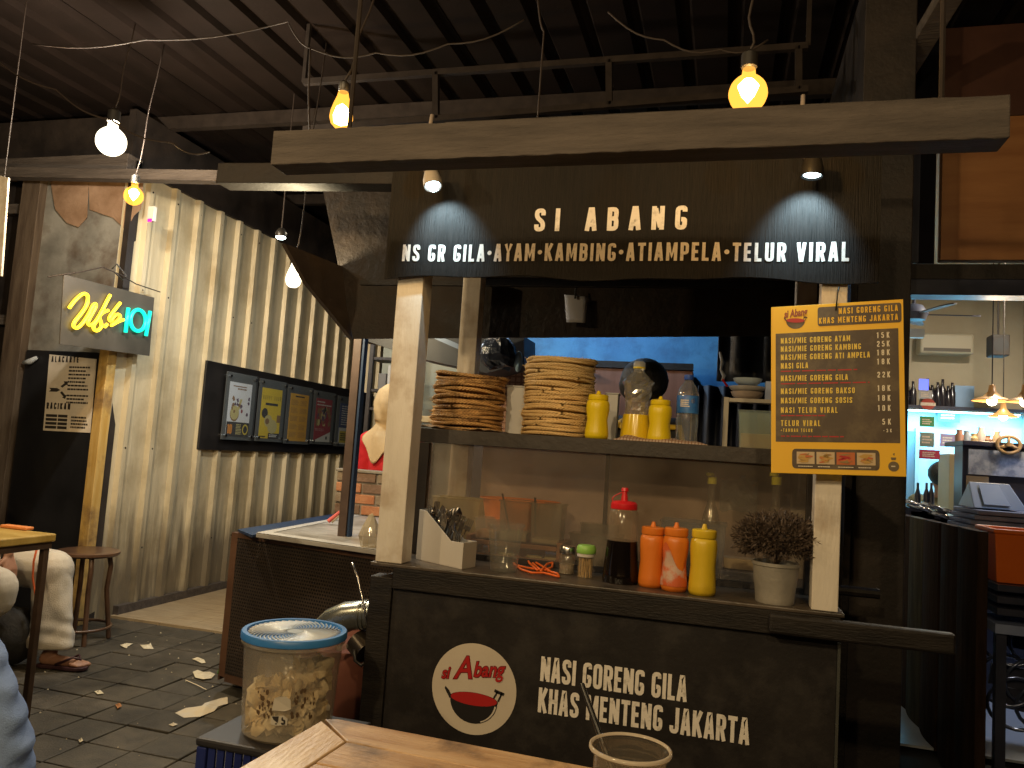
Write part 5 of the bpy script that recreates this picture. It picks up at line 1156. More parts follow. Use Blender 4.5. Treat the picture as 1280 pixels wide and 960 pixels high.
for i, (px, w_, h_, c, lab) in enumerate([(681, .07, .045, (.55, .30, .36), 'small pink printed box on the high ledge in front of the blue wall'), (693, .04, .06, (.6, .6, .58), 'small white cup on the high ledge in front of the blue wall')]):
    p = at(px, 462, 'y', 5.3); tag(rebase(MB().box(p.x-w_/2, p.x+w_/2, 5.3, 5.36, p.z, p.z+h_).build('ledge_box', plain('ledge box %d' % i, c, .6), bevel=.004), p), lab, 'box')
p = at(700, 462, 'y', 5.3); q = at(604, 462, 'y', 5.3); tag(MB().box(q.x, at(738, 462, 'y', 5.3).x, 5.28, 5.42, p.z-.03, p.z-.002).build('high_ledge', M_BLACKWOOD), 'dark ledge below the blue wall behind the rattan plates', 'ledge')
# dark canopy curtain at right above the bowls
mb = MB(); a, b = at(898, 420, 'y', 3.5), at(1000, 420, 'y', 3.5); z0 = at(940, 478, 'y', 3.5).z; z00 = at(940, 575, 'y', 3.9).z
mb.grid(lambda u, v: (a.x+(b.x+.1-a.x)*u, 3.5+.02*math.sin(u*22)+.05*v, z0+(a.z+.1-z0)*v), 24, 6)
tag(mb.build('dark_canopy', mat('blue black tarpaulin', (.014, .018, .03), .45, col2=(.03, .04, .06), nscale=6, bump=.3), smooth=True, solid=.003), 'blue black tarpaulin hanging above the bowls at the right rear of the stall', 'tarpaulin')
mb = MB(); mb.grid(lambda u, v: (at(872, 500, 'y', 4.2).x+.5*u, 4.2+.03*math.sin(u*40), .8+(at(880, 482, 'y', 4.2).z-.8)*v), 40, 4)
tag(mb.build('dark_curtain', mat('dark blue curtain', (.008, .012, .03), .6), smooth=True, solid=.003), 'dark blue curtain in folds right of the water bottle', 'curtain')
P = [at(x, y, 'y', 3.45) for x, y in ((900, 440), (903, 452), (901, 462), (905, 470), (903, 476))]
tag(MB().tube(P, [.006, .009, .006, .009, .007], 6).build('twisted_tie', mat('pale plastic tie', (.5, .55, .62), .4), smooth=True), 'twisted pale plastic tie hanging at the edge of the tarpaulin', 'tie')
tag(MB().tube([at(903, 474, 'y', 3.44), at(909, 483, 'y', 3.44)], .005, 6).build('red_tie', MC['red plastic']), 'small red tie end below the twisted pale tie', 'tie')
# sloping dark rack with bags (upper left behind post)
mb = MB(); q = [at(x, y, 'y', yy) for x, y, yy in ((450, 423, 3.6), (640, 423, 4.0), (640, 431, 4.0), (606, 466, 4.0), (480, 435, 3.6))]
mb = MB(); q = [at(428, 420, 'y', 3.9), at(655, 420, 'y', 3.9), at(655, 455, 'y', 3.9), at(608, 466, 'y', 3.9), at(520, 447, 'y', 3.9), at(452, 424, 'y', 3.9)]
mb.slab(q, (0, 1, 0), .25); tag(mb.build('sloping_rack', mat('dark blue black board', (.010, .012, .02), .5)), 'dark sloping storage board behind the rear left post', 'board')
MB_ = MB(); a, b = at(545, 421, 'y', 3.86), at(638, 462, 'y', 3.86); MB_.bar(a, b, .012, .025)
tag(MB_.build('rack_rail', mat('blue grey rail', (.16, .2, .28), .35, .5)), 'thin blue grey rail along the edge of the sloping board', 'rail')
mb = MB(); c = at(623, 440, 'y', 3.8)
mb.ball(c, (.10, .06, .09), 14); 
for v in mb.v: v += Vector((0, 0, 0))+.03*Vector((mn.noise(v*14), mn.noise(v*14+Vector((5, 0, 0))), mn.noise(v*14+Vector((0, 9, 0)))))
tag(rebase(mb.build('black_bag', mat('black plastic bag', (.012, .015, .025), .22, bump=.8, bscale=30), smooth=False), c), 'crumpled black plastic bag on the sloping board against the blue wall', 'bag')
P = [at(600, 445, 'y', 3.78), at(604, 430, 'y', 3.78), at(612, 427, 'y', 3.78), at(614, 440, 'y', 3.78), at(607, 450, 'y', 3.78)]
tag(MB().tube(P, .006, 6).build('coiled_wire', plain('rust wire', (.12, .05, .04), .5), smooth=True), 'rusty coiled wire beside the black plastic bag', 'wire')
mb = MB(); c = at(648, 452, 'y', 3.8); mb.ball(c, (.022, .02, .055), 10)
tag(rebase(mb.build('pale_bag', plain('pale blue bag', (.35, .5, .6), .4), smooth=True), c), 'small pale blue bag tip beside the black plastic bag', 'bag')
# plaid cloth panel
pl = mat('plaid cloth', (.30, .16, .10), .9); checker(pl, (.36, .20, .13), (.20, .09, .06), 30, 0, 30)
mb = MB(); q = [at(596, 462, 'y', 4.3), at(664, 462, 'y', 4.3), at(664, 540, 'y', 4.3), at(596, 540, 'y', 4.3)]
mb.slab(q, (0, 1, 0), .02); tag(mb.build('plaid_cloth', pl), 'brown plaid cloth hanging behind the left plate stack', 'cloth')
# yellow wood shelf and clutter at left
a, b = at(500, 520, 'y', 5.45), at(548, 520, 'y', 5.45); sh = thing('wall_shelf', 'pale yellow wooden shelf behind the left white post', 'shelf', (a.x, 5.45, a.z-.03))
MB().box(a.x-.05, b.x, 5.45, 5.6, a.z-.035, a.z+.012).build('board', mat('pale yellow wood', (.52, .36, .15), .5, col2=(.58, .42, .2), nscale=4), sh, bevel=.003)
for dx in (.0, .22): MB().box(a.x+dx, a.x+dx+.02, 5.56, 5.59, .0, a.z-.037).build('upright', M_CHROME, sh)
for i, (x, y, w_, h_, c, lab) in enumerate([(489, 460, .05, .16, (.35, .33, .30), 'pale file box on the dark shelf above the woman'), (478, 470, .06, .13, (.12, .11, .10), 'dark box on the dark shelf above the woman')]):
    p = at(x, y, 'y', 5.3); tag(rebase(MB().box(p.x-w_/2, p.x+w_/2, 5.3, 5.4, p.z-h_, p.z+.02).build('file_box', plain('file box %d' % i, c, .6), bevel=.003), p), lab, 'box')
ds = thing('dark_shelf', 'dark shelf unit behind the woman in the headscarf', 'shelf', at(482, 500, 'y', 5.3))
for py in (447, 487, 510):
    p = at(482, py, 'y', 5.3); MB().box(p.x-.12, p.x+.14, 5.28, 5.5, p.z-.0-.02, p.z).build('shelf_board', M_DARK, ds)
p0 = at(466, 440, 'y', 5.28); MB().box(p0.x-.02, p0.x+.01, 5.27, 5.3, 0, 2.6).build('upright', M_DARK, ds)
# dark support pole left of the woman
pl0 = at(450, 420, 'y', 3.62); pp = thing('support_pole', 'brown steel support pole with a blue side left of the woman', 'pole', (pl0.x, 3.62, 0))
MB().box(at(440, 450, 'y', 3.62).x, at(450, 450, 'y', 3.62).x, 3.62, 3.67, 0, 1.87).build('pole', mat('brown pole', (.05, .03, .022), .5, col2=(.09, .055, .04), nscale=5), pp, bevel=.003)
MB().box(at(450.4, 450, 'y', 3.62).x, at(453, 450, 'y', 3.62).x, 3.63, 3.67, 0, 1.86).build('blue_side', mat('blue painted side', (.012, .035, .09), .6), pp)

# ================================================================== PERFORATED CABINET, BRICKS, PIPE
ca = thing('perforated_cabinet', 'low brown cabinet with perforated metal front and grey table top', 'cabinet', (-1.9, 4.0, 0))
A = at(290, 664, 'z', .80); B0 = at(480, 694, 'z', .80); dirx = (B0-A).normalized(); B = A+dirx*1.15; B = Vector((-1.14, A.y+(B0-A).y*((-1.14-A.x)/(B0.x-A.x)), .80))
D = Vector((-2.52, 4.85, .80)); C = Vector((-1.14, 4.85, .80))
M_CAB = mat('rusty brown steel', (.06, .032, .02), .5, .1, col2=(.13, .065, .035), nscale=5, bump=.2)
def V2(p, z): return Vector((p.x, p.y, z))
nf = dirx.cross(Z3).normalized()           # faces the viewer
if nf.y > 0: nf = -nf
MB().slab([V2(A, .08), V2(A+dirx*.045, .08), V2(A+dirx*.045, .795), V2(A, .795)], -nf, .045).build('corner_post', mat('orange brown steel', (.09, .042, .022), .5, col2=(.13, .065, .035), nscale=5), ca)
W_ = (B-A).length
mbp = MB(); mbp.slab([V2(A+dirx*.046, .10), V2(B, .10), V2(B, .77), V2(A+dirx*.046, .77)], -nf, .012)
# perforated sheet: pierced look from real dimples is below pixel size, so the holes are in the material
pm = mat('perforated brown sheet', (.085, .048, .03), .45, .2); nt = pm.node_tree; N = nt.nodes; L = nt.links; tc = N.new('ShaderNodeTexCoord'); mp = N.new('ShaderNodeMapping'); mp.inputs['Rotation'].default_value = (0, 0, math.atan2(-dirx.y, dirx.x)); L.new(tc.outputs['Object'], mp.inputs[0])
sp = N.new('ShaderNodeSeparateXYZ'); L.new(mp.outputs[0], sp.inputs[0])
def mth(op, a, b=None):
    n = N.new('ShaderNodeMath'); n.operation = op
    for i, x in enumerate((a, b)):
        if x is None: continue
        if isinstance(x, (int, float)): n.inputs[i].default_value = x
        else: L.new(x, n.inputs[i])
    return n.outputs[0]
row = mth('MULTIPLY', sp.outputs[2], 62.0); rf_ = mth('FLOOR', row); odd = mth('MULTIPLY', mth('MODULO', rf_, 2.0), .5)
cx = mth('SUBTRACT', mth('FRACT', mth('ADD', mth('MULTIPLY', sp.outputs[0], 62.0), odd)), .5); cy = mth('SUBTRACT', mth('FRACT', row), .5)
dd = mth('ADD', mth('MULTIPLY', cx, cx), mth('MULTIPLY', cy, cy)); hole = mth('LESS_THAN', dd, .085)
nz = N.new('ShaderNodeTexNoise'); nz.inputs['Scale'].default_value = 3; L.new(tc.outputs['Object'], nz.inputs['Vector']); cr = N.new('ShaderNodeValToRGB')
cr.color_ramp.elements[0].position = .35; cr.color_ramp.elements[0].color = (.028, .021, .016, 1); cr.color_ramp.elements[1].position = .7; cr.color_ramp.elements[1].color = (.066, .048, .035, 1); L.new(nz.outputs['Fac'], cr.inputs[0])
mx = N.new('ShaderNodeMix'); mx.data_type = 'RGBA'; L.new(hole, mx.inputs[0]); L.new(cr.outputs[0], mx.inputs[6]); mx.inputs[7].default_value = (.004, .003, .003, 1); L.new(mx.outputs[2], N['Principled BSDF'].inputs['Base Color'])
bpn = N.new('ShaderNodeBump'); bpn.inputs['Strength'].default_value = .8; bpn.inputs['Distance'].default_value = .003; L.new(mth('SUBTRACT', 1.0, hole), bpn.inputs['Height']); L.new(bpn.outputs[0], N['Principled BSDF'].inputs['Normal'])
mbp.build('perforated_panel', pm, ca)
MB().slab([V2(A+dirx*.046, .772), V2(B, .772), V2(B, .797), V2(A+dirx*.046, .797)], -nf, .03).build('top_rail', M_CAB, ca)
MB().slab([V2(A+dirx*.046, .06), V2(B, .06), V2(B, .098), V2(A+dirx*.046, .098)], -nf, .03).build('bottom_rail', M_CAB, ca)
MB().slab([V2(D, .06), V2(A, .06), V2(A, .79), V2(D, .79)], (1, 0, 0), .01).build('side_panel', M_CAB, ca)
E1 = at(320, 668, 'z', .815)
mb = MB(); G = [Vector((E1.x, E1.y, .80)), Vector((B.x, B.y-.01, .80)), C, Vector((E1.x-.13, 4.85, .80))]
mb.slab(G, Z3, .022); mb.build('table_top', mat('grey worn table top', (.30, .28, .25), .35, col2=(.42, .40, .36), nscale=4, bump=.1, dirt=(.2, .18, .15), dscale=5), ca, bevel=.003)
wv = []
bw = .05; cen = sum(G, Vector())/4
mb = MB(); Gi = [g+(cen-g).normalized()*.085 for g in G]
for i in range(4): mb.add([p+Z3*.0245 for p in (G[i], G[(i+1) % 4], Gi[(i+1) % 4], Gi[i])], [(0, 1, 2, 3)])
mb.build('white_edging', mat('white edging', (.52, .50, .46), .4, col2=(.42, .40, .36), nscale=8), ca)
MB().slab([Vector((A.x+.02, A.y+.02, .798)), G[0]+Vector((-.02, 0, -.002)), G[3]+Vector((-.02, 0, -.002)), Vector((D.x+.02, D.y, .798))], Z3, .012).build('blue_tray', mat('blue tray', (.012, .035, .09), .4), ca)
# brick wall stub
bwk = thing('brick_parapet', 'low stub of orange and grey bricks behind the cabinet top', 'brick wall', (-2.2, 4.75, .83))
xb0, xb1 = at(419, 620, 'y', 4.72).x, at(520, 620, 'y', 4.72).x; zb0, zb1 = .825, at(430, 588, 'y', 4.72).z
MB().box(xb0+.008, xb1, 4.732, 4.83, zb0, zb1-.01).build('mortar', mat('mortar', (.20, .17, .13), .95, col2=(.27, .23, .18), nscale=15, bump=.6), bwk)
bc = [mat('brick orange', (.40, .15, .06), .85, col2=(.48, .22, .10), nscale=14, bump=.6, bscale=60), mat('brick grey brown', (.22, .16, .10), .85, col2=(.30, .23, .15), nscale=14, bump=.6, bscale=60), mat('brick dark', (.15, .09, .05), .85, col2=(.22, .13, .08), nscale=14, bump=.6, bscale=60)]
bh = (zb1-zb0)/4; rb = random.Random(2)
for r in range(4):
    x = xb0-(.09 if r % 2 else 0)
    while x < xb1:
        xx0 = max(x, xb0); xx1 = min(x+.19, xb1)
        if xx1-xx0 > .03: MB().box(xx0, xx1-.012, 4.72+rb.uniform(-.004, .004), 4.79, zb0+r*bh+.004, zb0+(r+1)*bh-.008).build('brick', bc[[1, 0, 1, 2][(r+int(x*7)) % 4]], bwk, bevel=.005)
        x += .19
MB().box(xb0-.01, xb1, 4.71, 4.85, zb1-.006, zb1+.012).build('cap_slab', mat('cement cap', (.2, .17, .12), .9, col2=(.28, .24, .18), nscale=9, bump=.4), bwk, bevel=.004)
for i, (x, c) in enumerate([(410, (.6, .1, .08)), (414, (.55, .45, .3))]):
    p = at(x, 652, 'z', .84); tag(rebase(MB().tube([p, p+Vector((.06, .05, .07))], [.012, .009], 8).build('stick', plain('stick %d' % i, c, .5), smooth='auto'), p), ['red stick leaning on the bricks at the cabinet edge', 'cream stick leaning on the bricks at the cabinet edge'][i], 'stick')
p = at(462, 683, 'z', .826); mb = MB(); mb.lathe([(0, 0), (.045, 0), (.055, .05), (.04, .09), (.012, .14), (0, .15)], p, 10)
for v in mb.v: v += .012*Vector((mn.noise(v*20), mn.noise(v*20+Vector((5, 0, 0))), 0))
tag(rebase(mb.build('food_bag', clear('food bag', body=(.6, .5, .32), haze=.6, gloss=.12)), p), 'small twisted plastic bag of crackers on the cabinet by the white post', 'bag')
# elbow pipe on the stall side and red drum
pv = thing('elbow_pipe', 'grey metal elbow pipe with a steel rod left of the stall', 'pipe', at(440, 785, 'y', 2.75))
YP_ = 2.75; P = [at(470, 768, 'y', YP_), at(455, 768, 'y', YP_), at(436, 770, 'y', YP_), at(418, 778, 'y', YP_), at(404, 792, 'y', YP_)]
MB().tube(P, [.052, .052, .055, .057, .058], 20).build('elbow', M_CHROME, pv, smooth='auto')
for px in (452, 457): a = at(px, 768, 'y', YP_); MB().tube([a, a+Vector((.008, 0, 0))], .056, 20).build('ring', M_CHROME, pv, smooth='auto')
MB().tube([at(447, 800, 'y', YP_+.02), at(459, 815, 'y', YP_)], .050, 18).build('valve_body', mat('black bronze', (.05, .04, .03), .3, .6), pv, smooth='auto')
MB().tube([at(440, 703, 'y', 2.72), at(447, 722, 'y', 2.71), at(456, 762, 'y', 2.69), at(459, 782, 'y', 2.69)], .0045, 8).build('rod', M_STEEL, pv, smooth=True)
MB().tube([at(443, 812, 'y', 2.7), at(444, 826, 'y', 2.7), at(452, 832, 'y', 2.7), at(459, 825, 'y', 2.7)], .006, 6).build('loop', M_CAP, pv, smooth=True)
p = at(428, 880, 'y', 3.05); zt_ = at(428, 800, 'y', 3.05).z
tag(rebase(MB().lathe([(0, p.z), (.20, p.z), (.205, p.z+.01), (.205, zt_-.01), (.2, zt_), (0, zt_)], (p.x, 3.05, 0), 32).build('copper_drum', mat('copper brown drum', (.20, .07, .045), .4, .4, col2=(.26, .1, .07), nscale=4), smooth='auto'), (p.x, 3.05, p.z)), 'copper red metal drum under the elbow pipe', 'drum')
tag(MB().box(p.x-.3, p.x+.28, 2.85, 3.4, 0, p.z-.002).build('drum_base', M_DARK), 'black plinth under the copper red drum', 'plinth')

# ================================================================== CRACKER TUB ON BLUE CRATE
YCn = 2.2; c = at(358, 912, 'y', YCn); zc0 = c.z+.0; ctp = at(363, 790, 'y', YCn); zt_ = ctp.z
k = mpx((c.x, YCn, .55)); t = thing('cracker_tub', 'large clear tub of crackers with a blue swirled lid', 'tub', (c.x, YCn, zc0)); c = Vector((c.x, YCn, zc0)); H = zt_-zc0
RB, RT_ = 54*k, 60*k
MB().shell([(RB*.93, 0), (RB, .008), (RB*1.01, .02), (RT_, H-.03), (RT_*1.01, H-.028), (RT_*1.06, H-.022), (RT_*1.06, H-.008)], .0025, c=c, n=48).build('tub_wall', clear('cloudy tub plastic', tint=(.98, .96, .92), body=(.86, .80, .70), haze=.19, gloss=.03, nscale=6, amt=.4), t, smooth='auto')
for s in (-1, 1): MB().box(c.x+s*RT_*1.09-.012, c.x+s*RT_*1.09+.012, YCn-.022, YCn+.022, c.z+H-.030, c.z+H-.016).build('ear', MC['cloudy tub plastic'], t, bevel=.004)
ML = mat('blue lid', (.03, .16, .45), .35, col2=(.05, .22, .55), nscale=4); ML2 = mat('frosted pale lid', (.42, .50, .58), .3, col2=(.5, .48, .45), nscale=5)
RL = RT_*1.08
lid = MB().lathe([(RL*.985, -.012), (RL, -.010), (RL, .006), (RL*.98, .010), (RL*.90, .010), (RL*.885, .002), (0, .002)], c+Vector((0, 0, H)), 56).build('lid', ML, t, smooth='auto')
mb = MB()
for j in range(40):
    a0 = 2*PI*j/40; P = []
    for q in range(9):
        u = q/8; r = RL*(.16+.70*u); a = a0+1.0*u**1.3; P.append(c+Vector((r*math.cos(a), r*math.sin(a), H+.0045)))
    mb.tube(P, [.0012+.0018*q/8 for q in range(9)], 4)
mb.build('lid_ridges', ML2, lid, smooth=True)
MB().lathe([(RL*.15, .0022), (RL*.15, .005), (0, .005)], c+Vector((0, 0, H)), 24).build('lid_centre', ML2, lid)
# crackers
M_CRK = mat('puffed crackers', (.88, .72, .44), .7, col2=(.95, .86, .64), nscale=9, bump=.4, bscale=60)
mb = MB(); rk_ = random.Random(6)
for i in range(360):
    a = rk_.uniform(0, 2*PI); rr_ = RB*.86*math.sqrt(rk_.uniform(.05, 1)); z = .02+rk_.random()**1.1*H*.50*(1.0+.25*math.cos(a-.6))
    o = c+Vector((rr_*math.cos(a), rr_*math.sin(a), z)); q = Euler((rk_.uniform(0, 6), rk_.uniform(0, 6), rk_.uniform(0, 6))).to_matrix(); s_ = rk_.uniform(.020, .034)
    n = 8; vs = [o+q @ Vector((0, 0, s_*.35))]; ph = rk_.uniform(0, 6)
    for rgi in (0.55, 1.0):
        for j in range(n):
            b_a = 2*PI*j/n; w2 = 1+.18*math.sin(b_a*3+ph); vs.append(o+q @ Vector((s_*rgi*w2*math.cos(b_a), s_*.8*rgi*w2*math.sin(b_a), s_*(.30*(1-rgi)*1.6+.22*math.sin(b_a*2+ph)*rgi))))
    fs = [(0, 1+j, 1+(j+1) % n) for j in range(n)]+[(1+j, 1+n+j, 1+n+(j+1) % n, 1+(j+1) % n) for j in range(n)]
    mb.add(vs, fs)
for v in mb.v:
    d = Vector((v.x-c.x, v.y-c.y, 0)); lim = RB*.955
    if d.length > lim: d2 = d.normalized()*lim; v.x = c.x+d2.x; v.y = c.y+d2.y
    v.z = max(v.z, c.z+.006)
stuff(mb.build('crackers', M_CRK, t, smooth=True))
mb = MB(); mb.grid(lambda u, v: (c.x+(.11+.02*mn.noise(Vector((u*4, v*3, 1))))*(1-.35*v*v)*math.cos(2*PI*u)*.98, c.y+(.10+.02*mn.noise(Vector((u*4+9, v*3, 1))))*(1-.35*v*v)*math.sin(2*PI*u), c.z+H*.40+H*.5*v-.03*mn.noise(Vector((u*6, v*5, 4)))), 28, 10)
mb.build('inner_bag', clear('cracker bag', tint=(.98, .97, .94), body=(.88, .80, .68), haze=.20, gloss=.05, rough=.2), t, smooth=True)
# worn sticker
mb = MB(); K = MB()
def onT(dx, dz, lift=.0015):
    a = -PI/2-.50+dx/RB; r = RB+(RT_-RB)*(dz/H)+lift+.001; return c+Vector((r*math.cos(a+.90), r*math.sin(a+.90), dz))
for i in range(90):
    x = rk_.uniform(-.075, .085); z = H*.30+rk_.uniform(-.01, .07)
    if -.028 < x < .022: continue
    s_ = rk_.uniform(.002, .006)
    if abs(x) > .06 and rk_.random() < .4: continue
    mb.add([onT(x+s_*math.cos(b)*.8, z+s_*1.4*math.sin(b), .0012+.0001*(i % 5)) for b in (0, 1, 2.1, 3, 4.2, 5.2)], [(0, 1, 2, 3, 4, 5)], 0)
for (x0, x1, z0, z1, mi) in ((-.026, .020, .34, .50, 1), (-.030, .018, .20, .30, 1)):
    P = [(x0+(x1-x0)*u+rk_.uniform(-.003, .003), H*(z0+(z1-z0)*v)+rk_.uniform(-.003, .003)) for u, v in ((0, .1), (.3, 0), (.7, .05), (1, .15), (1, .8), (.75, 1), (.3, .95), (0, .85))]
    mb.add([onT(x, z, .002) for x, z in P], [tuple(range(8))], 1)
for s, x in (('.', -.016), ('5', .000)):
    o = onT(x, H*.215, .0028); u = (onT(x+.01, H*.215, .0028)-o).normalized(); letters(mb, s, o, u, Z3, .021, wt=.24, sx=1.1, mi=2)
mb.add([onT(x, z, .0028) for x, z in ((-.027, H*.29), (-.008, H*.295), (-.010, H*.23), (-.016, H*.245), (-.022, H*.26))], [(0, 1, 2, 3, 4)], 2)
mb.build('worn_sticker', [mat('sticker glue', (.10, .06, .03), .7), mat('sticker paper', (.60, .55, .46), .6), M_INK], t)
cr_ = thing('blue_crate', 'dark blue plastic crate stool under the cracker tub', 'crate', (c.x+.02, YCn, 0))
M_BC = mat('navy crate plastic', (.012, .02, .12), .4, col2=(.02, .035, .17), nscale=4); x0, x1 = c.x-.20, c.x+.20; y0_, y1_ = YCn-.16, YCn+.18; zt2 = zc0-.002
MB().box(x0, x1, y0_, y1_, zt2-.025, zt2).build('top', mat('dark crate top', (.015, .014, .018), .5, col2=(.032, .030, .030), nscale=6), cr_, bevel=.008)
for x in (x0+.004, x1-.036): 
    for y in (y0_+.004, y1_-.036): MB().box(x, x+.032, y, y+.032, 0, zt2-.026).build('leg', M_BC, cr_, bevel=.004)
for j in range(11): MB().box(x0+.042+j*.029, x0+.042+j*.029+.022, y0_+.008, y0_+.016, .03, zt2-.026).build('slat', M_BC, cr_)
for j in range(9): MB().box(x1-.016, x1-.008, y0_+.042+j*.029, y0_+.042+j*.029+.022, .03, zt2-.026).build('slat', M_BC, cr_)
for z in (.05, zt2*.5): MB().box(x0+.04, x1-.04, y0_+.018, y0_+.03, z, z+.03).build('rail', M_BC, cr_); MB().box(x1-.03, x1-.018, y0_+.04, y1_-.04, z, z+.03).build('rail', M_BC, cr_)

# ================================================================== FOREGROUND TABLE AND CUP
ft = thing('wooden_table', 'worn varnished wooden table in the foreground with mitred edge boards', 'table', (.2, .75, 0)); ZT2 = .80
A = at(410, 896, 'z', ZT2); Rr = at(745, 960, 'z', ZT2); Ll = at(323, 960, 'z', ZT2)
ex = (Rr-A).normalized(); ey = (Ll-A).normalized(); ey = (ey-ex*ey.dot(ex)).normalized()
def tp(u, v, z=ZT2): p = A+ex*u+ey*v; return Vector((p.x, p.y, z))
WT, DT, F = 1.5, .95, .088
th = .035
def board(P, m, nm='board', bz=.0):
    mb = MB(); mb.slab([Vector((p.x, p.y, ZT2-th+bz)) for p in P], Z3, th); return mb.build(nm, m, ft, bevel=.0025)
g = .0012
board([tp(.02, 0), tp(WT, 0), tp(WT-F, F-g), tp(F, F-g), tp(.0, 0.012)], M_TABLEWOOD, 'edge_board')
board([tp(0, .02+g), tp(F-g*1.5, F+g*.5), tp(F-g, DT-F), tp(0, DT)], M_TABLEWOODY, 'edge_board')
board([tp(0+.01, DT), tp(F, DT-F+g), tp(WT-F, DT-F+g), tp(WT, DT)], M_TABLEWOOD, 'edge_board'); board([tp(WT, .01), tp(WT, DT-.01), tp(WT-F+g, DT-F), tp(WT-F+g, F)], M_TABLEWOODY, 'edge_board')
v = F+g
i = 0
while v < DT-F-.02:
    v2 = min(v+.098, DT-F); board([tp(F+g, v), tp(WT-F-g, v), tp(WT-F-g, v2-.0015), tp(F+g, v2-.0015)], [M_TABLEWOOD, M_TABLEWOODY][0], 'plank', -.0008*(i % 2)); v = v2; i += 1
for u, v in ((.05, .05), (WT-.10, .05), (.05, DT-.1), (WT-.1, DT-.1)):
    q = tp(u, v); MB().box(q.x, q.x+.05, q.y-.05, q.y, 0, ZT2-th-.03).build('leg', M_BLACKWOOD, ft)
MB().slab([tp(.04, .05, ZT2-th-.03), tp(WT-.04, .05, ZT2-th-.03), tp(WT-.04, DT-.05, ZT2-th-.03), tp(.04, DT-.05, ZT2-th-.03)], Z3, .028).build('frame', M_CRACK, ft)
p = at(788, 936, 'z', .93); p.z = ZT2+.0005; k = mpx((p.x, p.y, .93)); t = thing('drink_cup', 'clear plastic cup of dark drink with a black straw on the foreground table', 'cup', p); RC = 49*k; HC = .129
MB().shell([(RC*.66, 0), (RC*.70, .004), (RC*.88, HC*.72), (RC*.92, HC*.74), (RC*.93, HC*.97), (RC*.985, HC*.985), (RC*1.04, HC*.98), (RC*1.05, HC*.995), (RC*1.0, HC)], .0012, c=p, n=52).build('cup_wall', clear('drink cup plastic', tint=(.96, .94, .90), body=(.80, .72, .58), haze=.04, gloss=.05), t, smooth='auto')
MB().lathe([(RC*.97, HC*1.001), (RC*1.0, HC*1.03), (RC*1.05, HC*1.02), (RC*1.055, HC*.995)], p, 52).build('rim', clear('cup rim', tint=(.9, .86, .8), body=(.72, .64, .52), haze=.75, gloss=.06), t, smooth=True)
for q in (.50, .78, .86): MB().lathe([(RC*(.69+.24*q), HC*q), (RC*(.705+.24*q), HC*q+.0012), (RC*(.69+.24*q), HC*q+.003)], p, 48).build('ridge', MC['drink cup plastic'], t, smooth=True)
MB().lathe([(0, .003), (RC*.68, .004), (RC*.79, HC*.42), (RC*.1, HC*.42), (0, HC*.42)], p, 32).build('drink', mat('dark iced drink', (.030, .018, .010), .06), t, smooth='auto')
ri = random.Random(3)
for j in range(7):
    a = ri.uniform(0, 6); q = Euler((ri.uniform(0, 3), ri.uniform(0, 3), 0)).to_matrix(); o = p+Vector((RC*.42*math.cos(a*1.7), RC*.42*math.sin(a*1.7), HC*.42+.004))
    MB().box(o.x-.011, o.x+.011, o.y-.011, o.y+.011, o.z-.008, o.z+.012, rot=q).build('ice_cube', clear('ice', tint=(.92, .95, 1), body=(.5, .5, .5), haze=.08, gloss=.14), t, bevel=.003)
s0 = p+Vector((.012, .01, .02)); s1 = at(727, 855, 'y', 1.16)
MB().tube([s0, s1], .0042, 10).build('straw', mat('black straw', (.012, .012, .012), .3), t, smooth='auto')

# ================================================================== LEFT TABLE AND STOOL
lt_ = thing('side_table', 'small table with yellow top and thin brown steel legs at the left edge', 'table', (-3.2, 2.5, 0))
cx_, cy_ = -2.868, 2.906
MB().box(cx_-.95, cx_, cy_-.95, cy_, .765, .80).build('top', mat('yellow varnished top', (.34, .22, .05), .35, col2=(.46, .32, .09), nscale=3, stretch=(1, 5, 1)), lt_, bevel=.006)
MB().box(cx_-.94, cx_-.01, cy_-.94, cy_-.01, .735, .764).build('steel_frame', mat('brown steel', (.06, .04, .03), .4, .4, col2=(.11, .07, .05), nscale=7), lt_)
for x, y in ((cx_-.045, cy_-.04), (cx_-.93, cy_-.04), (cx_-.045, cy_-.93), (cx_-.93, cy_-.93)): MB().box(x, x+.028, y, y+.028, 0, .734).build('leg', MC['brown steel'], lt_, bevel=.003)
p = at(36, 661, 'z', .803); mb = MB(); mb.box(p.x-.12, p.x+.03, p.y-.045, p.y+.0, .801, .815); tag(rebase(mb.build('orange_case', mat('orange plastic case', (.7, .25, .08), .4), bevel=.005), p), 'flat orange plastic case on the yellow side table', 'case')
so = thing('round_stool', 'dark brown round wooden stool with curved legs beside the door', 'stool', (-3.77, 4.02, 0))
M_ST = mat('dark brown lacquer', (.07, .035, .02), .32, col2=(.13, .07, .04), nscale=5, coat=.3)
sc = Vector((-3.70, 4.0, 0)); zs_ = at(115, 688, 'y', 4.0).z
MB().lathe([(0, zs_-.03), (.165, zs_-.03), (.178, zs_-.02), (.178, zs_-.006), (.165, zs_), (.14, zs_-.002), (0, zs_-.005)], sc, 36).build('seat', M_ST, so, smooth='auto')
for j in range(4):
    a = PI/4+PI/2*j+.15; d = Vector((math.cos(a), math.sin(a), 0)); P = [sc+d*.12+Z3*(zs_-.03), sc+d*.135+Z3*(zs_-.10), sc+d*.125+Z3*(zs_*.55), sc+d*.15+Z3*.12, sc+d*.165]
    Q = []
    for i in range(len(P)-1):
        for q in range(4): Q.append(P[i].lerp(P[i+1], q/4))
    Q.append(P[-1]); MB().tube(Q, .0145, 10).build('leg', M_ST, so, smooth='auto')
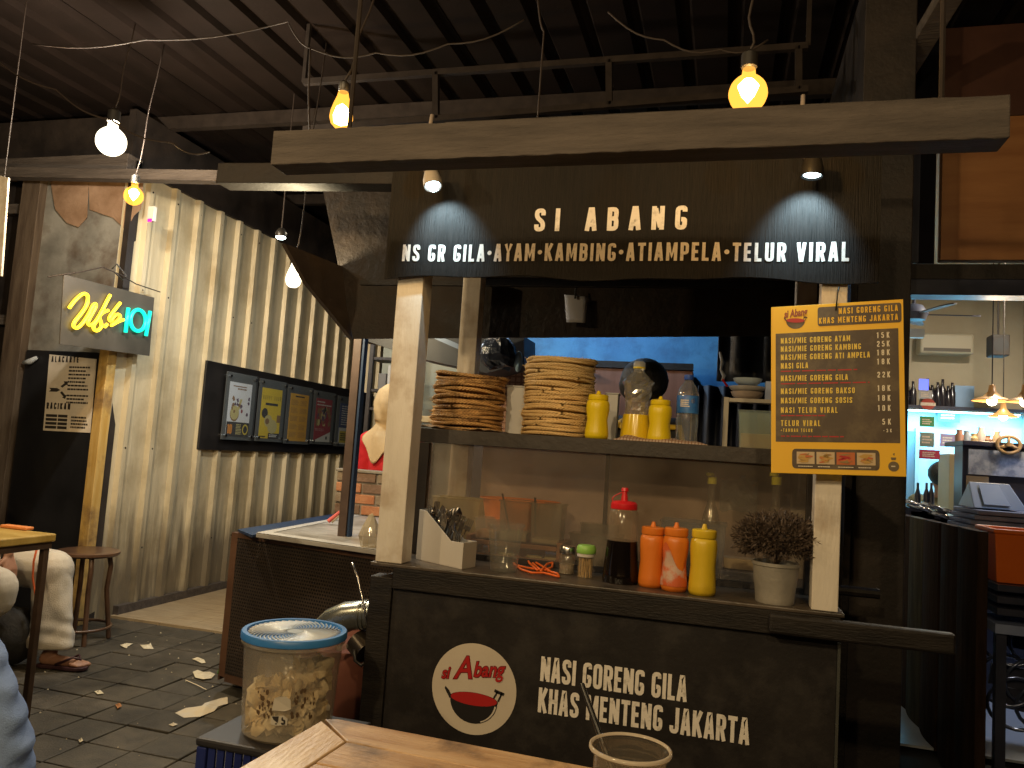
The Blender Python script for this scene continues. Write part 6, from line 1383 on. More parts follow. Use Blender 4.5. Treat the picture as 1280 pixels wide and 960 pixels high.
MB().tube([sc+Vector((.168*math.cos(a), .168*math.sin(a), .085)) for a in [2*PI*q/36 for q in range(36)]], .009, 8, closed=True).build('foot_ring', M_ST, so, smooth=True)

# ================================================================== LITTER ON THE PAVING
def scrap(pts, lab, m, seed, cat='scrap'):
    mb = MB(); P = [at(x, y, 'z', .004) for x, y in pts]; cen = sum(P, Vector())/len(P); n = len(P); vs = [cen+Vector((0, 0, .012))]
    for f_ in (.55, 1.0):
        for i, q in enumerate(P): w = cen.lerp(q, f_*(1+.12*mn.noise(Vector((i*1.7, seed, f_))))); vs.append(Vector((w.x, w.y, .004+.010*abs(mn.noise(Vector((i*2.3, seed, f_*3)))))))
    mb.add(vs, [(0, 1+i, 1+(i+1) % n) for i in range(n)]+[(1+i, 1+n+i, 1+n+(i+1) % n, 1+(i+1) % n) for i in range(n)])
    tag(rebase(mb.build('litter', m, solid=.0015), cen), lab, cat)
M_SC = mat('cream scrap', (.58, .50, .34), .8, col2=(.66, .6, .45), nscale=30); M_SW = mat('white tissue', (.55, .53, .48), .8, col2=(.60, .50, .33), nscale=6)
scrap([(219, 891), (233, 885), (252, 884), (256, 879), (276, 873), (284, 873), (284, 880), (273, 883), (268, 889), (250, 896), (230, 897)], 'largest torn white and cream tissue on the paving left of the tub', M_SW, 1, 'tissue')
scrap([(241, 840), (247, 838), (254, 841), (262, 840), (269, 843), (264, 848), (254, 850), (244, 847)], 'cream cracker piece on the paving above the tissue', M_SC, 2, 'cracker piece')
scrap([(240, 824), (247, 822), (255, 825), (257, 829), (252, 830), (244, 826)], 'cream cracker piece on the paving near the cabinet corner', M_SC, 3, 'cracker piece')
scrap([(175, 806), (184, 808), (188, 804), (190, 808), (192, 811), (180, 811)], 'small crumpled scrap right of the stool leg, the right one of two', M_SC, 4, 'scrap')
scrap([(150, 806), (158, 804), (166, 805), (160, 808), (158, 811), (152, 808)], 'small curled scrap right of the stool leg, the left one of two', M_SC, 5, 'scrap')
scrap([(118, 864), (125, 863), (130, 867), (122, 868)], 'small pale flake in front of the sandal', M_SC, 6, 'scrap')
scrap([(144, 881), (150, 879), (152, 883), (147, 886)], 'small orange brown crumb in the middle of the paving', mat('brown crumb', (.35, .16, .06), .8), 7, 'crumb')
scrap([(211, 906), (217, 905), (222, 907), (216, 908)], 'thin grey flake in front of the torn tissue', M_SW, 8, 'scrap')
scrap([(98, 925), (102, 923), (104, 926), (100, 928)], 'small yellowish crumb low at left on the paving', M_SC, 9, 'crumb')
mb = MB(); rl = random.Random(12)
for i in range(80):
    x = rl.uniform(-3.6, -1.6); y = rl.uniform(2.3, 4.4); s_ = rl.uniform(.0015, .006); z = .003
    mb.add([(x, y, z+s_), (x+s_, y, z), (x-s_*.6, y+s_, z), (x-s_*.5, y-s_, z)], [(0, 1, 2), (0, 2, 3), (0, 3, 1)])
stuff(tag(mb.build('crumbs', M_SC), 'tiny pale crumbs scattered over the paving', 'crumbs'))
P = [at(x, y, 'z', .006) for x, y in ((232, 850), (246, 856), (258, 862))]; tag(MB().tube(P, .0018, 4).build('bamboo_skewer', M_CRK), 'thin bamboo skewer on the paving below the cracker piece', 'skewer')
P = [at(x, y, 'z', z) for x, y, z in ((272, 842, .01), (274, 836, .03), (279, 828, .06))]; tag(MB().tube(P, [.004, .003, .001], 5).build('grass_blade', mat('green leaf', (.05, .16, .02), .5)), 'small green leaf sprouting by the cabinet foot', 'leaf')
# ================================================================== PEOPLE
def hand_mb(mb, wr, d, up, side, s=1.0, curl=.5):
    """palm, four unequal fingers and a thumb leaving the side of the palm; d = along the hand, up = back of hand"""
    d = Vector(d).normalized(); up = Vector(up); up = (up-d*up.dot(d)).normalized(); sd = d.cross(up)*side
    for k in (-1.0, -.35, .35, 1.0): mb.cap(wr+d*.015*s+sd*.016*k*s, wr+d*.085*s+sd*.029*k*s, .0135*s, .0125*s, 8)
    for k, L in ((-1.05, .060), (-.35, .072), (.35, .078), (1.05, .070)):
        b = wr+d*.088*s+sd*.028*k*s; c1 = curl; p1 = b+(d*math.cos(c1*.6)-up*math.sin(c1*.6))*L*.45*s; p2 = p1+(d*math.cos(c1*1.5)-up*math.sin(c1*1.5))*L*.32*s; p3 = p2+(d*math.cos(c1*2.2)-up*math.sin(c1*2.2))*L*.25*s
        mb.cap(b, p1, .0098*s, .0088*s, 8); mb.cap(p1, p2, .0088*s, .0078*s, 8); mb.cap(p2, p3, .0078*s, .0068*s, 8)
    b = wr+d*.03*s+sd*.030*s; p1 = b+(d*.6+sd*.75-up*.2).normalized()*.036*s; p2 = p1+(d*.9+sd*.3-up*.3).normalized()*.032*s
    mb.cap(b, p1, .0125*s, .011*s, 8); mb.cap(p1, p2, .011*s, .0085*s, 8)
def head_mb(mb, c, f, up=(0, 0, 1), s=1.0):
    c = Vector(c); f = Vector(f).normalized(); up = Vector(up).normalized(); f = (f-up*f.dot(up)).normalized(); r = f.cross(up)
    A_ = lambda x, y, z: c+r*x*s+f*y*s+up*z*s
    mb.ball(A_(0, -.012, .025), .088*s, 14); mb.ball(A_(0, .012, -.02), .074*s, 14); mb.ball(A_(0, .045, -.075), .036*s, 10); mb.ball(A_(0, .02, -.06), .052*s, 12)
    mb.cap(A_(0, .078, .012), A_(0, .098, -.024), .009*s, .014*s, 8)
    for k in (-1, 1):
        mb.ball(A_(.083*k, -.01, -.005), (.012*s,)*3, 8); mb.ball(A_(.086*k, -.014, .008), (.013*s,)*3, 8); mb.cap(A_(.015*k, .078, .03), A_(.045*k, .066, .03), .011*s, .010*s, 8)
        mb.ball(A_(.034*k, .062, -.022), .026*s, 10)
    mb.cap(A_(-.016, .080, -.048), A_(.016, .080, -.048), .009*s, .009*s, 8)
    return A_
def face(par, A_, s=1.0):
    for k in (-1, 1):
        MB().ball(A_(.031*k, .074, .010), .0125*s, 10).build('eye', plain('eye white', (.6, .58, .54), .3), par, smooth=True); MB().ball(A_(.031*k, .0835, .010), .006*s, 8).build('iris', plain('eye dark', (.02, .012, .01), .2), par, smooth=True)
def person(label, J, feats, vox=.011, loc=None, f=(0, 1, 0), hands=(), hs=1.0, headup=(0, 0, 1)):
    """J: joints; one continuous skin surface grown from tapering limbs"""
    t = thing('person', label, 'person', loc or J['pelvis']); V = {k: Vector(v) for k, v in J.items()}; mb = MB()
    A_ = head_mb(mb, V['head'], f, headup, hs); mb.cap(V['head']+Vector((0, 0, -.08)), V['neck'], .050, .056)
    mb.cap(V['neck'], V['chest'], .065, .12); mb.cap(V['chest'], V['pelvis'], .125, .13)
    for s in 'lr':
        if 'sh'+s in V: mb.cap(V['chest'].lerp(V['neck'], .6), V['sh'+s], .065, .058); mb.cap(V['sh'+s], V['el'+s], .052, .040); mb.cap(V['el'+s], V['wr'+s], .040, .027)
        if 'hp'+s in V: mb.cap(V['pelvis'], V['hp'+s], .12, .095); mb.cap(V['hp'+s], V['kn'+s], .088, .058); mb.cap(V['kn'+s], V['an'+s], .056, .036)
        if 'to'+s in V:
            h_ = V['an'+s]+(V['an'+s]-V['to'+s]).normalized()*.03; h_.z = V['to'+s].z+.01; mb.cap(V['an'+s], h_, .034, .03); mb.cap(h_, V['to'+s], .030, .026); d = (V['to'+s]-V['an'+s]); d.z = 0; d.normalize(); r = d.cross(Z3)
            for q, (o, rr_) in enumerate(((-.028, .014), (-.010, .011), (.006, .010), (.020, .009), (.032, .008))): mb.cap(V['to'+s]+r*o*(1 if s == 'l' else -1)*.9-d*.02, V['to'+s]+r*o*(1 if s == 'l' else -1)+d*(.045-.006*q)+Vector((0, 0, -.008)), rr_+.004, rr_, 8)
    for (s, d, up, side, curl) in hands: hand_mb(mb, V['wr'+s], d, up, side, 1.0, curl)
    mb.build('body', M_SKIN, t, remesh=vox); return t, V, A_
def cloth(t, name, m, caps, vox=.014, fold=None, shins=()):
    mb = MB()
    for p, q, r1, r2, sd in shins:                                # hanging trouser legs with folds running down
        nu, nv = 40, 22; vs = []
        for j in range(nv+1):
            v = j/nv; c = Vector(p).lerp(Vector(q), v)
            for i in range(nu):
                a = 2*PI*i/nu; fo = .10*math.sin(a*4+sd+1.2*math.sin(v*3+sd))*(v**.7)+.07*mn.noise(Vector((math.cos(a)*2, math.sin(a)*2+sd, v*5)))+.035*math.sin(v*34+3*math.sin(a+sd))*(v > .55)
                r = (r1+(r2-r1)*v)*(1+fo); vs.append(c+Vector((math.cos(a)*r*1.0, math.sin(a)*r*.82, 0)))
        mb.add(vs, [(j*nu+i, j*nu+(i+1) % nu, (j+1)*nu+(i+1) % nu, (j+1)*nu+i) for j in range(nv) for i in range(nu)]+[tuple(range(nu))[::-1], tuple(nv*nu+i for i in range(nu))])
    for p, q, a, b in caps: mb.cap(Vector(p), Vector(q), a, b, 14)
    o = mb.build(name, m, t, remesh=vox, sm_it=6)
    if fold:
        tx = bpy.data.textures.new(name+'_folds', 'CLOUDS'); tx.noise_scale = fold[1]; d = o.modifiers.new('folds', 'DISPLACE'); d.texture = tx; d.strength = fold[0]; d.mid_level = .5; d.texture_coords = 'GLOBAL'
    return o
# woman in red shirt and headscarf, seen from behind
yw = 5.0; hc = at(492, 510, 'y', yw)
J = dict(head=hc, neck=(hc.x, yw-.01, hc.z-.16), chest=(hc.x+.01, yw, hc.z-.33), pelvis=(hc.x+.02, yw, hc.z-.72), shl=(hc.x-.165, yw, hc.z-.235), ell=(hc.x-.20, yw+.06, hc.z-.50), wrl=(hc.x-.10, yw+.24, hc.z-.58),
         shr=(hc.x+.17, yw, hc.z-.21), elr=(hc.x+.22, yw+.06, hc.z-.48), wrr=(hc.x+.12, yw+.24, hc.z-.58), hpl=(hc.x-.07, yw, hc.z-.76), knl=(hc.x-.08, yw+.02, .46), anl=(hc.x-.08, yw-.02, .08), tol=(hc.x-.08, yw+.12, .03),
         hpr=(hc.x+.11, yw, hc.z-.76), knr=(hc.x+.12, yw+.02, .46), anr=(hc.x+.12, yw-.02, .08), tor=(hc.x+.12, yw+.12, .03))
t, V, A_ = person('woman seen from behind in a beige headscarf and a red shirt beside the white post', J, None, f=(-.3, 1, 0), hands=(('l', (.4, 1, -.2), (0, 0, 1), 1, .5), ('r', (-.4, 1, -.2), (0, 0, 1), -1, .5))); face(t, A_)
M_REDS = mat('bright red cloth', (.60, .015, .02), .75, col2=(.50, .01, .015), nscale=7, bump=.3, bscale=15)
cloth(t, 'shirt', M_REDS, [(V['neck']+Vector((0, 0, -.04)), V['chest'], .07, .145), (V['chest'], V['pelvis'], .15, .155), (V['chest'].lerp(V['neck'], .5), V['shl'], .08, .072), (V['shl'], V['ell'], .070, .06), (V['ell'], V['wrl'], .058, .045), (V['chest'].lerp(V['neck'], .5), V['shr'], .08, .072), (V['shr'], V['elr'], .070, .06), (V['elr'], V['wrr'], .058, .045)], fold=(.012, .06))
cloth(t, 'trousers', mat('black trousers', (.015, .015, .018), .8), [(V['pelvis'], V['hpl'], .15, .12), (V['pelvis'], V['hpr'], .15, .12), (V['hpl'], V['knl'], .12, .085), (V['knl'], V['anl'], .085, .075), (V['hpr'], V['knr'], .12, .085), (V['knr'], V['anr'], .085, .075)])
mb = MB(); nu, nv = 56, 40; vs = []                       # draped scarf: dome, gathered neck, cape with a point down the back
SC_ = 1.12
PR = [(0.0, .150, 0), (.05, .142, .0), (.095, .105, .0), (.118, .03, .0), (.115, -.03, -.005), (.098, -.09, -.01), (.098, -.12, -.012), (.120, -.145, -.01), (.150, -.17, 0), (.166, -.195, 0), (.174, -.215, 0), (.178, -.23, 0)]
for jv in range(nv+1):
    f_ = jv/nv*(len(PR)-1); i0 = min(int(f_), len(PR)-2); u = f_-i0; r = PR[i0][0]*(1-u)+PR[i0+1][0]*u; z = PR[i0][1]*(1-u)+PR[i0+1][1]*u
    for iu in range(nu):
        a = 2*PI*iu/nu; hem = max(0, (f_-8)/3.0)
        back = math.exp(-((a-PI*1.42+.0)/.40)**2)*.11-.05*(1-math.exp(-((a-PI*1.42)/.9)**2))
        fo = 1+(.055*math.sin(a*7+z*30)+.09*mn.noise(Vector((math.cos(a)*2.4, math.sin(a)*2.4, z*9))))*min(1, f_/4)
        vs.append(hc+SC_*Vector((r*fo*math.cos(a), -.01+r*fo*math.sin(a)*(1.05 if f_ < 5 else .80), z-back*hem+.012*math.sin(a*2+1)*(f_ > 5))))
mb.add(vs, [(j_*nu+i_, j_*nu+(i_+1) % nu, (j_+1)*nu+(i_+1) % nu, (j_+1)*nu+i_) for j_ in range(nv) for i_ in range(nu)])
mb.build('headscarf', mat('beige headscarf', (.42, .29, .14), .85, col2=(.50, .36, .19), nscale=6, bump=.4, bscale=14), t, smooth=True, solid=.004)
# cook with bowed head
yk = 3.62; hc = at(806, 487, 'y', yk); k = mpx(hc)
J = dict(head=hc, neck=(hc.x-.02, yk+.10, hc.z-.12), chest=(hc.x-.03, yk+.22, hc.z-.30), pelvis=(hc.x-.03, yk+.26, hc.z-.72), shl=(hc.x+.16, yk+.17, hc.z-.19), ell=(hc.x+.24, yk+.08, hc.z-.46), wrl=(hc.x+.12, yk-.12, hc.z-.58),
         shr=(hc.x-.21, yk+.17, hc.z-.19), elr=(hc.x-.28, yk+.08, hc.z-.46), wrr=(hc.x-.14, yk-.12, hc.z-.58), hpl=(hc.x+.07, yk+.27, hc.z-.76), knl=(hc.x+.08, yk+.25, .46), anl=(hc.x+.08, yk+.29, .08), tol=(hc.x+.09, yk+.15, .03),
         hpr=(hc.x-.12, yk+.27, hc.z-.76), knr=(hc.x-.13, yk+.25, .46), anr=(hc.x-.13, yk+.29, .08), tor=(hc.x-.14, yk+.15, .03))
t, V, A_ = person('cook with bowed black haired head and yellow black jersey behind the clear bottles', J, None, f=(.25, -.35, -.9), headup=(.1, -.9, .40), hands=(('l', (-.3, -1, -.2), (0, 0, 1), -1, .8), ('r', (.3, -1, -.2), (0, 0, 1), 1, .8)), hs=1.08); face(t, A_, 1.08)
M_JY = mat('yellow jersey', (.62, .40, .02), .7); M_JB = mat('black jersey', (.012, .012, .014), .7)
cloth(t, 'jersey', M_JB, [(V['neck']+Vector((0, .02, -.05)), V['chest'], .085, .15), (V['chest'], V['pelvis'], .155, .155), (V['chest'].lerp(V['neck'], .5), V['shl'], .09, .078), (V['shl'], V['shl'].lerp(V['ell'], .6), .078, .07), (V['chest'].lerp(V['neck'], .5), V['shr'], .09, .078), (V['shr'], V['shr'].lerp(V['elr'], .6), .078, .07)], fold=(.01, .07))
P = [V['neck']+Vector((.095*math.cos(a), -.02+.10*math.sin(a), -.035+.03*math.sin(a))) for a in [2*PI*q/24 for q in range(24)]]
MB().tube(P, .014, 8, closed=True).build('collar', M_JY, t, smooth=True)
for s in 'lr': a, b = V['sh'+s]+Vector((0, -.075, .03)), V['sh'+s].lerp(V['el'+s], .5)+Vector((0, -.075, 0)); MB().tube([V['neck']+Vector((.05 if s == 'l' else -.05, -.09, -.05)), a, b], .016, 8).build('stripe', M_JY, t, smooth=True)
cloth(t, 'trousers', MC['black trousers'], [(V['pelvis'], V['hpl'], .15, .12), (V['pelvis'], V['hpr'], .15, .12), (V['hpl'], V['knl'], .12, .085), (V['knl'], V['anl'], .085, .06), (V['hpr'], V['knr'], .12, .085), (V['knr'], V['anr'], .085, .06)])
mb = MB(); mb.ball(A_(0, -.020, .042), (.112, .118, .105), 16); mb.ball(A_(0, .035, .085), (.080, .05, .045), 12); mb.ball(A_(-.05, -.03, .0), (.062, .07, .075), 12); mb.ball(A_(.05, -.03, .0), (.062, .07, .075), 12)
mb.build('hair', M_HAIR, t, remesh=.010)
# seated man in white trousers (left)
to = at(100, 823, 'z', .05); kn = at(66, 712, 'y', 3.50); an = at(64, 812, 'y', 3.50)
hw = at(10, 692, 'y', 3.28)
J = dict(head=(-4.40, 3.30, 1.26), neck=(-4.32, 3.32, 1.08), chest=(-4.28, 3.34, .93), pelvis=(-4.20, 3.38, .54), shl=(-4.26, 3.50, 1.02), ell=(-4.05, 3.58, .78), wrl=(-3.86, 3.50, .66),
         shr=(-4.22, 3.17, 1.02), elr=(-4.05, 3.12, .78), wrr=hw, hpl=(-4.12, 3.44, .52), knl=kn, anl=(an.x, an.y, .09), tol=(an.x+.15, an.y+.03, .035),
         hpr=(-4.12, 3.24, .52), knr=at(-6, 735, 'y', 3.10), anr=(-3.75, 3.08, .10), tor=(-3.62, 3.06, .035))
J['knr'] = Vector(J['knr'])
t, V, A_ = person('seated man in white baggy trousers and flip flops with a bracelet at the left table', J, None, vox=.0065, f=(1, -.1, -.1), hands=(('r', (.35, .0, -1), (1, 0, .2), 1, .35), ('l', (.9, -.2, -.3), (0, 0, 1), -1, .4))); face(t, A_)
M_WT = mat('white baggy cloth', (.60, .55, .46), .9, col2=(.50, .45, .37), nscale=5, bump=.5, bscale=200)
cloth(t, 'trousers', M_WT, [(V['pelvis'], V['hpl'], .16, .13), (V['pelvis'], V['hpr'], .16, .13), (V['hpl'], V['knl'], .13, .105), (V['knl'], V['knl']+Vector((0, 0, -.05)), .105, .10), (V['hpr'], V['knr'], .13, .10), (V['knr'], V['knr']+Vector((0, 0, -.05)), .10, .095)], vox=.008, shins=[(V['knl'], V['anl']+Vector((-.005, 0, .02)), .098, .128, 3), (V['knr'], V['anr']+Vector((0, 0, .02)), .095, .120, 5)])
cloth(t, 'shirt', mat('dark shirt', (.03, .03, .035), .8), [(V['neck']+Vector((0, 0, -.04)), V['chest'], .09, .16), (V['chest'], V['pelvis']+Vector((0, 0, .06)), .165, .17), (V['chest'].lerp(V['neck'], .5), V['shl'], .09, .08), (V['shl'], V['ell'], .078, .06), (V['chest'].lerp(V['neck'], .5), V['shr'], .09, .08), (V['shr'], V['elr'], .078, .06)])
MB().ball(A_(0, -.018, .045), (.098, .098, .09), 14).build('hair', M_HAIR, t, smooth=True)
a = V['wrr']; dr = (Vector(J['wrr'])-Vector(J['elr'])).normalized(); u_ = dr.cross(Z3).normalized(); v_ = dr.cross(u_)
MB().tube([a-dr*.01+(u_*math.cos(q)+v_*math.sin(q))*.031 for q in [2*PI*j/20 for j in range(20)]], .0055, 8, closed=True).build('bracelet', mat('black bracelet', (.02, .018, .015), .4), t, smooth=True)
for s in 'lr':
    an_ = V['an'+s]; tt = V['to'+s]; d = (tt-an_); d.z = 0; d.normalize(); r = d.cross(Z3); L0 = an_+d*-.055; L0.z = .0
    pts = [(-.0, .030), (.03, .038), (.10, .034), (.17, .045), (.22, .044), (.255, .030), (.265, 0)]
    P = [L0+d*x+r*w_ for x, w_ in pts]+[L0+d*x-r*w_ for x, w_ in reversed(pts[:-1])]
    MB().slab([Vector((p.x, p.y, .004)) for p in P], Z3, .018).build('flip_flop', mat('maroon rubber', (.05, .02, .025), .5), t, bevel=.004)
    tp_ = tt+d*.015+Z3*.018; MB().tube([L0+d*.11+r*.040+Z3*.03, tt-d*.01+r*.026+Z3*.036, tp_, tt-d*.01-r*.026+Z3*.036, L0+d*.11-r*.040+Z3*.03], .006, 8).build('strap', MC['maroon rubber'], t, smooth=True)
# orange stripes of the trouser string
for i, (pp_) in enumerate([[(47, 682), (42, 702), (41, 722), (44, 742), (46, 756)], [(52, 684), (49, 706), (51, 726), (53, 752)]]):
    P = [at(x, y, 'y', 3.365-.0*j) for j, (x, y) in enumerate(pp_)]
    MB().tube(P, .0055, 6).build('trouser_string', mat('orange string', (.55, .10, .02), .6), t, smooth=True)
# stool under the man
sk = thing('low_bench', 'low dark bench under the seated man in white trousers', 'bench', (-4.2, 3.4, 0)); MB().box(-4.55, -3.98, 3.0, 3.7, .36, .395).build('seat', M_DARK, sk)
for x in (-4.5, -4.06):
    for y in (3.05, 3.6): MB().box(x, x+.05, y, y+.05, 0, .359).build('leg', M_DARK, sk)
c = at(18, 775, 'y', 3.42); mb = MB(); mb.ball((c.x-.02, c.y, .16), (.15, .12, .155), 14)
for v in mb.v: v += .03*Vector((mn.noise(v*9), mn.noise(v*9+Vector((4, 0, 0))), 0)); v.z = max(v.z, .004)
tag(rebase(mb.build('dark_bag', mat('black cloth bag', (.012, .011, .011), .7, bump=.6, bscale=20), smooth=True), (c.x, c.y, 0)), 'dark soft bag on the paving between the feet of the seated man', 'bag')
# person in pale blue shirt, near left
J = dict(head=(-2.30, 1.50, 1.12), neck=(-2.22, 1.56, .95), chest=(-2.12, 1.62, .78), pelvis=(-2.02, 1.66, .40), shl=(-2.24, 1.80, .84), ell=(-2.34, 2.02, .66), wrl=(-2.5, 2.15, .55), shr=(-1.98, 1.50, .80), elr=(-1.92, 1.66, .56), wrr=(-2.1, 1.86, .48),
         hpl=(-2.08, 1.78, .40), knl=(-2.52, 1.95, .44), anl=(-2.56, 2.0, .08), tol=(-2.68, 2.06, .03), hpr=(-2.04, 1.56, .38), knr=(-2.50, 1.66, .42), anr=(-2.56, 1.68, .08), tor=(-2.68, 1.72, .03))
t, V, A_ = person('person in a pale blue wrinkled shirt at the lower left edge', J, None, f=(-.6, .7, 0), hands=(('l', (-.6, .6, -.2), (0, 0, 1), 1, .5), ('r', (-.6, .6, -.2), (0, 0, 1), -1, .5))); face(t, A_)
mb = MB(); N_ = 46; n2 = 44; cx0, cy0 = -2.02, 1.68
def bl(u, v):
    z = .22+.62*v; a = 2*PI*u; lean = -.10*v*v; rx = .325-.16*max(0, v-.35)**1.3*2.0; ry = .22-.08*v
    f_ = .006*math.sin(z*95+1.6*math.sin(a*2+.5)+2.5*mn.noise(Vector((a, z*3, 0))))*(.6+.6*mn.noise(Vector((a*2, z*6, 5)))+.3)+.008*mn.noise(Vector((a*2, z*12, 1)))
    return Vector((cx0+lean+(rx+f_)*math.cos(a), cy0+(ry+f_)*math.sin(a), z))
vs = [bl(i/N_, j/n2) for j in range(n2+1) for i in range(N_)]
mb.add(vs, [(j*N_+i, j*N_+(i+1) % N_, (j+1)*N_+(i+1) % N_, (j+1)*N_+i) for j in range(n2) for i in range(N_)]+[tuple(range(N_))[::-1], tuple(n2*N_+i for i in range(N_))])
mb.build('shirt', mat('pale blue cloth', (.22, .33, .62), .85, col2=(.26, .38, .68), nscale=6, bump=.5, bscale=260), t, smooth=True)
cloth(t, 'trousers', mat('dark jeans', (.02, .025, .04), .8), [(V['pelvis'], V['hpl'], .17, .13), (V['pelvis'], V['hpr'], .17, .13), (V['hpl'], V['knl'], .12, .09), (V['knl'], V['anl'], .085, .07), (V['hpr'], V['knr'], .12, .09), (V['knr'], V['anr'], .085, .07)])
cloth(t, 'sleeve', MC['pale blue cloth'], [(V['neck'], V['shl'], .09, .085), (V['shl'], V['ell'], .08, .065)], fold=(.015, .05))
MB().ball(A_(0, -.018, .045), (.098, .098, .09), 14).build('hair', M_HAIR, t, smooth=True)
sk = thing('low_stool', 'low dark stool under the person in pale blue', 'stool', (-2.05, 1.7, 0)); MB().box(-2.22, -1.86, 1.5, 1.84, .19, .22).build('seat', M_DARK, sk)
for x in (-2.2, -1.92):
    for y in (1.54, 1.78): MB().box(x, x+.04, y, y+.04, 0, .189).build('leg', M_DARK, sk)

# ================================================================== SHOP CONTENTS
kc = thing('kitchen_ceiling', 'dark low ceiling board over the kitchen behind the stall', 'ceiling', (-.7, 4.5, 2.76)); MB().box(-1.95, .49, 3.36, 5.6, 2.76, 2.78).build('ceiling_board', M_DARK, kc)
L1 = thing('led_strip', 'cyan led strip under the bottle shelf of the shop', 'light', (1.9, 8.05, 1.95))
MB().box(1.0, 2.55, 8.02, 8.05, 1.93, 1.94).build('diffuser', glow('cyan strip', (.35, .85, 1), 6), L1); MB().box(1.0, 2.55, 8.02, 8.05, 1.942, 1.955).build('housing', M_CHROME, L1)
lamp('strip_light', (1.9, 7.95, 1.92), 42, (.16, .66, 1), (1.4, .1), L1, 'AREA', (0, .15, -1))
for (x, y, z, e, c, lab) in ((2.0, 6.3, 3.1, 52, (1, .88, .68), 'round ceiling lamp of the shop'), (-.9, 4.7, 2.74, 11, (.42, .68, 1), 'cool ceiling lamp of the kitchen hidden behind the fascia'), (3.0, 5.0, 3.0, 40, (.62, .74, 1), 'blue ceiling lamp at the shop front, right of the view'), (-2.3, 5.2, 3.1, 13, (1, .85, .62), 'warm ceiling lamp over the kitchen entrance')):
    t = thing('ceiling_lamp', lab, 'ceiling lamp', (x, y, z)); MB().lathe([(0, -.02), (.08, -.015), (.09, 0)], (x, y, z), 20).build('diffuser', glow('ceiling diffuser', (.9, .95, 1), 4), t, smooth=True)
    MB().lathe([(.10, -.004), (.10, .03), (0, .03)], (x, y, z), 20).build('housing', M_WP, t); lamp('ceiling_light', (x, y, z-.05), e, c, (.15, .15), t, 'AREA', (0, .55 if x == -.9 else 0, -1))
bs = thing('bottle_shelf', 'dark shelf board under the row of bottles in the shop', 'shelf', (1.9, 8.1, 1.98)); MB().box(.9, 2.6, 8.0, 8.19, 1.957, 1.985).build('board', M_FRAME, bs)
for i, px in enumerate((1133, 1141, 1159, 1165, 1172, 1178, 1185, 1190)):
    p = at(px, 500, 'y', 8.1); p.z = 1.986; hgt = .20+.03*((i*7) % 3)
    o = MB().lathe([(0, 0), (.032, 0), (.032, hgt*.6), (.012, hgt*.78), (.012, hgt)], p, 12).build('wine_bottle', mat('dark bottle glass', (.015, .012, .02), .15), smooth='auto'); tag(rebase(o, p), ORD[i]+' dark bottle from the left on the shop shelf', 'bottle', 'dark bottles on the shop shelf')
p = at(1201, 500, 'y', 8.12); p.z = 1.986; tag(rebase(MB().box(p.x-.06, p.x+.10, 8.08, 8.16, 1.986, 2.19).build('blue_carton', plain('pale blue carton', (.25, .38, .6), .6)), p), 'pale blue carton on the shop shelf right of the bottles', 'box')
def wallcard(x0, y0, x1, y1, Y, c, lab, nm='wall_card', cat='poster', em=0):
    a, b = at(x0, y1, 'y', Y), at(x1, y0, 'y', Y); m = plain('card %s' % lab[:18], c, .5)
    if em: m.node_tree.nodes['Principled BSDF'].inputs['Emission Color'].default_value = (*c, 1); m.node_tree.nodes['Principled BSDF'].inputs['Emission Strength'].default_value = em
    t = thing(nm, lab, cat, ((a.x+b.x)/2, Y, a.z)); MB().box(a.x, b.x, Y, Y+.012, a.z, b.z).build('sheet', m, t)
    if not em: K = MB(); scrawl(K, Vector((a.x+(b.x-a.x)*.15, Y-.001, a.z+(b.z-a.z)*.2)), X3*(b.x-a.x), Z3*(b.z-a.z), .7, .6, 3, 0, int(x0)); K.build('print', M_WHITEPRINT, t)
    return t
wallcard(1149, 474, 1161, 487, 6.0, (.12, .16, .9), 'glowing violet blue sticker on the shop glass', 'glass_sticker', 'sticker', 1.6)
wallcard(1149, 488, 1165, 498, 6.0, (.50, .56, .62), 'pale card under the violet sticker on the shop glass', 'glass_sticker', 'sticker')
wallcard(1150, 521, 1168, 533, 6.0, (.04, .32, .12), 'green card on the shop glass'); wallcard(1150, 541, 1168, 558, 6.0, (.22, .34, .33), 'grey green card below the green card'); wallcard(1149, 563, 1175, 573, 6.0, (.55, .06, .14), 'crimson card lowest on the shop glass')
wallcard(1172, 511, 1200, 527, 8.1, (.05, .12, .2), 'dark blue picture on the cyan shop wall', 'picture', 'picture'); wallcard(1175, 543, 1196, 558, 7.9, (.36, .28, .5), 'mauve card on the shop counter wall')
p = at(1160, 505, 'y', 6.0); t = thing('glass_sticker', 'round red badge sticker above the green card', 'sticker', p)
mb = MB(); disc(mb, p, X3, Z3, 0, 0, .045, .04, 0, 0, 16); mb.build('disc', plain('red badge', (.4, .05, .04), .5), t); mb = MB(); rect(mb, p, X3, Z3, -.048, .048, -.012, .010, 0, .002); mb.build('band', M_WHITEPRINT, t)
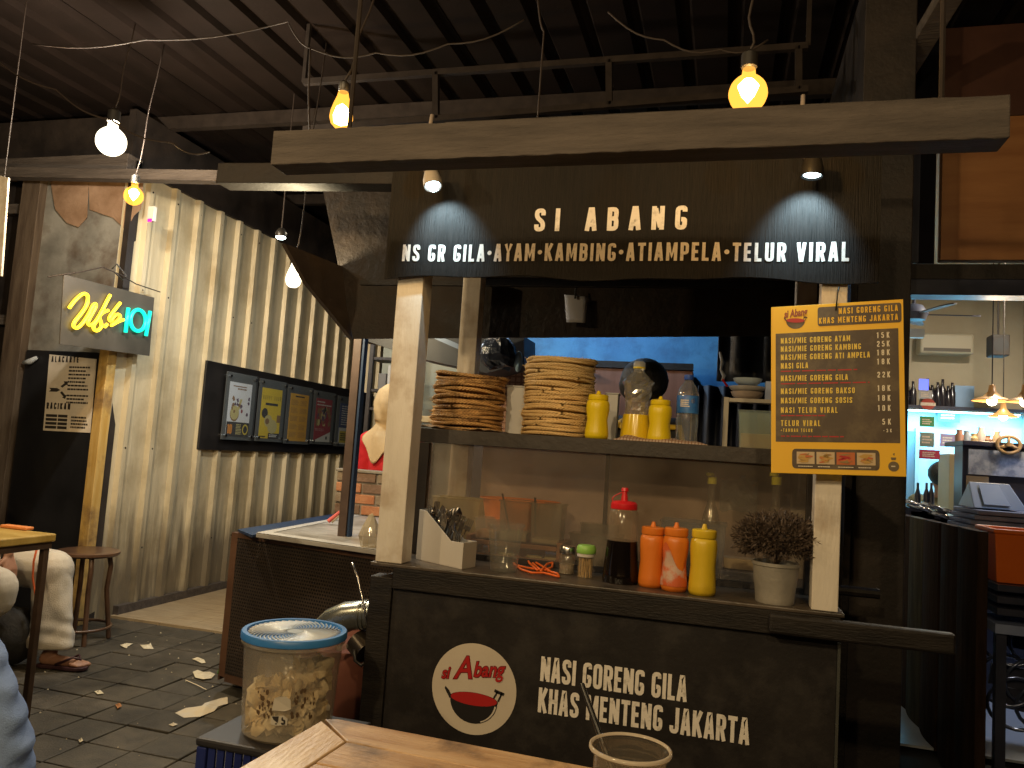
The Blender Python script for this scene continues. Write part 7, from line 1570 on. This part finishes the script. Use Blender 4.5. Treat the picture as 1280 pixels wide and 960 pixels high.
# ceiling fan
fc = at(1142, 392, 'y', 6.3); t = thing('ceiling_fan', 'dark ceiling fan with long blades inside the shop', 'ceiling fan', fc)
MB().tube([fc, (fc.x, fc.y, 3.22)], .012, 8).build('rod', M_FRAME, t); MB().lathe([(0, -.06), (.08, -.05), (.10, 0), (.06, .06), (0, .08)], fc, 20).build('motor', M_FRAME, t, smooth='auto'); MB().lathe([(0, 0), (.06, 0), (.07, .05), (0, .05)], (fc.x, fc.y, 3.165), 16).build('canopy', M_FRAME, t)
for j in range(5):
    a = .05+2*PI*j/5; d = Vector((math.cos(a), math.sin(a), 0)); r = Vector((-math.sin(a), math.cos(a), .18)); pts = [(.10, .022), (.16, .04), (.38, .052), (.43, .04), (.45, 0)]
    P = [fc+d*x+r*w_ for x, w_ in pts]+[fc+d*x-r*w_ for x, w_ in reversed(pts[:-1])]; MB().slab([p-Z3*.01 for p in P], Z3, .008).build('blade', M_FRAME, t)
a, b = at(1130, 421, 'y', 6.0), at(1156, 411, 'y', 6.0); tag(MB().box(a.x-.1, b.x, 6.0, 6.06, a.z, b.z).build('tube_lamp', mat('pale tube', (.6, .66, .62), .4)), 'short pale batten lamp under the ceiling fan', 'lamp')
a, b = at(1150, 441, 'y', 8.0), at(1218, 420, 'y', 8.0); t = thing('air_conditioner', 'cream wall air conditioner above the shop shelf', 'air conditioner', (a.x, 8.1, a.z)); MB().box(a.x, b.x, 8.0, 8.19, a.z, b.z+.02).build('casing', mat('cream casing', (.42, .37, .28), .5), t, bevel=.02); MB().box(a.x+.03, b.x-.03, 7.992, 8.0, a.z+.02, a.z+.05).build('vent', plain('vent brown', (.12, .1, .08), .6), t)
a, b = at(1240, 444, 'y', 7.2), at(1263, 418, 'y', 7.2); t = thing('hanging_speaker', 'black box speaker hanging near the shop ceiling', 'speaker', ((a.x+b.x)/2, 7.3, a.z)); MB().box(a.x, b.x, 7.2, 7.36, a.z, b.z).build('cabinet', M_DARK, t, bevel=.01); MB().tube([((a.x+b.x)/2, 7.28, b.z), ((a.x+b.x)/2, 7.28, 3.2)], .008, 6).build('rod', M_DARK, t)
disc_ = MB(); disc(disc_, ((a.x+b.x)/2, 7.2, (a.z+b.z)/2), X3, Z3, 0, 0, .055, .06, 0, .002); disc_.build('cone', plain('speaker cone', (.03, .03, .032), .8), t)
for i, (px, py, Y, rr_) in enumerate([(1240, 499, 5.6, .115), (1254, 519, 6.6, .10), (1282, 500, 5.2, .1)]):
    p = at(px, py, 'y', Y); t = thing('pendant_lamp', ['wide brass pendant lamp glowing in the shop, left one', 'small pendant lamp lower and further back in the shop', 'pendant lamp cut off by the right edge of the picture'][i], 'pendant lamp', p)
    MB().lathe([(rr_, -.012), (rr_*.99, -.006), (rr_*.45, .018), (.022, .05), (.018, .09), (0, .095)], p, 26).build('shade', mat('brass shade', (.50, .28, .10), .4, .3), t, smooth='auto'); MB().ball(p+Vector((0, 0, -.012)), .030, 12).build('bulb', glow('pendant glow', (1, .86, .6), 12), t, smooth=True)
    MB().tube([p+Z3*.09, (p.x, p.y, 3.21)], .004, 5).build('cord', M_DARK, t); lamp('pendant_light', p+Vector((0, 0, -.06)), 3, WARM, .03, t)
# counter, printed cloth, cash register, wheel ornament
a, b = at(1204, 592, 'y', 5.4), at(1300, 564, 'y', 5.4); t = thing('shop_counter', 'dark shop counter with a pale blue patterned cloth front', 'counter', (a.x, 5.4, 0)); bx = 2.58
MB().box(a.x, bx, 5.42, 5.6, .0, b.z+.01).build('carcass', M_FRAME, t); MB().box(a.x+.03, bx, 5.40, 5.415, a.z, b.z-.01).build('cloth', mat('pale blue printed cloth', (.20, .27, .45), .8, col2=(.38, .48, .68), nscale=14, nsharp=(.42, .55)), t); MB().box(a.x-.01, bx, 5.38, 5.8, b.z+.011, b.z+.04).build('top', M_FRAME, t, bevel=.004)
MB().box(a.x+.02, a.x+.14, 5.40, 5.416, a.z-.3, a.z-.01).build('cream_panel', plain('cream panel', (.25, .22, .17), .6), t)
a, b = at(1186, 622, 'y', 6.2), at(1205, 568, 'y', 6.2); tag(rebase(MB().box(a.x, b.x, 6.2, 6.5, 0, b.z).build('cream_pillar', mat('cream cupboard', (.50, .43, .28), .6, col2=(.45, .38, .24), nscale=3), bevel=.004), (a.x, 6.2, 0)), 'cream narrow cupboard between the shop door and the counter', 'cupboard')
p = at(1261, 556, 'y', 5.36); t = thing('wheel_ornament', 'cream ship wheel ornament on the shop counter', 'ornament', p); MB().tube([p+Vector((.062*math.cos(q), 0, .050*math.sin(q))) for q in [2*PI*j/24 for j in range(24)]], .011, 8, closed=True).build('rim', mat('cream wood', (.38, .28, .15), .5), t, smooth=True)
for q in (PI/2, PI*7/6, PI*11/6): MB().tube([p, p+Vector((.058*math.cos(q), 0, .046*math.sin(q)))], .010, 8).build('spoke', MC['cream wood'], t, smooth=True)
MB().lathe([(0, 0), (.022, 0), (.022, .02), (0, .02)], p-Vector((0, .01, .01)), 14).build('hub', MC['cream wood'], t)
# glasses and jars on the counter
rg_ = random.Random(9)
for i, px in enumerate((1199, 1208, 1217, 1226, 1234, 1246)):
    p = at(px, 560, 'y', 5.7); p.z = at(1240, 564, 'y', 5.4).z+.041; hh = rg_.uniform(.07, .13); c_ = [(.4, .25, .2), (.3, .4, .5), (.55, .45, .25), (.5, .5, .5), (.3, .2, .15), (.5, .42, .3)][i]
    tag(rebase(MB().lathe([(0, 0), (.025, 0), (.028, hh*.6), (.016, hh*.8), (.018, hh)], p, 14).build('jar', plain('jar %d' % i, c_, .25), smooth='auto'), p), ['brownish jar first from left on the shop counter', 'bluish jar second from left on the shop counter', 'straw jar third from left on the shop counter', 'grey jar fourth from left on the shop counter', 'dark brown jar fifth from left on the shop counter', 'cream jar beside the wheel ornament on the shop counter'][i], 'jar')
# cash register on dark table, papers
zr_ = at(1240, 632, 'y', 4.45).z
t = thing('cash_table', 'dark table stacked with papers at the right under the cash register', 'table', (1.4, 4.4, 0)); x0 = at(1206, 632, 'y', 4.3).x
MB().box(x0, 2.3, 4.3, 4.75, zr_-.18, zr_-.15).build('top', M_FRAME, t)
for x in (x0+.02, 2.2): MB().box(x, x+.05, 4.34, 4.39, 0.013, zr_-.181).build('leg', M_FRAME, t)
for i in range(5): tag(MB().box(x0+.01+.01*i, 2.25, 4.32, 4.70, zr_-.148+.026*i, zr_-.126+.026*i, rot=Euler((0, 0, .02*(i-2))).to_matrix()).build('folded_cloth', mat('dusty blue linen', (.10, .13, .25), .8, col2=(.2, .26, .42), nscale=8), bevel=.006), ['lowest', 'second lowest', 'middle', 'second highest', 'topmost'][i]+' folded blue grey linen in the pile under the cash register', 'linen')
a, b = at(1216, 631, 'y', 4.4), at(1275, 606, 'y', 4.4); t = thing('cash_register', 'pale blue cash register with a tilted screen at the right', 'cash register', ((a.x+b.x)/2, 4.5, a.z))
zt3 = zr_-.148+.13+.003
mb = MB(); mb.add([(a.x, 4.38, zt3), (b.x+.03, 4.38, zt3), (b.x, 4.55, b.z), (a.x+.02, 4.55, b.z), (a.x, 4.66, zt3), (b.x+.03, 4.66, zt3)], [(0, 1, 2, 3), (4, 3, 2, 5), (0, 3, 4), (1, 5, 2), (0, 4, 5, 1)]); mb.build('casing', mat('blue grey casing', (.22, .30, .46), .4), t, bevel=.004)
mb = MB(); q = [Vector((a.x+.05, 4.40, zt3+.015)), Vector((b.x-.04, 4.40, zt3+.015)), Vector((b.x-.055, 4.53, b.z-.015)), Vector((a.x+.06, 4.53, b.z-.015))]; nq = (q[1]-q[0]).cross(q[3]-q[0]).normalized(); mb.slab([p+nq*.003 for p in q], nq, .004); mb.build('screen', mat('pale screen', (.42, .52, .7), .3), t)
# orange bucket and dark table at right edge
a, b = at(1243, 728, 'y', 3.9), at(1284, 664, 'y', 3.9); t = thing('orange_bucket', 'bright orange square bucket on the dark stand at the right edge', 'bucket', ((a.x+b.x)/2+.08, 3.9, a.z)); xc = a.x+.13
mb = MB(); zz0, zz1 = a.z, b.z; R4 = lambda h_, z: [Vector((xc+sx*h_, 4.03+sy*h_, z)) for sx, sy in ((-1, -1), (1, -1), (1, 1), (-1, 1))]; Rr4 = [R4(.118, zz0), R4(.13, zz1-.02), R4(.137, zz1-.018), R4(.137, zz1), R4(.125, zz1), R4(.112, zz0+.005)]
mb.add(sum(Rr4, []), [(3, 2, 1, 0)]+[(4*i+j, 4*i+(j+1) % 4, 4*i+4+(j+1) % 4, 4*i+4+j) for i in range(5) for j in range(4)]+[(20, 21, 22, 23)]); mb.build('bucket_wall', mat('bright orange plastic', (.78, .16, .01), .4, col2=(.7, .13, .01), nscale=3), t, bevel=.006)
st2 = thing('dark_stand', 'black slatted stand under the orange bucket at the right edge', 'stand', (1.4, 4.0, 0)); zz = a.z-.002
for i in range(3): MB().box(a.x-.0, 1.95, 3.86+.0, 4.3, zz-.03-.05*i, zz-.0-.05*i).build('slat', M_FRAME, st2, bevel=.004)
MB().box(a.x+.0, 1.9, 3.88, 4.2, zz-.21, zz-.17).build('blue_board', mat('pale blue board', (.22, .28, .50), .4, col2=(.3, .37, .6), nscale=4), st2)
for x in (a.x+.01, 1.85): MB().box(x, x+.04, 3.9, 3.94, 0, zz-.212).build('leg', M_FRAME, st2)
# jumble of chair frames below
for i, (px, py) in enumerate(((1262, 800), (1256, 850), (1270, 880))):
    p = at(px, py, 'y', 4.3); t = thing('folded_chair', ['upper folded metal chair under the dark stand', 'middle folded metal chair under the dark stand', 'lowest folded metal chair under the dark stand'][i], 'chair', p)
    for dx, rx_ in ((0, .3), (.12, .24)): MB().tube([p+Vector((dx+.10*math.cos(q)*1.2, .02*math.sin(q*2), .09*math.sin(q)*(1+rx_))) for q in [PI*2*j/20 for j in range(20)]], .009, 6, closed=True).build('frame_tube', mat('blue steel tube', (.12, .15, .25), .25, .6), t, smooth=True)
    MB().slab([p+Vector((-.06, .03, -.03)), p+Vector((.14, .03, -.05)), p+Vector((.12, .05, .05)), p+Vector((-.04, .05, .06))], (0, 1, 0), .012).build('seat', M_FRAME, t)
# chair backs behind the fence
for i, (px, py) in enumerate(((1141, 630), (1152, 636), (1166, 634), (1176, 645), (1189, 641))):
    p = at(px, py, 'y', 5.6); t = thing('shop_chair', ['first', 'second', 'third', 'fourth', 'fifth'][i]+' curved chair back from the left above the dark fence', 'chair', (p.x, 5.6, 0))
    P = [Vector((p.x-.07, 5.6, p.z+.018)), Vector((p.x-.03, 5.57, p.z+.012)), Vector((p.x+.02, 5.57, p.z-.002)), Vector((p.x+.07, 5.6, p.z-.02)), Vector((p.x+.085, 5.64, p.z-.05))]
    MB().tube(P, .014, 8).build('back_rail', mat('polished steel rail', (.5, .56, .66), .2, .8), t, smooth=True); MB().box(p.x-.06, p.x+.075, 5.60, 5.63, p.z-.30, p.z-.02).build('backrest', M_FRAME, t)
    MB().box(p.x-.10, p.x+.12, 5.3, 5.62, p.z-.42, p.z-.38).build('seat', M_FRAME, t)
    for lx in (-.09, .09):
        for ly in (5.32, 5.58): MB().box(p.x+lx, p.x+lx+.02, ly, ly+.02, .013, p.z-.421).build('leg', M_FRAME, t)
for i, px in enumerate((1147, 1158, 1164)):
    p = at(px, 622, 'y', 5.9); tag(rebase(MB().lathe([(0, 0), (.02, 0), (.02, .12), (.008, .16), (.008, .2)], (p.x, 5.9, p.z-.1), 12).build('dark_bottle', M_FRAME, smooth='auto'), (p.x, 5.9, p.z-.1)), ['left', 'middle', 'right'][i]+' dark bottle standing above the chair backs', 'bottle')
p = at(1152, 634, 'y', 5.9); t = thing('shop_table', 'glass topped table behind the chair backs of the shop', 'table', (p.x, 6.0, 0)); zt4 = at(1150, 622, 'y', 5.9).z-.102; MB().box(p.x-.3, p.x+.35, 5.8, 6.15, zt4-.03, zt4).build('top', mat('pale blue top', (.2, .35, .45), .3), t); MB().box(p.x-.02, p.x+.04, 5.95, 6.0, .013, zt4-.031).build('leg', M_FRAME, t)
# shop person
yp = 6.8; hc = at(1177, 598, 'y', yp)
J = dict(head=hc, neck=(hc.x, yp, hc.z-.16), chest=(hc.x, yp+.02, hc.z-.32), pelvis=(hc.x, yp+.05, hc.z-.68), shl=(hc.x-.17, yp, hc.z-.2), ell=(hc.x-.2, yp+.05, hc.z-.45), wrl=(hc.x-.1, yp+.2, hc.z-.5), shr=(hc.x+.17, yp, hc.z-.2), elr=(hc.x+.2, yp+.05, hc.z-.45), wrr=(hc.x+.1, yp+.2, hc.z-.5),
         hpl=(hc.x-.08, yp+.05, hc.z-.7), knl=(hc.x-.09, yp+.40, hc.z-.70), anl=(hc.x-.09, yp+.42, .1), tol=(hc.x-.09, yp+.54, .045), hpr=(hc.x+.08, yp+.05, hc.z-.7), knr=(hc.x+.09, yp+.40, hc.z-.70), anr=(hc.x+.09, yp+.42, .1), tor=(hc.x+.09, yp+.54, .045))
t, V, A_ = person('seated shop customer with dark hair and an olive shirt seen from behind', J, None, vox=.014, f=(0, 1, 0), hands=(('l', (.3, 1, 0), (0, 0, 1), 1, .5), ('r', (-.3, 1, 0), (0, 0, 1), -1, .5)), hs=.95); face(t, A_, .95)
cloth(t, 'shirt', mat('olive shirt', (.10, .10, .06), .8), [(V['neck']+Vector((0, 0, -.04)), V['chest'], .08, .15), (V['chest'], V['pelvis'], .155, .155), (V['chest'].lerp(V['neck'], .5), V['shl'], .09, .075), (V['shl'], V['ell'], .07, .06), (V['chest'].lerp(V['neck'], .5), V['shr'], .09, .075), (V['shr'], V['elr'], .07, .06)])
cloth(t, 'trousers', MC['black trousers'], [(V['pelvis'], V['hpl'], .15, .12), (V['pelvis'], V['hpr'], .15, .12), (V['hpl'], V['knl'], .11, .08), (V['knl'], V['anl'], .08, .07), (V['hpr'], V['knr'], .11, .08), (V['knr'], V['anr'], .08, .07)], vox=.018)
MB().ball(A_(0, -.02, .04), (.105, .105, .10), 14).build('hair', M_HAIR, t, smooth=True)
